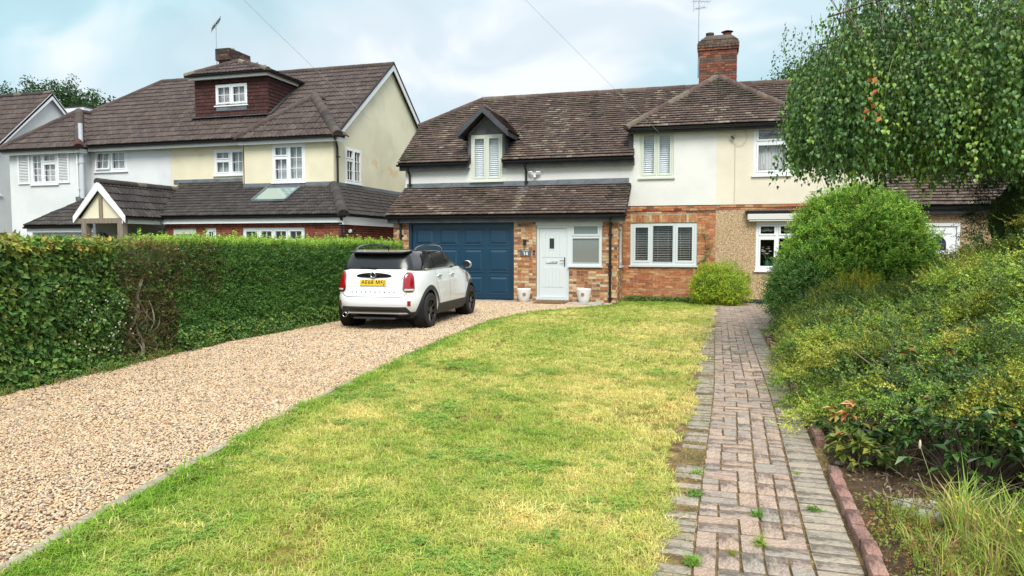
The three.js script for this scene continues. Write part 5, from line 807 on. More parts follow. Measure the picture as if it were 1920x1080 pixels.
// ================================================================ the parked car (local axes: +z is its rear, x to its right as seen from behind)
const font = await new FontLoader().loadAsync('fonts/droid/droid_sans_bold.typeface.json');
{
  rnd = mulberry(9);
  const car = thing('parked_car', 'white compact car with black roof and wheels parked facing the blue garage door', 'car', [-6.42, 0, -14.5], rad(2.4)); car.scale.setScalar(1.035);
  const curve = (tab) => (y) => { if (y <= tab[0][0]) return tab[0][1]; for (let i = 0; i + 1 < tab.length; i++) if (y <= tab[i + 1][0]) { const [a, p] = tab[i], [b, q] = tab[i + 1]; let t = (y - a) / (b - a); const p0 = tab[Math.max(0, i - 1)], p3 = tab[Math.min(tab.length - 1, i + 2)]; const m1 = (q - p0[1]) / (b - p0[0] || 1) * (b - a), m2 = (p3[1] - p) / (p3[0] - a || 1) * (b - a); const t2 = t * t, t3 = t2 * t; return (2 * t3 - 3 * t2 + 1) * p + (t3 - 2 * t2 + t) * m1 + (-2 * t3 + 3 * t2) * q + (t3 - t2) * m2; } return tab[tab.length - 1][1]; };
  const se = (s, n) => Math.sign(s) * Math.pow(Math.abs(s), 2 / n);
  const body = { W: curve([[0.26, 0.86], [0.4, 0.895], [0.55, 0.91], [0.7, 0.912], [0.85, 0.905], [1.0, 0.885], [1.08, 0.868], [1.13, 0.85]]), r: curve([[0.26, 1.96], [0.4, 2.05], [0.5, 2.085], [0.6, 2.08], [0.68, 2.05], [0.85, 2.025], [1.0, 1.985], [1.08, 1.95], [1.13, 1.92]]), f: curve([[0.26, 1.98], [0.45, 2.13], [0.6, 2.16], [0.75, 2.14], [0.86, 2.06], [0.95, 1.86], [1.02, 1.55], [1.08, 1.2], [1.13, 0.98]]), zc: 0, nr: 5.2, nf: 3.8 };
  const cab = { W: curve([[1.12, 0.848], [1.2, 0.825], [1.3, 0.785], [1.4, 0.735], [1.46, 0.69], [1.49, 0.64], [1.505, 0.56], [1.512, 0.4]]), r: curve([[1.12, 1.92], [1.2, 1.885], [1.3, 1.83], [1.4, 1.765], [1.46, 1.70], [1.49, 1.6], [1.505, 1.45], [1.512, 1.2]]), f: curve([[1.12, 1.0], [1.2, 0.83], [1.3, 0.6], [1.4, 0.35], [1.46, 0.17], [1.49, 0.03], [1.505, -0.12], [1.512, -0.35]]), zc: 0.55, nr: 5, nf: 4.2 };
  const S = (b, th, y, off = 0) => { const c = Math.cos(th), s = Math.sin(th), n = s > 0 ? b.nr : b.nf, w = b.W(y), L = s > 0 ? b.r(y) - b.zc : b.f(y) + b.zc; const p = V(w * se(c, n), y, b.zc + L * se(s, n)); if (off) { const e = 0.004, q = S(b, th + e, y), u = S(b, th, y + e); const nn = u.sub(p).cross(q.sub(p)).normalize(); p.addScaledVector(nn, off); } return p; };
  const grid = (fn, nu, nv, mask) => { const P = [], I = []; for (let j = 0; j <= nv; j++) for (let i = 0; i <= nu; i++) P.push(...fn(i / nu, j / nv).toArray()); for (let j = 0; j < nv; j++) for (let i = 0; i < nu; i++) { const a = j * (nu + 1) + i, b = a + 1, c = a + nu + 1, d = c + 1; I.push(a, c, b, b, c, d); } const g = new THREE.BufferGeometry(); g.setAttribute('position', new THREE.Float32BufferAttribute(P, 3)); g.setIndex(I); g.computeVertexNormals(); return g; };
  const closed = (b, y0, y1, nu, nv) => { // rings with lids
    const P = [], I = []; for (let j = 0; j <= nv; j++) for (let i = 0; i < nu; i++) P.push(...S(b, (i / nu) * Math.PI * 2, lerp(y0, y1, j / nv)).toArray());
    for (let j = 0; j < nv; j++) for (let i = 0; i < nu; i++) { const a = j * nu + i, c = j * nu + (i + 1) % nu; I.push(a, a + nu, c, c, a + nu, c + nu); }
    const lo = P.length / 3; P.push(0, y0, 0.2); const hi = lo + 1; P.push(0, y1 + 0.002, b.zc + 0.2); for (let i = 0; i < nu; i++) { const k = (i + 1) % nu; I.push(lo, i, k); I.push(hi, nv * nu + k, nv * nu + i); }
    const g = new THREE.BufferGeometry(); g.setAttribute('position', new THREE.Float32BufferAttribute(P, 3)); g.setIndex(I); g.computeVertexNormals(); g.setAttribute('uv', new THREE.Float32BufferAttribute(new Float32Array(P.length / 3 * 2), 2)); return g;
  };
  const paint = mat([0.79, 0.815, 0.845], { rough: 0.32, phys: { clearcoat: 1, clearcoatRoughness: 0.04 } });
  const gloss = mat([0.012, 0.012, 0.014], { rough: 0.07, phys: { clearcoat: 1, clearcoatRoughness: 0.03 } });
  const clad = mat([0.035, 0.036, 0.038], { rough: 0.6, bump: T.fine, bs: 0.0008 });
  const rubber = mat([0.018, 0.018, 0.018], { rough: 0.85 });
  const dark = mat([0.006, 0.006, 0.007], { rough: 0.9 });
  const tint = mat([0.014, 0.017, 0.018], { rough: 0.2, phys: { specularIntensity: 0.8 } });
  const clearTint = mat([0.05, 0.06, 0.06], { rough: 0.03, phys: { clearcoat: 1, clearcoatRoughness: 0.01 } });
  const red = mat([0.30, 0.004, 0.008], { rough: 0.12, phys: { clearcoat: 1, clearcoatRoughness: 0.03 } });
  // painted body with wheel openings cut out
  const zr = 1.335, zf = -1.335, wr = 0.335;
  let br = new Brush(closed(body, 0.3, 1.13, 220, 40), paint); br.updateMatrixWorld(); const ev = new Evaluator(); ev.useGroups = false; ev.attributes = ['position', 'normal'];
  for (const z of [zr, zf]) for (const s of [-1, 1]) { const cg = new THREE.CylinderGeometry(0.395, 0.395, 0.5, 40); cg.rotateZ(Math.PI / 2); cg.translate(s * 0.85, wr + 0.01, z); const b = new Brush(cg, paint); b.updateMatrixWorld(); br = ev.evaluate(br, b, SUBTRACTION); }
  putLocal('body', toCreasedNormals(br.geometry, 0.7), paint, car);
  for (const z of [zr, zf]) for (const s of [-1, 1]) { const g = new THREE.CylinderGeometry(0.39, 0.39, 0.3, 36, 1, false); g.rotateZ(Math.PI / 2); g.translate(s * 0.72, wr + 0.01, z); const h = new THREE.CylinderGeometry(0.392, 0.392, 0.22, 36, 1, true); h.rotateZ(Math.PI / 2); h.translate(s * 0.76, wr + 0.01, z); const in0 = new THREE.CylinderGeometry(0.39, 0.39, 0.02, 36); in0.rotateZ(Math.PI / 2); in0.translate(s * 0.612, wr + 0.01, z); putLocal('wheel_well', [h, in0], Object.assign(dark, { side: THREE.DoubleSide }), car); }
  // cabin: black pillars and roof
  const cg = closed(cab, 1.11, 1.512, 160, 26); putLocal('roof', cg, gloss, car);
  const thZ = (b, z, y) => { const s = z > b.zc ? Math.pow((z - b.zc) / (b.r(y) - b.zc), b.nr / 2) : -Math.pow((b.zc - z) / (b.f(y) + b.zc), b.nf / 2); return Math.asin(Math.max(-1, Math.min(1, s))); };
  const sidePatch = (za, zb, y0, y1, off, s, nu = 20, nv = 10) => grid((u, v) => { const y = lerp(y0, y1, v), z = lerp(za(y), zb(y), u), p = S(cab, thZ(cab, z, y), y, off); p.x *= s; return p; }, nu, nv);
  for (const s of [-1, 1]) {
    putLocal('side_window', sidePatch((y) => -0.93 + (y - 1.14) * 2.15, () => 0.2, 1.145, 1.43, 0.004, s), clearTint, car);
    putLocal('side_window', sidePatch(() => 0.27, (y) => 1.02 - (y - 1.14) * 0.15, 1.145, 1.43, 0.004, s), tint, car);
    putLocal('quarter_window', sidePatch((y) => 1.08 - (y - 1.14) * 0.15, (y) => 1.50 - (y - 1.14) * 0.3, 1.145, 1.42, 0.004, s), tint, car);
    putLocal('belt_trim', grid((u, v) => { const z = lerp(-0.95, 1.5, u), y = lerp(1.115, 1.135, v), p = S(cab, thZ(cab, z, y), y, 0.012); p.x *= s; return p; }, 40, 2), M.chrome, car);
    // door shut lines as narrow recessed strips of dark rubber
    for (const z of [-0.86, 0.235, 1.03]) putLocal('door_seam', grid((u, v) => { const y = lerp(0.42, 1.12, v), zz = z + (z > 1 ? -0.22 * sstep(0.95, 0.42, y) : 0) + (u - 0.5) * 0.008, p = S(body, thZ(body, zz, y), y, 0.0012); p.x *= s; return p; }, 1, 16), rubber, car);
    for (const z of [0.06, 0.86]) { const p = S(body, thZ(body, z, 0.98), 0.98); putLocal('door_handle', (() => { const g = rbx(-0.02, 0.02, -0.016, 0.016, -0.1, 0.1, 0.012, 3); g.translate(s * (p.x + 0.015), 0.98, z); return g; })(), M.chrome, car); }
    { // side scuttle behind the front arch and mirror
      const q = grid((u, v) => { const y = lerp(0.76, 0.99, v), z = lerp(-1.13, -1.0, u) + 0.05 * v, p = S(body, thZ(body, z, y), y, 0.012); p.x *= s; return p; }, 4, 6); putLocal('side_vent', q, gloss, car);
      const mir = sub('mirror', car); const shell = new THREE.SphereGeometry(0.12, 20, 14); shell.scale(0.85, 0.72, 0.75); shell.translate(s * 1.0, 1.17, -0.68); putLocal('mirror_shell', shell, M.chrome, mir);
      putLocal('arm', bar([s * 0.84, 1.1, -0.68], [s * 0.98, 1.13, -0.68], 0.06, 0.035), gloss, mir); const gl = new THREE.CircleGeometry(0.085, 20); gl.scale(1.05, 0.85, 1); gl.translate(s * 1.0, 1.17, -0.585); putLocal('mirror_glass', gl, tint, mir);
    }
    // roof rail
    const rail = tube([[s * 0.6, 1.47, 1.46], [s * 0.615, 1.545, 1.3], [s * 0.63, 1.585, 0.8], [s * 0.62, 1.575, 0.15], [s * 0.58, 1.49, -0.15]], 0.022, 40, 8, 0.5); putLocal('roof_rail', rail, gloss, car);
    // tail light: rounded red lens in a chrome rim, wrapped on the corner
    const th0 = rad(62.5), dth = rad(9.2), y0 = 0.895, dy = 0.18;
    const polar = (k, off, n = 3.4) => grid((u, v) => { const a = u * Math.PI * 2, rr = v * k, th = th0 + dth * rr * se(Math.cos(a), n) * (1 - 0.16 * Math.sin(a)), y = y0 + dy * (k > 1 ? 1 + (k - 1) * 0.55 : 1) / k * rr * se(Math.sin(a), n), p = S(body, th, y, off + 0.012 * (1 - v ** 6)); p.x *= s; return p; }, 48, 8);
    const tlight = sub('tail_light', car); putLocal('rim', polar(1.12, 0.006), M.chrome, tlight); putLocal('lens', polar(0.98, 0.016), red, tlight);
    putLocal('reversing_lens', grid((u, v) => S(body, th0 + dth * lerp(-0.78, 0.78, u), lerp(0.742, 0.772, v), 0.030).multiply(V(s, 1, 1)), 8, 3), mat([0.7, 0.6, 0.58], { rough: 0.1 }), tlight);
    putLocal('reflector', grid((u, v) => S(body, rad(lerp(58, 64, u)), lerp(0.455, 0.55, v), 0.006).multiply(V(s, 1, 1)), 6, 4), red, car);
    // dark arches and sill
    for (const z of [zr, zf]) { const g = grid((u, v) => { const a = lerp(-0.35, Math.PI + 0.35, u), r2 = lerp(0.388, 0.465 + 0.01 * Math.cos(4 * a), v), yy = Math.max(0.27, wr + 0.01 + r2 * Math.sin(a)), zz = z + r2 * Math.cos(a); const p = S(body, thZ(body, zz, Math.min(1.1, yy)), Math.min(1.1, yy), 0.014 - 0.01 * v ** 4); p.x *= s; return p; }, 40, 6); putLocal('wheel_arch', g, clad, car); }
    putLocal('sill', grid((u, v) => { const z = lerp(zf + 0.42, zr - 0.42, u), y = lerp(0.22, 0.43, v), p = S(body, thZ(body, z, Math.max(0.27, y)), Math.max(0.27, y), 0.012 - 0.03 * (1 - v) ** 3); p.y = y; p.x *= s; return p; }, 20, 6), clad, car);
    for (const z of [zr, zf]) {
      const w = sub('wheel', car), cx = s * 0.785, R0 = 0.335;
      const tp = [[0.225, -0.105], [0.24, -0.112], [0.29, -0.118], [0.322, -0.105], [R0, -0.085], [R0, 0.085], [0.322, 0.105], [0.29, 0.118], [0.24, 0.112], [0.225, 0.105]].map((p) => new THREE.Vector2(...p));
      const tg = new THREE.LatheGeometry(tp, 48); tg.rotateZ(Math.PI / 2); tg.translate(cx, R0, z); const tread = []; for (const o of [-0.045, 0, 0.045]) { const q = new THREE.TorusGeometry(R0 + 0.0005, 0.005, 5, 48); q.rotateY(Math.PI / 2); q.translate(cx + o, R0, z); tread.push(q); } putLocal('tyre', [tg, ...tread.map((q) => { q.deleteAttribute('uv'); return q; })], rubber, w);
      const rg = [], face = cx + s * 0.1; const ring = new THREE.TorusGeometry(0.222, 0.013, 8, 48); ring.rotateY(Math.PI / 2); ring.translate(face, R0, z); rg.push(ring);
      const barrel = new THREE.CylinderGeometry(0.222, 0.205, 0.2, 40, 1, true); barrel.rotateZ(Math.PI / 2); barrel.translate(cx, R0, z); rg.push(barrel); const hub = new THREE.CylinderGeometry(0.062, 0.07, 0.05, 20); hub.rotateZ(Math.PI / 2); hub.translate(face - s * 0.03, R0, z); rg.push(hub);
      for (let k = 0; k < 8; k++) for (const o of [-0.11, 0.11]) { const a = k * Math.PI / 4 + 0.2, p = [face - s * 0.03, R0 + Math.sin(a) * 0.05, z + Math.cos(a) * 0.05], q = [face - s * 0.004, R0 + Math.sin(a + o) * 0.215, z + Math.cos(a + o) * 0.215]; rg.push(bar(p, q, 0.02, 0.022)); }
      putLocal('rim', rg, mat([0.03, 0.03, 0.033], { rough: 0.28, metal: 0.4, side: true }), w); const disc = new THREE.CylinderGeometry(0.16, 0.16, 0.02, 32); disc.rotateZ(Math.PI / 2); disc.translate(cx + s * 0.02, R0, z); putLocal('brake_disc', disc, mat([0.10, 0.10, 0.10], { rough: 0.5, metal: 0.8 }), w);
    }
  }
  // rear window, spoiler, wiper
  putLocal('rear_window', grid((u, v) => { const y = lerp(1.145, 1.415, v), w = lerp(51, 54, v); return S(cab, rad(lerp(w, 180 - w, u)), y, 0.005); }, 40, 12), tint, car);
  putLocal('windscreen', grid((u, v) => { const y = lerp(1.14, 1.44, v); return S(cab, -rad(lerp(48, 132, u)), y, 0.004); }, 30, 10), clearTint, car);
  const sp = new THREE.Shape(); sp.moveTo(-0.6, 0); sp.quadraticCurveTo(-0.58, 0.28, -0.5, 0.3); sp.quadraticCurveTo(0, 0.37, 0.5, 0.3); sp.quadraticCurveTo(0.58, 0.28, 0.6, 0); sp.lineTo(-0.6, 0);
  const spg = new THREE.ExtrudeGeometry(sp, { depth: 0.02, bevelThickness: 0.012, bevelSize: 0.015, bevelSegments: 3 }); spg.rotateX(Math.PI / 2); spg.rotateX(0.16); spg.scale(1, 0.7, 1); spg.translate(0, 1.488, 1.56); putLocal('spoiler', spg, gloss, car);
  putLocal('brake_lamp', (() => { const g = rbx(-0.16, 0.16, -0.008, 0.008, -0.01, 0.01, 0.006); g.translate(0, 1.435, 1.875); return g; })(), mat([0.2, 0.01, 0.012], { rough: 0.2 }), car);
  putLocal('wiper', [bar([0.02, 1.15, 1.93], [-0.16, 1.175, 1.925], 0.03, 0.02), bar([-0.3, 1.165, 1.92], [0.02, 1.16, 1.93], 0.012, 0.02)], rubber, car);
  const fin = new THREE.ConeGeometry(0.035, 0.11, 10); fin.scale(0.5, 1, 1.6); fin.rotateX(0.5); fin.translate(0, 1.55, 1.3); putLocal('aerial_fin', fin, gloss, car);
  // tailgate: shut line, handle bar with winged emblem, number plate, model name
  const gateLine = []; for (let i = 0; i <= 60; i++) { const a = i / 60; let th, y; if (a < 0.25) { th = 66.5; y = lerp(1.08, 0.7, a / 0.25); } else if (a < 0.75) { th = lerp(66.5, 113.5, (a - 0.25) / 0.5); y = 0.622 + 0.075 * Math.pow(Math.abs((th - 90) / 23.5), 6); } else { th = 113.5; y = lerp(0.7, 1.08, (a - 0.75) / 0.25); } gateLine.push(S(body, rad(th), y, 0.0)); }
  putLocal('tailgate_seam', new THREE.TubeGeometry(new THREE.CatmullRomCurve3(gateLine), 120, 0.0055, 6), rubber, car);
  const bs = new THREE.Shape(); bs.absellipse(0, 0, 0.345, 0.042, 0, Math.PI * 2); const bg = new THREE.ExtrudeGeometry(bs, { depth: 0.012, bevelThickness: 0.012, bevelSize: 0.008, bevelSegments: 3, curveSegments: 30 }); const pB = bg.attributes.position; for (let i = 0; i < pB.count; i++) { const x = pB.getX(i); pB.setZ(i, pB.getZ(i) - 0.12 * x * x); pB.setY(i, pB.getY(i) + 0.012 * (1 - Math.pow(x / 0.35, 2))); } bg.computeVertexNormals(); bg.translate(0, 1.01, 1.985); putLocal('tailgate_handle', bg, gloss, car);
  const em = sub('emblem', car); em.scale.setScalar(1.35); em.position.set(0, -0.36, -0.688); { const rg = new THREE.TorusGeometry(0.036, 0.007, 8, 28); rg.translate(0, 1.03, 2.014); const dsk = new THREE.CylinderGeometry(0.033, 0.033, 0.008, 24); dsk.rotateX(Math.PI / 2); dsk.translate(0, 1.03, 2.01); const wg = []; for (const s of [-1, 1]) { const w = new THREE.Shape([[s * 0.036, 0.022], [s * 0.1, 0.02], [s * 0.082, 0.002], [s * 0.068, -0.014], [s * 0.04, -0.02]].map((p) => new THREE.Vector2(...p))); const g = new THREE.ExtrudeGeometry(w, { depth: 0.006, bevelEnabled: false }); g.translate(0, 1.03, 2.01); wg.push(g); } putLocal('ring', [rg, ...wg], M.chrome, em); putLocal('disc', dsk, mat([0.01, 0.02, 0.05], { rough: 0.2 }), em); const letters = new TextGeometry('MINI', { font, size: 0.0145, depth: 0.003, curveSegments: 2 }); letters.computeBoundingBox(); letters.translate(-letters.boundingBox.max.x / 2, 1.0235, 2.0145); putLocal('lettering', letters, M.chrome, em); }
  const pl = sub('number_plate', car); const pg = rbx(-0.26, 0.26, -0.0555, 0.0555, -0.005, 0.005, 0.006, 2); pg.rotateX(-0.18); pg.translate(0, 0.885, 2.036); putLocal('plate', pg, mat([0.80, 0.50, 0.012], { rough: 0.4 }), pl);
  { const t = new TextGeometry('AE68 MFJ', { font, size: 0.073, depth: 0.002, curveSegments: 4 }); t.computeBoundingBox(); const b = t.boundingBox; t.translate(-(b.max.x + b.min.x) / 2, -(b.max.y + b.min.y) / 2, 0.0045); t.scale(0.465 / (b.max.x - b.min.x), 1, 1); t.rotateX(-0.18); t.translate(0, 0.885, 2.036); putLocal('lettering', t, mat([0.015, 0.015, 0.015], { rough: 0.5 }), pl); }
  putLocal('plate_recess', grid((u, v) => S(body, rad(lerp(76.5, 103.5, u)), lerp(0.81, 0.96, v), 0.0035), 16, 4), mat([0.74, 0.75, 0.76], { rough: 0.35 }), car);
  { const gs = []; 'COUNTRYMAN'.split('').forEach((ch, i) => { const t = new TextGeometry(ch, { font, size: 0.026, depth: 0.004, curveSegments: 2 }); t.computeBoundingBox(); const b = t.boundingBox, x = lerp(-0.42, 0.42, i / 9); t.translate(-(b.max.x + b.min.x) / 2, 0, 0); const p = S(body, Math.PI / 2 - 0.0001 - Math.sign(x) * 0, 0.7); const th = Math.acos(Math.sign(x) * Math.pow(Math.abs(x) / body.W(0.7), body.nr / 2)); const q = S(body, th, 0.705, 0.003); t.rotateY(Math.atan2(x, 4)); t.translate(q.x, 0.70, q.z); gs.push(t); }); putLocal('model_lettering', gs, mat([0.3, 0.3, 0.31], { rough: 0.25, metal: 0.9 }), car); }
  const badge = new TextGeometry('COOPER', { font, size: 0.022, depth: 0.003, curveSegments: 2 }); { const q = S(body, rad(70), 0.965, 0.003); badge.translate(q.x - 0.14, 0.955, q.z + 0.012); } putLocal('badge_lettering', badge, M.chrome, car);
  // rear bumper lower part, exhaust
  putLocal('rear_bumper', grid((u, v) => { const th = rad(lerp(24, 156, u)), e = Math.abs(u - 0.5) * 2, top = 0.44 - 0.10 * sstep(0.34, 0.5, e) + 0.12 * sstep(0.62, 0.86, e), y = lerp(0.2, top, v), yy = Math.max(0.27, y), p = S(body, th, yy, 0.014 - 0.012 * (v > 0.97 ? 1 : 0)); p.y = y; p.z -= 0.25 * (1 - v) ** 4; return p; }, 80, 12), clad, car);
  putLocal('diffuser', [(() => { const g = rbx(-0.42, 0.42, 0.2, 0.235, 1.85, 2.02, 0.012); return g; })(), (() => { const g = rbx(-0.5, 0.5, 0.335, 0.35, 2.055, 2.085, 0.006); return g; })()], mat([0.03, 0.03, 0.032], { rough: 0.85 }), car);
  { const ex = new THREE.CylinderGeometry(0.042, 0.042, 0.14, 20, 1, true); ex.rotateX(Math.PI / 2); ex.translate(-0.56, 0.285, 2.01); const rim = new THREE.TorusGeometry(0.042, 0.006, 8, 24); rim.translate(-0.56, 0.285, 2.08); putLocal('exhaust', [ex, rim], Object.assign(M.chrome.clone(), { side: THREE.DoubleSide }), car); const bk = new THREE.CircleGeometry(0.04, 16); bk.translate(-0.56, 0.285, 2.0); putLocal('exhaust_bore', bk, dark, car); }
  putLocal('underbody', [rbx(-0.72, 0.72, 0.2, 0.5, -1.85, 1.85, 0.05), rod([-0.7, 0.3, zr], [0.7, 0.3, zr], 0.05)], dark, car);
}
// ================================================================ things by the front door and on the houses
{
  rnd = mulberry(61);
  const potGeo = () => { const p = [[0.0, 0], [0.125, 0], [0.135, 0.012], [0.165, 0.12], [0.195, 0.25], [0.208, 0.345], [0.212, 0.375], [0.2, 0.385], [0.19, 0.375], [0.185, 0.33], [0, 0.33]]; const g = new THREE.LatheGeometry(p.map((q) => new THREE.Vector2(...q)), 32); return boxUV(g); };
  const pot = (label, x, y, z, turn) => { const t = thing('planter', label, 'planter', [x, y, z], turn, 'white planters by the front door'); const g = potGeo(); g.computeVertexNormals(); putLocal('bowl', toCreasedNormals(g, 0.6), M.ceramic, t); const m = sub('medallion', t); const a = new THREE.TorusGeometry(0.042, 0.008, 8, 24), b = new THREE.TorusGeometry(0.024, 0.006, 8, 20), c = new THREE.SphereGeometry(0.014, 10, 8); for (const q of [a, b, c]) { q.rotateX(0.14); q.translate(0, 0.235, 0.197); } putLocal('rings', [a, b, c].map((q) => { q.deleteAttribute('uv'); return q; }), mat([0.30, 0.27, 0.24], { rough: 0.7 }), m); const so = new THREE.CircleGeometry(0.186, 24); so.rotateX(-Math.PI / 2); so.translate(0, 0.335, 0); putLocal('soil', boxUV(so), mat([0.06, 0.045, 0.035], { rough: 1 }), t); return t; };
  pot('white rounded planter between the blue garage door and the front door', -5.28, 0.0, -19.72, 0.3);
  pot('white rounded planter on the pale slab below the side light', -3.52, 0.03, -19.66, 0);
  tag(put('paving_slab', rbx(-3.86, -2.98, -0.03, 0.03, -19.9, -19.32, 0.01), mat([0.66, 0.63, 0.58], { rough: 0.9, map: T.mottle }), scene), 'pale paving slab lying under the white planter beside the door', 'paving slab');
  const mt = tag(put('doormat', rbx(-4.9, -4.02, 0.0, 0.03, -19.86, -19.28, 0.01), mat([0.36, 0.25, 0.16], { rough: 1, map: T.soil, bump: T.fine, bs: 0.01 }), scene), 'brown coir doormat on the gravel at the pale front door', 'doormat');
  struct('threshold_slab', bx(-9.1, -5.0, -0.03, 0.012, -19.99, -19.7), M.concrete);
  const sg = thing('house_number_sign', 'dark slate house number plaque reading 14 on the brick pier', 'sign', [-5.3, 1.41, -19.985]);
  putLocal('plate', rbx(-0.16, 0.16, -0.1, 0.1, -0.012, 0.006, 0.008), mat([0.085, 0.10, 0.115], { rough: 0.6 }), sg);
  { const t = new TextGeometry('14', { font, size: 0.1, depth: 0.004, curveSegments: 4 }); t.computeBoundingBox(); const b = t.boundingBox; t.translate(-(b.max.x + b.min.x) / 2, -0.068, 0.006); putLocal('number', t, mat([0.8, 0.8, 0.78], { rough: 0.5 }), sg); const l = []; for (let i = 0; i < 9; i++) l.push(bx(-0.1 + i * 0.023, -0.085 + i * 0.023, 0.055, 0.072, 0.006, 0.009)); putLocal('lettering', l, mat([0.75, 0.75, 0.73], { rough: 0.5 }), sg); }
  const wl = thing('wall_lamp', 'small black up-down wall lamp above the house number plaque', 'lamp', [-5.31, 1.72, -19.98]);
  putLocal('backplate', rbx(-0.03, 0.03, -0.06, 0.06, -0.01, 0.012, 0.005), M.black, wl); putLocal('shade', rod([0, -0.085, 0.06], [0, 0.085, 0.06], 0.045, 0.045, 16), M.black, wl); putLocal('lens', rod([0, -0.088, 0.06], [0, -0.0855, 0.06], 0.035, 0.035, 16), M.ceramic, wl);
  const db = thing('doorbell', 'slim black video doorbell on brickwork left of the door frame', 'doorbell', [-5.05, 1.43, -19.99]); putLocal('case', rbx(-0.026, 0.026, -0.065, 0.065, -0.01, 0.016, 0.008), M.black, db); putLocal('button', rod([0, -0.03, 0.016], [0, -0.03, 0.02], 0.013, 0.013, 14), M.alu, db);
  const fl = thing('security_light', 'white twin-head security light on white upper wall above the lean-to', 'light', [-5.28, 3.78, -21.03]); putLocal('base', rbx(-0.07, 0.07, -0.05, 0.05, 0, 0.05, 0.012), M.upvc, fl); for (const s of [-1, 1]) { const h = rbx(-0.07, 0.07, -0.05, 0.05, -0.03, 0.03, 0.012); h.rotateX(0.5); h.rotateY(s * 0.5); h.translate(s * 0.12, 0.03, 0.1); putLocal('lamp_head', h, M.upvc, fl); } const se2 = new THREE.SphereGeometry(0.045, 14, 10); se2.translate(0, -0.08, 0.06); putLocal('sensor', se2, M.upvc, fl);
  // aerials
  const aerial = (label, x, y0, y1, z, heads) => { const t = thing('television_aerial', label, 'aerial', [x, 0, z]); putLocal('mast', rod([0, y0, 0], [0, y1, 0], 0.016, 0.016, 7), M.alu, t); heads(t); return t; };
  aerial('grey television aerial on a tall mast beside the red brick chimney', -0.62, 7.0, 9.62, -23.95, (t) => { for (const [y, L, a] of [[9.2, 0.42, 0.3], [9.42, 0.7, -0.4]]) { const d = V(Math.cos(a), 0, Math.sin(a)); putLocal('boom', rod(V(0, y, 0).addScaledVector(d, -L * 0.3), V(0, y, 0).addScaledVector(d, L * 0.5), 0.01, 0.01, 6), M.alu, t); for (let i = 0; i < 6; i++) { const p = V(0, y, 0).addScaledVector(d, lerp(-0.28, 0.48, i / 5) * L), n = V(-d.z, 0, d.x); putLocal('rod', rod(p.clone().addScaledVector(n, -0.14), p.clone().addScaledVector(n, 0.14), 0.005, 0.005, 5), M.alu, t); } putLocal('reflector', [rod(V(-0.16, y - 0.09, -0.05), V(-0.16, y + 0.09, -0.05), 0.006), rod(V(-0.16, y - 0.09, 0.12), V(-0.16, y + 0.09, 0.12), 0.006), rod(V(-0.16, y + 0.09, -0.05), V(-0.16, y + 0.09, 0.12), 0.006), rod(V(-0.16, y - 0.09, -0.05), V(-0.16, y - 0.09, 0.12), 0.006)], M.alu, t); } });
  aerial('thin television aerial mast rising beside the squat dark chimney', -19.12, 8.3, 10.4, -24.3, (t) => { const d = V(0.8, 0.5, 0.2).normalize(); putLocal('boom', rod(V(0, 10.35, 0).addScaledVector(d, -0.3), V(0, 10.35, 0).addScaledVector(d, 0.32), 0.02, 0.02, 6), M.darkWood, t); for (let i = 0; i < 8; i++) { const p = V(0, 10.35, 0).addScaledVector(d, -0.28 + i * 0.08); putLocal('rod', rod(p.clone().add(V(0.02, -0.16, 0.08)), p.clone().add(V(-0.02, 0.16, -0.08)), 0.009, 0.009, 5), M.darkWood, t); } });
  // overhead telephone wires
  const wire = (label, a, b, sag, r = 0.006) => { const pts = []; for (let i = 0; i <= 16; i++) { const t = i / 16, p = V(...a).lerp(V(...b), t); p.y -= sag * 4 * t * (1 - t); pts.push(p); } tag(put('telephone_wire', tube(pts, r, 60, 5), mat([0.6, 0.62, 0.63], { rough: 0.8 }), scene), label, 'wire'); };
  wire('overhead wire slanting across the sky to the cream gable house', [-9.3, 8.1, -8], [-11.55, 5.95, -22.6], 0.12, 0.0045);
  wire('overhead wire running down to the roof wing of the white rendered house', [-4.6, 7.1, -8.5], [-1.6, 4.86, -20.84], 0.05, 0.0032);
  const pt = thing('flower_pot', 'green flower pot with pink flowers inside the pebble-dashed house window', 'flower pot', [1.42, 0.98, -21.32]);
  { const g = new THREE.LatheGeometry([[0, 0], [0.07, 0], [0.1, 0.2], [0.11, 0.21], [0.09, 0.2], [0, 0.18]].map((q) => new THREE.Vector2(...q)), 18); putLocal('pot', boxUV(g), mat([0.02, 0.16, 0.09], { rough: 0.3 }), pt); const st = [], hd = [[], []]; for (let i = 0; i < 14; i++) { const a = R(0, 6.28), r = R(0.02, 0.16), p = [Math.cos(a) * r, R(0.36, 0.62), Math.sin(a) * r * 0.6]; st.push(rod([0, 0.18, 0], p, 0.004, 0.003, 4)); for (let k = 0; k < 5; k++) { const q = new THREE.SphereGeometry(0.022, 6, 5); q.scale(1, 0.6, 1); q.translate(p[0] + 0.022 * Math.cos(k * 1.256), p[1], p[2] + 0.022 * Math.sin(k * 1.256)); hd[i % 2].push(boxUV(q)); } } putLocal('stem', st, mat([0.05, 0.12, 0.03]), pt); putLocal('flower', hd[0], mat([0.6, 0.3, 0.42]), pt); putLocal('flower', hd[1], mat([0.7, 0.66, 0.66]), pt); }
}
// ================================================================ plants
const lfM = leafMat(), glossLeaf = leafMat({ rough: 0.38, tr: 0.22, sp: 0.6 }), dullLeaf = leafMat({ rough: 0.8, tr: 0.3, sp: 0.3 });
const twigMat = mat([0.11, 0.085, 0.06], { rough: 0.95 }), barkMat = mat([0.5, 0.47, 0.42], { rough: 0.9, map: T.bark }), deadTwig = mat([0.36, 0.30, 0.23], { rough: 0.95 });
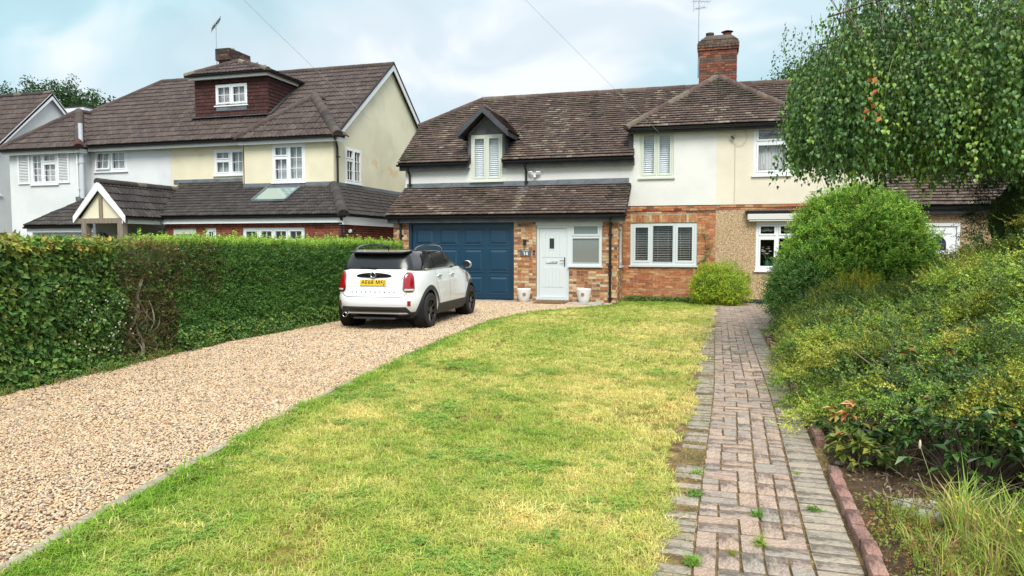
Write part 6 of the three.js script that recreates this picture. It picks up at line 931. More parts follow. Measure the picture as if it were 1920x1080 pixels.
// one folded leaf: base at p, pointing along d, facing f
function leafTris(P, K, p, d, f, L, W, col, fold = 0.25, curl = 0.2, wide = 0.45) {
  const s = d.clone().cross(f).normalize(), n = s.clone().cross(d).normalize();
  const at = (u, v, h) => p.clone().addScaledVector(d, u * L).addScaledVector(s, v * W * 0.5).addScaledVector(n, h * L);
  const b = at(0, 0, 0), m = at(0.5, 0, -fold * 0.35 - curl * 0.08), l = at(wide, -1, fold * 0.2), r = at(wide, 1, fold * 0.2), t = at(1, 0, -curl);
  for (const q of [b, m, l, b, r, m, l, m, t, m, r, t]) { P.push(q.x, q.y, q.z); K.push(col[0], col[1], col[2]); }
}
function ovate(P, K, p, d, f, L, W, col) {
  const s = d.clone().cross(f).normalize(), n = s.clone().cross(d).normalize(), at = (u, v, h) => p.clone().addScaledVector(d, u * L).addScaledVector(s, v * W * 0.5).addScaledVector(n, h * L);
  const c = [at(0, 0, 0), at(0.35, 0, -0.06), at(0.7, 0, -0.12), at(1.05, 0, -0.3)], e = (g) => [at(0.06, 0.55 * g, 0.02), at(0.3, g, 0.05), at(0.6, 0.72 * g, -0.04)];
  for (const g of [-1, 1]) { const [a, b, q] = e(g); for (const [x, y, z] of [[c[0], c[1], a], [a, c[1], b], [c[1], q, b], [c[1], c[2], q], [c[2], c[3], q]]) for (const w of g > 0 ? [x, y, z] : [x, z, y]) { P.push(w.x, w.y, w.z); K.push(col[0], col[1], col[2]); } }
}
function finish(P, K) { const g = new THREE.BufferGeometry(); g.setAttribute('position', new THREE.Float32BufferAttribute(P, 3)); g.setAttribute('color', new THREE.Float32BufferAttribute(K, 3)); g.computeVertexNormals(); return g; }
const rndDir = () => { const z = R(-1, 1), a = R(0, 6.2832), r = Math.sqrt(1 - z * z); return V(r * Math.cos(a), z, r * Math.sin(a)); };
const vary = (k = 0.2) => { const g = R(1 - k, 1 + k); return [g * R(0.85, 1.2), g, g * R(0.75, 1.15)]; };
// clump of leaves, +y outwards
function clump(n, rad, L, W, { up = 0.6, h = 0.7, fold, curl, wide } = {}) { const P = [], K = []; for (let i = 0; i < n; i++) { const a = R(0, 6.28), r = rad * Math.sqrt(rnd()), p = V(Math.cos(a) * r, R(-0.3, h) * rad, Math.sin(a) * r), d = rndDir().add(V(Math.cos(a) * 0.5, up, Math.sin(a) * 0.5)).normalize(), f = rndDir().multiplyScalar(0.7).add(V(0, 1, 0)); leafTris(P, K, p, d, f, L * R(0.65, 1.25), W * R(0.7, 1.2), vary(0.22), fold, curl, wide); } return finish(P, K); }
// twig along +y with two rows of small leaves
function sprig(len, n, L, W, { droop = 0.25, spread = 1.0 } = {}) { const P = [], K = [], az = R(0, 6.28); for (let i = 0; i < n; i++) { const t = (i + 0.5) / n, p = V(Math.cos(az) * droop * len * t * t, len * t * (1 - 0.2 * droop * t), Math.sin(az) * droop * len * t * t), s = i % 2 ? 1 : -1, d = V(s * spread * R(0.7, 1.1), R(0.3, 0.9), R(-0.6, 0.6)).applyAxisAngle(V(0, 1, 0), az + R(-0.5, 0.5)).normalize(); leafTris(P, K, p, d, rndDir().add(V(0, 0.6, 0)), L * R(0.7, 1.2) * (1.1 - 0.4 * t), W * R(0.8, 1.2), vary(0.15)); } for (let k = 0; k < 3; k++) { const x = 0.0016, w = [0.05, 0.04, 0.03]; const a = V(x, 0, 0), b = V(-x, 0, 0), c = V(Math.cos(az) * droop * len, len * 0.9, Math.sin(az) * droop * len); for (const q of [a, b, c]) { P.push(q.x, q.y, q.z); K.push(...w); } } return finish(P, K); }
const upQ = (n, spin) => new THREE.Quaternion().setFromUnitVectors(V(0, 1, 0), n).multiply(new THREE.Quaternion().setFromAxisAngle(V(0, 1, 0), spin));
// foliage part: samples [{p, n, c, s}] spread over a few leaf geometries
function foliage(parent, geos, samples, m, name = 'foliage') {
  const b = parent === scene ? V() : rootOf(parent).position, grp = geos.map(() => []); samples.forEach((s, i) => grp[i % geos.length].push(s)); const M4 = new THREE.Matrix4();
  geos.forEach((g, k) => { if (!grp[k].length) return; const im = new THREE.InstancedMesh(g, m, grp[k].length); grp[k].forEach((s, i) => { M4.compose(s.p.clone().sub(b), upQ(s.n, R(0, 6.28)), V(s.s, s.s * R(0.85, 1.15), s.s)); im.setMatrixAt(i, M4); im.setColorAt(i, s.c); }); im.name = name; im.castShadow = im.receiveShadow = true; im.userData.kind = 'stuff'; parent.add(im); });
}
// points on the outside of a heap of ellipsoids
function heapPoints(E, dens, colf, { depth = 0.14, size = [0.8, 1.25], upw = 0.25, rough = 0.1, ymin = 0.02, facing = true, dent = 0 } = {}) {
  const out = []; for (const [cx, cy, cz, rx, ry, rz] of E) {
    const area = 4 * Math.PI * Math.pow((Math.pow(rx * ry, 1.6) + Math.pow(rx * rz, 1.6) + Math.pow(ry * rz, 1.6)) / 3, 1 / 1.6), n = Math.round(area * dens);
    for (let i = 0; i < n; i++) {
      const d = rndDir(), k = 1 - R(0, depth) * R(0, 1) * 2 + rough * fbm(cx * 3 + d.x * 3.1, cy + d.y * 3.1, cz + d.z * 3.1, 3) * 1.6, p = V(cx + d.x * rx * k, cy + d.y * ry * k, cz + d.z * rz * k); const nn = V(d.x / rx, d.y / ry, d.z / rz).normalize(); if (dent) p.addScaledVector(nn, -dent * sstep(-0.02, 0.3, perlin.noise(p.x * 2.1, p.y * 3.0, p.z * 2.1) + 0.4 * perlin.noise(p.x * 4.7, p.y * 6, p.z * 4.7)));
      if (p.y < ymin) continue; if (facing && nn.dot(eye.clone().sub(p).normalize()) < -0.35) continue;
      if (E.some(([a, b, c, A, B, D]) => (a !== cx || c !== cz) && ((p.x - a) / A) ** 2 + ((p.y - b) / B) ** 2 + ((p.z - c) / D) ** 2 < 0.78)) continue;
      out.push({ p, n: nn.clone().multiplyScalar(1).add(V(0, upw, 0)).add(rndDir().multiplyScalar(0.45)).normalize(), c: colf(p, k, nn), s: R(...size) });
    }
  } return out;
}
function core(parent, E, k = 0.8, m = twigMat) { const gs = E.map(([cx, cy, cz, rx, ry, rz]) => { const g = new THREE.IcosahedronGeometry(1, 4), p = g.attributes.position; for (let i = 0; i < p.count; i++) { const d = V(p.getX(i), p.getY(i), p.getZ(i)), q = k * (1 + 0.25 * fbm(d.x * 2 + cx, d.y * 2, d.z * 2 + cz, 3)); p.setXYZ(i, cx + d.x * rx * q, Math.max(-0.05, cy + d.y * ry * q), cz + d.z * rz * q); } g.computeVertexNormals(); return g; }); return put('inner_foliage', gs, m, parent); }
const coreMat = mat([0.13, 0.20, 0.05], { rough: 1, map: T.mottle });
const mixC = (list) => (w = 0.2) => { const c = C(...pick(list)); return c.lerp(C(...pick(list)), rnd() * 0.6).multiplyScalar(R(1 - w, 1 + w)); };

// ---------------------------------------------------------------- long hedge on the left
{
  rnd = mulberry(101);
  const hedge = thing('hedge', 'long clipped privet hedge along the left side of the gravel drive', 'hedge', [-8.6, 0, -10.5]);
  const xf = (z) => { const t = [[-2, -7.55], [-6, -7.66], [-7.7, -7.84], [-10, -8.14], [-12, -8.06], [-14, -7.98], [-18, -8.02]]; for (let i = 0; i + 1 < t.length; i++) if (z <= t[i][0] && z >= t[i + 1][0]) return lerp(t[i][1], t[i + 1][1], (t[i][0] - z) / (t[i][0] - t[i + 1][0])); return z > -2 ? -7.55 : -8.02; };
  const top = (z) => 1.64 + 0.05 * perlin.noise(z * 0.8, 2.2, 1) + (z > -7 ? 0.03 : 0) - 0.03 * sstep(-10, -16, z), z0 = -3.2, z1 = -17.4;
  { const P = [], I = [], nz = 80, prof = 16; for (let i = 0; i <= nz; i++) { const z = lerp(z0, z1, i / nz), T0 = top(z); for (let j = 0; j <= prof; j++) { const t = j / prof; let x, y; if (t < 0.55) { y = lerp(-0.05, T0 - 0.1, t / 0.55); x = xf(z) - 0.2; } else { y = T0 - 0.1; x = lerp(xf(z) - 0.2, xf(z) - 1.15, (t - 0.55) / 0.45); } const k = 0.12 * fbm(x * 2, y * 2.2, z * 2, 3); P.push(x + k, Math.max(-0.05, y + k * 0.5), z); } } for (let i = 0; i < nz; i++) for (let j = 0; j < prof; j++) { const a = i * (prof + 1) + j, b = a + 1, c = a + prof + 1, d = c + 1; I.push(a, b, c, b, d, c); } const g = new THREE.BufferGeometry(); g.setAttribute('position', new THREE.Float32BufferAttribute(P, 3)); g.setIndex(I); g.computeVertexNormals(); put('inner_foliage', g, coreMat, hedge); }
  const big = [clump(9, 0.1, 0.072, 0.05, { up: 0.2 }), clump(9, 0.1, 0.06, 0.045, { up: 0.1 }), clump(8, 0.09, 0.08, 0.056, { up: 0 })], fine = [clump(16, 0.085, 0.036, 0.017), clump(16, 0.09, 0.032, 0.016), sprig(0.13, 14, 0.034, 0.016)], brown = [sprig(0.14, 16, 0.022, 0.011), clump(14, 0.08, 0.024, 0.012)], lime = [sprig(0.16, 13, 0.038, 0.017, { droop: 0.15 }), sprig(0.12, 12, 0.034, 0.016)];
  const A = [], B = [], D = [], E = [], colBig = mixC([[0.096, 0.212, 0.039], [0.154, 0.294, 0.053], [0.067, 0.156, 0.039], [0.230, 0.304, 0.062], [0.104, 0.208, 0.056]]), colFine = mixC([[0.089, 0.222, 0.043], [0.132, 0.297, 0.055], [0.067, 0.169, 0.039], [0.136, 0.256, 0.051]]), colBrown = mixC([[0.136, 0.136, 0.045], [0.176, 0.144, 0.064], [0.096, 0.120, 0.038], [0.208, 0.136, 0.072]]), colLime = mixC([[0.312, 0.480, 0.054], [0.228, 0.396, 0.048], [0.396, 0.528, 0.072]]), colGold = mixC([[0.384, 0.400, 0.072], [0.288, 0.352, 0.064], [0.360, 0.288, 0.072]]);
  for (let i = 0; i < 17000; i++) { // face
    const z = lerp(z0, z1, Math.pow(rnd(), 0.9)), y = R(0.02, 1) * (top(z) + 0.02), bump = 0.12 * fbm(z * 1.3, y * 1.6, 3, 3) + 0.06 * fbm(z * 4, y * 4, 8, 2), low = 0.08 * sstep(0.35, 0.0, y);
    const p = V(xf(z) + bump + low - R(0, 0.2) * rnd(), y, z), n = V(1, 0.35, 0).add(rndDir().multiplyScalar(0.6)).normalize(), e = z + 0.35 * fbm(z * 2, y * 1.5, 1, 2);
    const gap = e < -7.85 && e > -9.15; const s = R(0.8, 1.2), tp = sstep(1.45, 1.72, y);
    if (gap) { if (rnd() < 0.62) D.push({ p, n, c: colBrown(), s }); if (rnd() < 0.14) A.push({ p, n, c: colBig().multiplyScalar(0.9), s: s * 0.8 }); }
    else if (e > -7.85) A.push({ p, n, c: tp > rnd() * 1.6 ? colGold() : colBig(), s: s * (e > -6.6 ? 1.05 : 0.85) });
    else B.push({ p, n, c: e > -10.2 && rnd() < 0.5 * sstep(0.5, 1.3, y) ? colBrown() : colFine(), s });
    if (y < 0.3 && e < -9 && rnd() < 0.4) A.push({ p: p.clone().setX(p.x + 0.1), n, c: colBig(), s: 0.8 });
  }
  for (let i = 0; i < 9000; i++) { const z = lerp(z0, z1, rnd()), x = xf(z) + 0.04 - R(0, 1.15), p = V(x, top(z) + 0.05 * fbm(x * 3, z * 3, 1, 2) - R(0, 0.06), z), n = V(0.15, 1, 0).add(rndDir().multiplyScalar(0.45)).normalize(); if (z > -7.6) A.push({ p, n, c: rnd() < 0.5 ? colGold() : colBig().multiplyScalar(1.4), s: R(0.8, 1.1) }); else if (z > -9) (rnd() < 0.5 ? D : E).push({ p, n, c: rnd() < 0.4 ? colBrown() : colGold(), s: R(0.7, 1.1) }); else E.push({ p, n, c: colLime(), s: R(0.75, 1.25) * (rnd() < 0.06 ? 1.6 : 1) }); }
  for (let i = 0; i < 700; i++) { const y = R(0.1, 1.7), x = -8.02 - R(0, 1.1), p = V(x, y, z1 - 0.02 - R(0, 0.12)); B.push({ p, n: V(0.3, 0.3, -0.5).add(rndDir()).normalize(), c: colFine(), s: 1 }); }
  foliage(hedge, big, A, lfM); foliage(hedge, fine, B, lfM); foliage(hedge, brown, D, dullLeaf); foliage(hedge, lime, E, lfM);
  // bare stems in the thin stretch
  const st = []; const stem = (z, h, r) => { const pts = [V(xf(z) + 0.02, 0, z)]; for (let i = 1; i <= 5; i++) pts.push(V(xf(z) + 0.0 + R(-0.06, 0.05), h * i / 5, z + R(-0.09, 0.09))); st.push(tube(pts, r, 24, 6, 0.5)); const q = pts[3]; st.push(tube([q, q.clone().add(V(0.02, 0.14, 0.16)), q.clone().add(V(0.0, 0.3, 0.24))], r * 0.6, 8, 5, 0.5), tube([pts[2], pts[2].clone().add(V(0.03, 0.1, -0.14)), pts[2].clone().add(V(0, 0.25, -0.22))], r * 0.5, 8, 5, 0.5)); };
  stem(-8.3, 1.15, 0.022); stem(-8.15, 0.7, 0.011); stem(-8.55, 0.85, 0.010); put('bare_stem', st.map((g) => g), deadTwig, hedge);
  const fl = []; for (let i = 0; i < 44; i++) { const z = R(-7.95, -6.9), y = R(0.18, 0.95), c = V(xf(z) + 0.13 + R(-0.02, 0.04), y, z), g = new THREE.ConeGeometry(0.013, 0.014, 6); g.rotateZ(1.3); g.translate(c.x, c.y, c.z); fl.push(g); } put('white_flower', fl, mat([0.78, 0.78, 0.66], { rough: 0.8 }), hedge);
  // weeds and grass at the foot of the hedge
  rnd = mulberry(103); const wd = [], gr = []; for (let i = 0; i < 900; i++) { const z = lerp(z0, -17, rnd()), x = xf(z) + R(0.02, 0.2) + 0.12 * perlin.noise(z * 1.4, 3, 3), p = V(x, -0.005, z); if (rnd() < 0.5) wd.push({ p: p.clone().setY(R(0, 0.05)), n: V(0.3, 1, 0).add(rndDir().multiplyScalar(0.5)).normalize(), c: colFine().multiplyScalar(1.2), s: R(0.5, 1) }); else gr.push({ p, n: V(0.25, 1, 0).normalize(), c: rnd() < 0.5 ? C(0.16, 0.24, 0.04) : C(0.3, 0.27, 0.1), s: R(1.2, 2.6) }); }
  const un = new THREE.Group(); un.name = 'weeds'; scene.add(un); tag(un, 'low weeds and grass along the foot of the privet hedge', 'weeds', null, 'stuff'); foliage(un, [clump(8, 0.09, 0.05, 0.03)], wd, lfM, 'weed_leaves'); foliage(un, [bladeTuft(9, 0.06, 0.03, 0.9, 0.0024)], gr, grassMat, 'weed_blades');
}
// ---------------------------------------------------------------- shrubs on the right of the path
const lon = [sprig(0.2, 24, 0.027, 0.0155, { droop: 0.4 }), sprig(0.24, 28, 0.026, 0.015, { droop: 0.55 }), sprig(0.16, 20, 0.028, 0.016, { droop: 0.3 }), clump(20, 0.09, 0.027, 0.016)];
{
  rnd = mulberry(202);
  const heap = thing('shrub', 'broad arching olive-green small-leaved shrub mass right of the brick path', 'shrub', [2.6, 0, -8.5]);
  const E = [[3.0, 0.5, -9.3, 1.4, 0.66, 3.2], [3.45, 0.62, -7.0, 1.45, 0.9, 1.9], [2.05, 0.38, -11.6, 0.88, 0.6, 2.0], [4.0, 0.95, -9.0, 1.6, 1.05, 1.8], [3.3, 0.9, -6.9, 0.9, 0.9, 1.0], [2.05, 0.35, -7.3, 0.92, 0.55, 1.2], [1.75, 0.35, -9.3, 0.72, 0.56, 1.4], [2.9, 0.55, -5.9, 0.8, 0.8, 0.9], [1.85, 0.25, -5.85, 0.58, 0.38, 0.55], [4.3, 0.7, -11.5, 1.4, 0.7, 2.2], [2.9, 0.85, -6.55, 0.65, 0.66, 0.75], [2.3, 0.62, -8.2, 0.5, 0.36, 0.5], [2.6, 0.75, -10.2, 0.6, 0.42, 0.7], [1.7, 0.6, -10.6, 0.45, 0.36, 0.5], [3.2, 0.95, -7.9, 0.6, 0.48, 0.6], [1.6, 0.45, -8.3, 0.42, 0.3, 0.45], [2.35, 0.55, -6.5, 0.45, 0.36, 0.4], [1.36, 0.3, -8.0, 0.5, 0.42, 0.8], [1.42, 0.3, -7.0, 0.5, 0.42, 0.6], [1.5, 0.32, -9.6, 0.52, 0.45, 0.9], [1.78, 0.32, -12.6, 0.6, 0.5, 1.0], [1.75, 0.28, -5.75, 0.6, 0.42, 0.45], [2.4, 0.4, -5.7, 0.5, 0.5, 0.45]];
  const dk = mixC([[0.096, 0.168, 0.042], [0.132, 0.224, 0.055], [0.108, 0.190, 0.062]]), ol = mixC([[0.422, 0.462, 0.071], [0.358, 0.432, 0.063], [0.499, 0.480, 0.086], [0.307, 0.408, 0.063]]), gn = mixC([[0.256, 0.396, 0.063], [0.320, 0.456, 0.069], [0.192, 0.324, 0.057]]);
  core(heap, E.slice(0, 9), 0.5, coreMat); const den = (p) => ((p.x - 1.42) / 0.36) ** 2 + ((p.y - 0.36) / 0.26) ** 2 + ((p.z + 7.15) / 0.42) ** 2 < 1;
  const hollow = (p) => ((p.x - 1.35) / 0.42) ** 2 + ((p.y - 0.42) / 0.3) ** 2 + ((p.z + 6.75) / 0.55) ** 2 < 1;
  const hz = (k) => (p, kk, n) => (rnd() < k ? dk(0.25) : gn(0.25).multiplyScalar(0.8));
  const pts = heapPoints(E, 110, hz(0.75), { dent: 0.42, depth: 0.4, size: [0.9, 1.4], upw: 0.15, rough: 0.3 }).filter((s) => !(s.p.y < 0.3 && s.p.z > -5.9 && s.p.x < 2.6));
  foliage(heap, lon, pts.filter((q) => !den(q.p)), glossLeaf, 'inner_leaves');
  // arching fans of twigs, one over another
  const fans = [], seeds = heapPoints(E, 10.5, () => C(0, 0, 0), { dent: 0.42, depth: 0.12, rough: 0.5, ymin: 0.12, upw: 0 }).filter((s) => !(s.p.y < 0.3 && s.p.z > -5.9 && s.p.x < 2.6));
  for (const sd of seeds) {
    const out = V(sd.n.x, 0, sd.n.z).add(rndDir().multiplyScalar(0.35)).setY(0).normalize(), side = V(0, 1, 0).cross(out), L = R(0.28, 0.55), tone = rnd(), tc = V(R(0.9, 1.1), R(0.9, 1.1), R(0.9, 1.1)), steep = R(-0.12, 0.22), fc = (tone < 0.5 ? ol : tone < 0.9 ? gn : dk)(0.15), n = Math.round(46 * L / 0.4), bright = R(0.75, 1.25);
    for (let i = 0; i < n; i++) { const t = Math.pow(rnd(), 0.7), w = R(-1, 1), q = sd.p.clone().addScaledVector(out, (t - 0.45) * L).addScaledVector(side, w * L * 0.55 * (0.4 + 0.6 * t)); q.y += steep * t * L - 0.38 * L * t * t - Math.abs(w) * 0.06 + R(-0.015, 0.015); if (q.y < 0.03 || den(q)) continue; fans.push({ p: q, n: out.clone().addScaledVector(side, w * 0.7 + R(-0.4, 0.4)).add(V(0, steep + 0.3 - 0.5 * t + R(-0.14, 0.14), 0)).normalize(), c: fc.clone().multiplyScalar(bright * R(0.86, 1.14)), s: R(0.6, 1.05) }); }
  }
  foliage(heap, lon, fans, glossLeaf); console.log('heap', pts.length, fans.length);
  // long arching shoots standing out of the outline
  const sh = []; for (let i = 0; i < 420; i++) { const e = pick(E), d = rndDir(); if (d.y < 0.25) continue; const p = V(e[0] + d.x * e[3] * 0.98, e[1] + d.y * e[4] * 1.02, e[2] + d.z * e[5] * 0.98); sh.push({ p, n: V(d.x * 0.8, 0.6, d.z * 0.4).add(rndDir().multiplyScalar(0.4)).normalize(), c: ol(0.2), s: R(0.7, 1.1) }); } foliage(heap, [lon[1], lon[0]], sh, glossLeaf, 'shoot');
  const st = []; for (let i = 0; i < 46; i++) { const x = i < 20 ? R(1.3, 1.75) : R(1.45, 2.2), z = i < 20 ? R(-7.5, -6.9) : R(-7.3, -5.3), a = V(x + 0.3, 0, z - 0.1); st.push(tube([a, a.clone().add(V(R(-0.2, 0.05), R(0.25, 0.4), R(-0.1, 0.15))), a.clone().add(V(R(-0.45, 0.1), R(0.5, 0.75), R(-0.2, 0.3)))], R(0.004, 0.01), 10, 5, 0.5)); } for (let i = 0; i < 22; i++) { const a = V(R(1.2, 2.6), 0.03, R(-5.8, -4.7)); st.push(tube([a, a.clone().add(V(R(-0.2, 0.2), R(0.02, 0.1), R(-0.2, 0.2))), a.clone().add(V(R(-0.4, 0.4), R(0.0, 0.16), R(-0.3, 0.3)))], R(0.003, 0.007), 8, 4, 0.5)); } put('stem', st, mat([0.22, 0.17, 0.12], { rough: 0.95 }), heap);
}
{ // yellow-leaved patch peeping out behind
  rnd = mulberry(207); const t = thing('shrub', 'golden-yellow leaved shrub top peeping out behind the olive shrub mass', 'shrub', [3.9, 0, -11.9]); const E = [[3.85, 1.0, -12.4, 0.75, 0.52, 0.6], [2.3, 0.75, -12.9, 0.5, 0.35, 0.5]]; core(t, E, 0.7, coreMat); const y = mixC([[0.620, 0.552, 0.036], [0.504, 0.480, 0.048], [0.360, 0.432, 0.048]]); foliage(t, [clump(16, 0.09, 0.03, 0.016), sprig(0.14, 14, 0.03, 0.015)], heapPoints(E, 330, () => y(), { rough: 0.3 }), lfM);
}
{ // big rounded bush
  rnd = mulberry(210); const t = thing('bush', 'tall rounded leafy green bush in front of the pebble-dashed wall', 'bush', [2.7, 0, -16.4]);
  const E = [[2.85, 1.6, -16.4, 1.22, 1.12, 1.2], [2.35, 1.0, -16.0, 0.95, 0.95, 1.0], [3.25, 1.0, -15.9, 0.95, 0.95, 1.0], [1.75, 0.6, -15.3, 0.6, 0.66, 0.7], [1.85, 1.1, -15.9, 0.5, 0.55, 0.6]]; core(t, E, 0.76, coreMat);
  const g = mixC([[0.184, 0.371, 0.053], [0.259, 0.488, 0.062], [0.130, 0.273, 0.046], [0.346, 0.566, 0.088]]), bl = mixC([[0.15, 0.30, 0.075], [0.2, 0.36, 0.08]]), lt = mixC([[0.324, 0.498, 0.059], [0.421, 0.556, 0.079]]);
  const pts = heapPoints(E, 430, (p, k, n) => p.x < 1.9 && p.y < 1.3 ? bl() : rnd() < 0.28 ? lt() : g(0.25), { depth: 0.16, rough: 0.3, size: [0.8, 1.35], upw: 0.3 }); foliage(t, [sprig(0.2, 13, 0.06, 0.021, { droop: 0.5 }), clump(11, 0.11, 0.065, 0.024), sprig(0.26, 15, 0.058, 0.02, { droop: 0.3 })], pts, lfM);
  const sh = []; for (let i = 0; i < 130; i++) { const d = rndDir(); if (d.y < 0.3) continue; const e = E[i % 3]; sh.push({ p: V(e[0] + d.x * e[3], e[1] + d.y * e[4], e[2] + d.z * e[5]), n: V(d.x * 0.5, 1, d.z * 0.3).normalize(), c: lt(), s: R(1, 1.5) }); } foliage(t, [sprig(0.2, 12, 0.055, 0.02, { droop: 0.2 })], sh, lfM, 'shoot');
}
{ // lime shrub against the wall
  rnd = mulberry(214); const t = thing('shrub', 'compact lime-green shrub against the brick wall at the path end', 'shrub', [0.2, 0, -20.25]); const E = [[0.15, 0.56, -20.3, 0.68, 0.56, 0.5], [0.42, 0.4, -20.15, 0.45, 0.42, 0.42], [-0.15, 0.42, -20.2, 0.45, 0.42, 0.4]]; core(t, E, 0.78, coreMat);
  const y = mixC([[0.312, 0.480, 0.036], [0.408, 0.552, 0.048], [0.204, 0.372, 0.031], [0.504, 0.600, 0.060]]); foliage(t, [clump(14, 0.08, 0.04, 0.018), sprig(0.12, 12, 0.038, 0.017)], heapPoints(E, 520, () => y(0.25), { rough: 0.5, depth: 0.25 }), lfM);
}
{ // dark evergreen behind on the right and a paler tree by it
  rnd = mulberry(218); const t = thing('conifer', 'dark evergreen shrub under the birch at the right edge', 'conifer', [4.6, 0, -12.4]); const E = [[4.55, 2.0, -12.4, 0.75, 0.95, 0.8], [5.1, 2.7, -12.6, 0.9, 0.9, 0.9], [5.3, 1.6, -12.4, 1.0, 1.3, 0.9]]; core(t, E, 0.7, coreMat); const g = mixC([[0.032, 0.072, 0.029], [0.048, 0.096, 0.032], [0.024, 0.056, 0.026]]); foliage(t, [sprig(0.26, 24, 0.035, 0.01, { droop: 0.6 }), clump(18, 0.12, 0.035, 0.012)], heapPoints(E, 210, () => g(), { rough: 0.5, depth: 0.3 }), dullLeaf); put('trunk', tube([[4.6, 0, -12.4], [4.65, 1, -12.5], [4.9, 2.6, -12.6]], 0.09, 12, 7), twigMat, t);
  rnd = mulberry(219); const u = thing('shrub', 'fresh green leafy shrub at the right edge above the olive shrubs', 'shrub', [4.5, 0, -10.9]); const F = [[4.5, 1.95, -10.9, 0.5, 0.36, 0.5], [4.9, 2.25, -11.0, 0.5, 0.4, 0.5]]; core(u, F, 0.6, coreMat); const g2 = mixC([[0.160, 0.320, 0.048], [0.256, 0.448, 0.064], [0.112, 0.240, 0.045]]); foliage(u, [clump(11, 0.12, 0.055, 0.035), sprig(0.24, 12, 0.05, 0.03)], heapPoints(F, 170, () => g2(), { rough: 0.5, depth: 0.3 }), lfM);
}
// holly-leaved plants at the front of the bed, with bronze new leaves
{
  rnd = mulberry(222);
  const spiky = (label, x, y, z, r, h, cols, n, hot) => { const t = thing('mahonia', label, 'plant', [x, 0, z]); const P = [], K = [], st = []; for (let i = 0; i < n; i++) { const a = R(0, 6.28), rr = r * Math.sqrt(rnd()), b = V(Math.cos(a) * rr * 0.3, 0.02, Math.sin(a) * rr * 0.3), e = V(Math.cos(a) * rr, y + h * R(0.15, 1) * (1 - 0.4 * rr / r), Math.sin(a) * rr); st.push(tube([b, b.clone().lerp(e, 0.5).add(V(0, 0.05, 0)), e], 0.004, 6, 4, 0.5)); const m = 5 + Math.floor(rnd() * 4); for (let k = 0; k < m; k++) { const d = V(Math.cos(a + R(-1.4, 1.4)), R(-0.4, 0.7), Math.sin(a + R(-1.4, 1.4))).normalize(), hotOne = e.y > y + h * 0.62 && rnd() < hot, c = hotOne ? pick([[0.42, 0.17, 0.06], [0.46, 0.28, 0.08], [0.36, 0.08, 0.06], [0.40, 0.34, 0.10]]) : pick(cols), v = R(0.8, 1.2); leafTris(P, K, e.clone().addScaledVector(d, 0.012 * k * 0.3), d, V(0, 1, 0).add(rndDir().multiplyScalar(0.5)), R(0.06, 0.105), R(0.034, 0.055), c.map((q) => q * v), 0.35, 0.3, 0.5); } } const g = finish(P, K); const lm = addMesh('foliage', g, glossLeaf, t); lm.userData.kind = 'stuff'; putLocal('stem', st, twigMat, t); return t; };
  const gr = [[0.05, 0.115, 0.025], [0.075, 0.16, 0.032], [0.035, 0.085, 0.022], [0.11, 0.20, 0.04]], ol = [[0.20, 0.24, 0.04], [0.13, 0.2, 0.035], [0.26, 0.26, 0.05]];
  spiky('glossy dark green holly-leaved plant over the bare soil patch', 1.72, 0.14, -5.4, 0.46, 0.6, gr, 110, 0.12);
  spiky('glossy holly-leaved plant with bronze tips beside the darker one', 2.12, 0.16, -5.45, 0.4, 0.58, gr, 80, 0.25);
  spiky('low bronze and orange tipped plant hanging over the red brick edging', 1.1, 0.05, -6.15, 0.26, 0.36, gr.concat(ol), 42, 0.75);
  spiky('small fresh green plant spilling over the brick edging', 1.08, 0.02, -5.75, 0.2, 0.26, ol.concat([[0.10, 0.2, 0.035]]), 34, 0.05);
  spiky('rose-like leafy plant standing up amid the olive shrub mass', 1.75, 0.5, -6.3, 0.3, 0.38, gr.concat([[0.12, 0.23, 0.05]]), 30, 0.2);
}
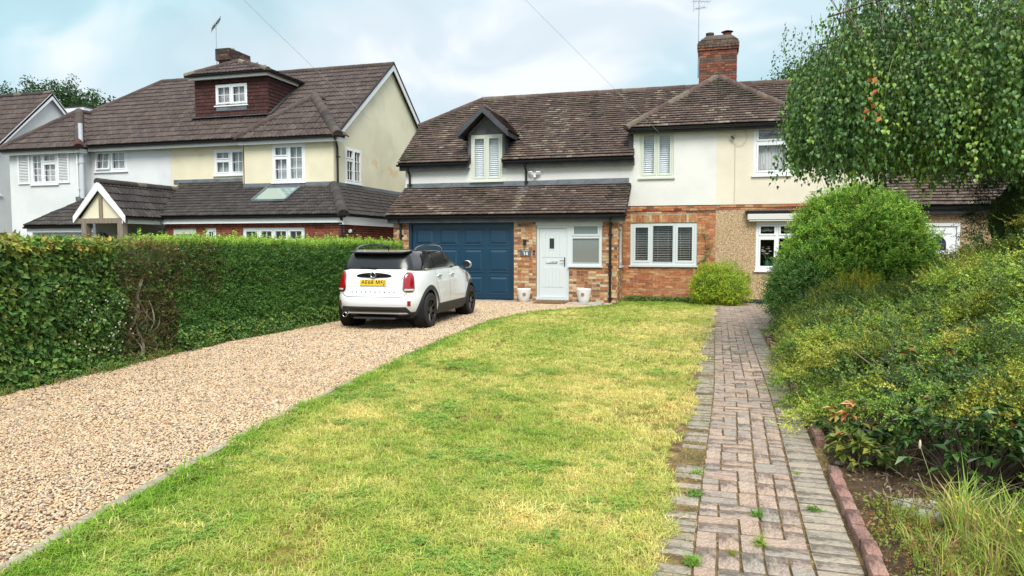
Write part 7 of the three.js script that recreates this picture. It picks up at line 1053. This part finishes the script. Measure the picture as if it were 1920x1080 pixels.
// stones, long grass, wild flowers and litter in the bed
{
  rnd = mulberry(230);
  const rock = (label, x, z, w, h, d, turn, c) => { const g = new THREE.IcosahedronGeometry(0.5, 3), p = g.attributes.position; for (let i = 0; i < p.count; i++) { const q = V(p.getX(i), p.getY(i), p.getZ(i)), k = 1 + 0.35 * fbm(q.x * 2.2 + x * 9, q.y * 2.2, q.z * 2.2 + z, 3); p.setXYZ(i, q.x * w * k, Math.min(0.32, q.y * k) * h, q.z * d * k); } g.computeVertexNormals(); const m = addMesh('stone', boxUV(g), mat(c, { rough: 0.95, map: T.mottle, bump: T.fine, bs: 0.006 }), scene); m.position.set(x, h * 0.22, z); m.rotation.y = turn; tag(m, label, 'stone'); };
  rock('pale flat stone lying on the soil behind the grasses, broader of two', 1.24, -4.86, 0.3, 0.1, 0.15, 0.2, [0.74, 0.71, 0.66]); rock('pale flat stone in front of its broader neighbour in the bed', 1.28, -4.68, 0.26, 0.1, 0.13, -0.15, [0.70, 0.67, 0.61]); rock('small buff stone on the end of the brick edging', 0.93, -5.72, 0.08, 0.04, 0.05, 0.6, [0.62, 0.52, 0.38]);
  const a = [], b = [], c = [], lg = mixC([[0.240, 0.396, 0.060], [0.336, 0.456, 0.084], [0.432, 0.456, 0.108]]), dry = mixC([[0.600, 0.504, 0.240], [0.504, 0.396, 0.204]]);
  for (let i = 0; i < 950; i++) { const x = R(0.93, 2.5), z = R(-4.75, -3.0); if (fbm(x * 2, 1, z * 2, 2) < -0.18) continue; if (x < 1.0 + R(0, 0.1)) continue; a.push({ p: V(x, -0.01, z), n: V(R(-0.2, 0.2), 1, R(-0.2, 0.2)).normalize(), c: rnd() < 0.25 ? dry() : lg(), s: R(0.6, 1.2) * (x > 1.3 ? 1.3 : 0.7) }); }
  for (let i = 0; i < 1000; i++) { const x = R(0.9, 2.4), z = R(-4.85, -3.1); b.push({ p: V(x, R(0, 0.05), z), n: V(0, 1, 0).add(rndDir().multiplyScalar(0.5)).normalize(), c: rnd() < 0.3 ? C(0.30, 0.15, 0.07) : C(0.28, 0.30, 0.06).lerp(C(0.14, 0.22, 0.04), rnd()), s: R(0.6, 1.1) }); }
  const gt = new THREE.Group(); gt.name = 'grass'; scene.add(gt); tag(gt, 'long rough grass and weeds in the near corner of the bed', 'grass', null, 'stuff'); foliage(gt, [bladeTuft(9, 0.2, 0.035, 0.7, 0.0026), bladeTuft(7, 0.26, 0.03, 0.55, 0.0028)], a, grassMat, 'blades'); foliage(gt, [clump(12, 0.07, 0.028, 0.016), sprig(0.12, 12, 0.024, 0.013)], b, dullLeaf, 'weed_leaves');
  for (let i = 0; i < 60; i++) { const k = 0; c.push({ p: V(1.62 + R(-0.16, 0.14), 0, -4.62 + R(-0.1, 0.1)), n: V(R(-0.3, 0.3), 1, R(-0.25, 0.25)).normalize(), c: C(0.13, 0.27, 0.05).lerp(C(0.22, 0.36, 0.06), rnd()), s: R(0.8, 1.25) }); }
  const iris = thing('grass_clump', 'upright clump of broad green grass blades beside the flat stones', 'grass clump', [1.62, 0, -4.62]); foliage(iris, [bladeTuft(3, 0.24, 0.03, 0.3, 0.006)], c, grassMat, 'blades');
  const lit = []; for (let i = 0; i < 800; i++) lit.push({ p: V(R(0.95, 3), R(-0.008, 0.012), R(-6.2, -4.4)), n: V(R(-0.5, 0.5), 1, R(-0.5, 0.5)).normalize(), c: pick([C(0.24, 0.15, 0.09), C(0.32, 0.22, 0.13), C(0.15, 0.10, 0.07), C(0.36, 0.28, 0.2)]), s: R(0.6, 1.3) }); const lt = new THREE.Group(); lt.name = 'leaf_litter'; scene.add(lt); tag(lt, 'dry brown leaf litter scattered over the bare soil', 'leaf litter', null, 'stuff'); foliage(lt, [clump(2, 0.03, 0.04, 0.02, { up: -0.2, h: 0.1 })], lit, dullLeaf, 'dead_leaves');
  const yf = thing('wildflower', 'yellow wildflowers on thin stalks in the long grass', 'flower', [1.9, 0, -4.3]); { const s = [], h = []; for (let i = 0; i < 9; i++) { const x = R(-0.55, 0.3), z = R(-0.4, 0.4), y = R(0.14, 0.26); s.push(rod([x, 0, z], [x + R(-0.03, 0.03), y, z], 0.0015, 0.0015, 4)); const g = new THREE.SphereGeometry(0.012, 7, 5); g.scale(1, 0.5, 1); g.translate(x, y, z); h.push(boxUV(g)); } putLocal('stalk', s, mat([0.1, 0.18, 0.04]), yf); putLocal('flower', h, mat([0.7, 0.52, 0.02]), yf); }
  const hd = thing('seed_head', 'single pale grass seed head leaning beside the shrub', 'grass stalk', [1.3, 0, -4.8]); { const pts = [[0.04, 0, 0], [0.0, 0.2, 0], [-0.06, 0.4, -0.03]]; putLocal('stalk', tube(pts, 0.0016, 10, 4, 0.5), mat([0.36, 0.36, 0.14]), hd); const g = new THREE.SphereGeometry(0.01, 8, 6); g.scale(0.8, 3, 0.8); g.translate(-0.064, 0.42, -0.032); putLocal('spike', g, mat([0.6, 0.55, 0.36]), hd); }
}
// weeds in the path joints, along the walls, and tufts on the lawn edge
{
  rnd = mulberry(240);
  const tuft = (label, x, z, s, col, kind) => { const t = thing('path_weed', label, 'weed', [x, 0.008, z]); const P = []; for (let i = 0; i < (kind ? 10 : 14); i++) P.push({ p: V(x + R(-0.03, 0.03) * s, 0.006, z + R(-0.03, 0.03) * s), n: V(0, 1, 0).add(rndDir().multiplyScalar(0.5)).normalize(), c: C(...col).multiplyScalar(R(0.8, 1.25)), s: s * R(0.7, 1.2) }); foliage(t, [kind ? clump(9, 0.04, 0.03, 0.016) : bladeTuft(8, 0.05, 0.012, 1.2, 0.002)], P, kind ? lfM : grassMat); };
  tuft('leafy green weed in the grey edging bricks, the larger one', 0.62, -4.62, 0.91, [0.17, 0.34, 0.05], 1); tuft('small leafy weed further up the grey edging bricks', 0.59, -5.35, 0.54, [0.2, 0.34, 0.06], 1); tuft('grass tuft in the joints of the pink paving, topmost', 0.27, -4.45, 0.97, [0.16, 0.33, 0.05], 0); tuft('grass tuft in the pink paving nearer the bottom edge', 0.26, -4.0, 0.97, [0.22, 0.34, 0.06], 0); tuft('leafy weed on the lawn side of the path, lowest of two', -0.1, -4.72, 0.86, [0.14, 0.32, 0.05], 1); tuft('leafy weed on the lawn side of the path, upper of two', -0.1, -5.2, 0.65, [0.18, 0.33, 0.05], 1); tuft('grass tuft at the very bottom of the path by the lawn', -0.08, -3.68, 1.30, [0.2, 0.35, 0.06], 0); tuft('bright green weed cushion at the bend by the shrub mass', 0.95, -9.5, 2.05, [0.24, 0.42, 0.04], 1); tuft('yellowish tuft between pink bricks at the bottom of the path', 0.12, -3.85, 0.86, [0.3, 0.33, 0.08], 0);
  const w = [], b = []; for (let i = 0; i < 700; i++) { const x = R(-2.5, 0), z = -20.95 + Math.abs(R(-0.25, 0.25)); w.push({ p: V(x, R(0, 0.1), z), n: V(0, 1, 0.4).add(rndDir().multiplyScalar(0.5)).normalize(), c: C(0.07, 0.15, 0.03).lerp(C(0.15, 0.25, 0.05), rnd()), s: R(0.5, 1.1) }); }
  for (let i = 0; i < 900; i++) { const z = R(-14.4, -2.6), e = rnd(), x = e < 0.6 ? xOf(pathL, z) + R(0.02, 0.2) : e < 0.7 ? R(0, 0.6) : 0.8 + R(0, 0.08); b.push({ p: V(x, 0.0, z), n: V(R(-0.3, 0.3), 1, R(-0.3, 0.3)).normalize(), c: rnd() < 0.55 ? C(0.45, 0.36, 0.17) : C(0.2, 0.27, 0.06), s: R(0.4, 0.8) * (e >= 0.6 && e < 0.7 ? 0.5 : 1) }); }
  const g = new THREE.Group(); g.name = 'weeds'; scene.add(g); tag(g, 'weeds along the brick wall foot and dry grass in the path joints', 'weeds', null, 'stuff'); foliage(g, [clump(9, 0.09, 0.05, 0.028)], w, lfM, 'weed_leaves'); foliage(g, [bladeTuft(6, 0.045, 0.025, 1.3, 0.002)], b, grassMat, 'weed_blades');
  const cl = thing('climber', 'sparse young climbing plant on the brick beside the grey window', 'climbing plant', [-0.28, 0, -21.0]); const q = []; for (let i = 0; i < 60; i++) { const y = R(0.5, 2.0); q.push({ p: V(-0.28 + 0.12 * Math.sin(y * 5) + R(-0.14, 0.14) * (1.2 - y * 0.4), y, -21.02), n: V(0, 0.3, 1).normalize(), c: C(0.09, 0.17, 0.04).multiplyScalar(R(0.8, 1.4)), s: R(0.4, 0.8) }); } foliage(cl, [clump(7, 0.06, 0.045, 0.028)], q, lfM); put('stem', tube([[-0.25, 0, -21.03], [-0.3, 0.7, -21.03], [-0.24, 1.4, -21.03], [-0.3, 2.0, -21.03]], 0.006, 20, 5), twigMat, cl);
}
// ---------------------------------------------------------------- weeping birch
{
  rnd = mulberry(303);
  const birch = thing('birch_tree', 'weeping birch tree with drooping leafy branches hanging over the path', 'tree', [4.6, 0, -10.8]);
  const far = (p) => V(4.6 + (p.x - 3.7) * 1.2, p.y < 1.65 ? p.y : 1.65 + (p.y - 1.65) * 1.45, -10.8 + (p.z + 7.4)), bp = far(V(3.7, 0, -7.4)); put('trunk', (() => { const pts = [V(3.7, -0.1, -7.4), V(3.66, 1.5, -7.42), V(3.6, 3.2, -7.3), V(3.5, 4.4, -7.2), V(3.4, 5.6, -7.1)].map(far), c = new THREE.CatmullRomCurve3(pts), P = new THREE.TubeGeometry(c, 40, 1, 14), p = P.attributes.position; for (let i = 0; i < p.count; i++) { const k = Math.floor(i / 15) / 40, ctr = c.getPointAt(k), r = lerp(0.17, 0.05, k); p.setXYZ(i, ctr.x + (p.getX(i) - ctr.x) * r, ctr.y + (p.getY(i) - ctr.y) * r, ctr.z + (p.getZ(i) - ctr.z) * r); } P.computeVertexNormals(); return boxUV(P); })(), barkMat, birch);
  const limbs = [], anchors = [];
  const limb = (pts, r) => { const c = new THREE.CatmullRomCurve3(pts.map((p) => far(V(...p))), false, 'catmullrom', 0.5), g = new THREE.TubeGeometry(c, 26, r, 6), p = g.attributes.position; for (let i = 0; i < p.count; i++) { const k = Math.floor(i / 7) / 26, ctr = c.getPoint(k), s = 1 - 0.78 * k; p.setXYZ(i, ctr.x + (p.getX(i) - ctr.x) * s, ctr.y + (p.getY(i) - ctr.y) * s, ctr.z + (p.getZ(i) - ctr.z) * s); } limbs.push(boxUV(g)); for (let i = 0; i < 30; i++) anchors.push(c.getPoint(R(0.15, 1))); };
  limb([[3.6, 3.0, -7.3], [2.9, 3.35, -6.7], [2.2, 3.45, -6.2], [1.55, 3.62, -5.9], [0.9, 3.5, -5.85]], 0.045);
  limb([[3.6, 2.7, -7.35], [3.1, 3.1, -7.2], [2.5, 3.3, -7.3], [1.6, 3.6, -7.2], [0.95, 3.5, -7.1]], 0.045);
  limb([[3.6, 3.4, -7.3], [2.8, 4.2, -6.9], [1.8, 4.5, -6.6], [1.0, 4.3, -6.4]], 0.05); limb([[3.55, 3.8, -7.25], [2.6, 4.5, -7.9], [1.7, 4.7, -8.1], [1.0, 4.3, -8.2]], 0.05);
  limb([[3.6, 2.9, -7.3], [3.3, 3.3, -6.3], [2.9, 3.4, -5.6], [2.4, 3.3, -5.2]], 0.045); limb([[3.6, 2.6, -7.4], [3.9, 3.1, -6.6], [3.6, 3.2, -5.9]], 0.04); limb([[3.5, 4.6, -7.2], [2.6, 5.4, -7], [1.6, 5.4, -7]], 0.045); limb([[3.6, 3.2, -7.4], [3.4, 3.6, -8.6], [2.8, 3.6, -9.6], [2.2, 3.4, -10]], 0.045);
  // hanging strands
  const strand = (len, n) => { const P = [], K = [], ax = R(-0.14, 0.14), az = R(-0.14, 0.14), at = (t) => V(ax * len * Math.sin(t * 2.2) + 0.05 * Math.sqrt(t), -len * t, az * len * Math.sin(t * 2.6)); for (let i = 0; i < 8; i++) { const a = at(i / 8), b = at((i + 1) / 8), w = 0.0022 * (1 - i / 11); for (const [s0, s1] of [[V(w, 0, 0), V(-w, 0, 0)], [V(0, 0, w), V(0, 0, -w)]]) for (const q of [a.clone().add(s0), a.clone().add(s1), b.clone().add(s1), a.clone().add(s0), b.clone().add(s1), b.clone().add(s0)]) { P.push(q.x, q.y, q.z); K.push(0.8, 0.6, 0.45); } } for (let i = 0; i < n; i++) { const t = 0.06 + 0.94 * (i + rnd() * 0.8) / n, p = at(t), a = R(0, 6.28), o = V(Math.cos(a), 0, Math.sin(a)), q = p.clone().addScaledVector(o, R(0.01, 0.085)).add(V(0, R(-0.05, 0.03), 0)); ovate(P, K, q, o.clone().multiplyScalar(R(0.25, 0.9)).add(V(0, -1, 0)).normalize(), o.clone().add(V(0, R(0.2, 1), 0)).add(rndDir().multiplyScalar(0.5)), R(0.026, 0.042), R(0.022, 0.034), vary(0.24)); } return finish(P, K); };
  const strands = [strand(0.7, 40), strand(0.9, 52), strand(0.55, 32), strand(1.1, 62), strand(0.8, 46)];
  const S = [], dk = mixC([[0.080, 0.175, 0.042], [0.104, 0.210, 0.051], [0.064, 0.140, 0.045]]), lt = mixC([[0.176, 0.322, 0.053], [0.272, 0.406, 0.068], [0.144, 0.266, 0.053]]), lens = [0.7, 0.9, 0.55, 1.1, 0.8];
  const floor = (x, z) => { const d = -x * 0.2748 - z * 0.9615, u = (x * 0.9615 - z * 0.2748) / d; return 1.65 + 0.095 * d + 0.12 * perlin.noise(x * 2.1, 1, z * 2.1); };
  for (let i = 0; i < 8200; i++) {
    // tops of the strands: an umbrella-shaped shell round the trunk, filled towards the middle
    const a = R(-Math.PI, Math.PI), rr = Math.pow(rnd(), 0.55), rx = 3.25, rz = 3.0, x = 3.7 + Math.cos(a) * rr * rx, z = -7.4 + Math.sin(a) * rr * rz; if (x > 4.9 || x < 0.74 + 0.12 * perlin.noise(z * 1.5, 2, 1)) continue;
    const dome = 2.9 + 2.0 * Math.sqrt(Math.max(0, 1 - rr * rr)), k = i % 5, y = rr > 0.72 ? R(2.75, Math.max(2.9, dome)) : R(2.6, dome), yy = Math.max(y, floor(x, z) + lens[k] * 0.95 + R(0, 0.25) * rnd()); if (rnd() < 0.8 && (y > 4.0 || x > 3.7)) continue;
    if (x < 1.1 && yy > 3.6 && rnd() < 0.6) continue; if (perlin.noise(x * 1.7 + 3, yy * 1.1, z * 1.7) > 0.12 + 0.25 * rnd()) continue; if (Math.hypot(x, z) < 4.5) continue;
    S.push({ k, p: far(V(x, yy, z)), c: rnd() < 0.3 ? lt(0.25) : dk(0.25), s: R(1.15, 1.5) });
  }
  // lone twigs reaching out into the sky
  for (const [x, y, z] of [[0.42, 3.3, -6.0], [0.5, 3.42, -6.1], [0.62, 3.52, -6.2], [0.7, 3.5, -6.3], [0.55, 3.6, -6.4]]) { S.push({ k: 2, p: far(V(x, y, z)), c: dk(0.2), s: 0.8 }); }
  const b = bp, M4 = new THREE.Matrix4(), q = new THREE.Quaternion(), e = new THREE.Euler();
  strands.forEach((g, k) => { const L = S.filter((s) => s.k === k), im = new THREE.InstancedMesh(g, glossLeaf, L.length); L.forEach((s, i) => { e.set(R(-0.12, 0.12), R(0, 6.28), R(-0.12, 0.12)); q.setFromEuler(e); M4.compose(s.p.clone().sub(b), q, V(s.s, s.s, s.s)); im.setMatrixAt(i, M4); im.setColorAt(i, s.c); }); im.name = 'foliage'; im.castShadow = im.receiveShadow = true; im.userData.kind = 'stuff'; birch.add(im); });
  console.log('strands', S.length);
  // twigs carrying the strands to the limbs
  const tw = []; for (let i = 0; i < S.length; i += 9) { const s = S[i], a = anchors.reduce((m, c) => c.distanceToSquared(s.p) < m.distanceToSquared(s.p) ? c : m), d = a.distanceTo(s.p); if (d > 1.1) continue; tw.push(tube([a, a.clone().lerp(s.p, 0.5).add(V(0, 0.06, 0)), s.p], 0.0045, 5, 4, 0.5)); }
  put('branch', limbs, mat([0.30, 0.27, 0.22], { rough: 0.9, map: T.bark }), birch); put('twig', tw.map((g) => boxUV(g)), twigMat, birch);
  // a few turned orange leaves
  { const P = [], K = []; for (let i = 0; i < 9; i++) leafTris(P, K, V(1.55 + R(-0.09, 0.1), R(2.95, 3.4), -8.2 + R(-0.1, 0.1)).sub(b), rndDir().add(V(0, -0.8, 0)).normalize(), rndDir(), R(0.055, 0.075), R(0.045, 0.065), [0.6, 0.24, 0.09].map((c) => c * R(0.8, 1.3))); addMesh('orange_leaves', finish(P, K), lfM, birch).userData.kind = 'stuff'; }
}
// ---------------------------------------------------------------- far trees behind the roofs
{
  const tree = (label, x, z, E, seed, cols, dens = 9, size = 4.2) => { rnd = mulberry(seed); const t = thing('broadleaf_tree', label, 'tree', [x, 0, z]); core(t, E, 0.62, coreMat); const c = mixC(cols); foliage(t, [clump(26, 0.13, 0.05, 0.035), clump(24, 0.14, 0.055, 0.04)], heapPoints(E, dens, (p, k, n) => c(0.2), { rough: 0.75, depth: 0.45, size: [size * 0.7, size * 1.2] }), dullLeaf); put('trunk', rod([x, 0, z], [x, 10, z], 0.4, 0.25, 10), twigMat, t); };
  const g = [[0.035, 0.085, 0.02], [0.05, 0.11, 0.026], [0.028, 0.065, 0.018]], l = [[0.09, 0.17, 0.035], [0.07, 0.14, 0.03]];
  tree('dark green tree behind the far white gabled house', -55, -48, [[-57.5, 11.6, -48, 2.6, 3.0, 2.5], [-54, 11.9, -48, 3.0, 2.9, 2.5], [-50.6, 11.2, -48, 2.8, 2.6, 2.4], [-54, 8, -48, 5.5, 4, 3]], 320, g, 11);
  tree('tree top showing over the roof ridge right of the chimney', 4.2, -48, [[3.6, 10.2, -48, 1.6, 1.5, 1.5], [5.2, 10.6, -48, 1.7, 1.8, 1.5], [8, 10, -48, 3, 3, 2]], 321, l, 11, 3.4);
  tree('tall leafy tree beyond the garden on the far right', 22, -30, [[17.5, 4.5, -30, 3, 3.2, 3], [22, 6, -30, 4, 4.5, 3.5], [28, 5, -30, 4, 4.5, 3.5]], 322, g, 9);
}
renderer.render(scene, camera);
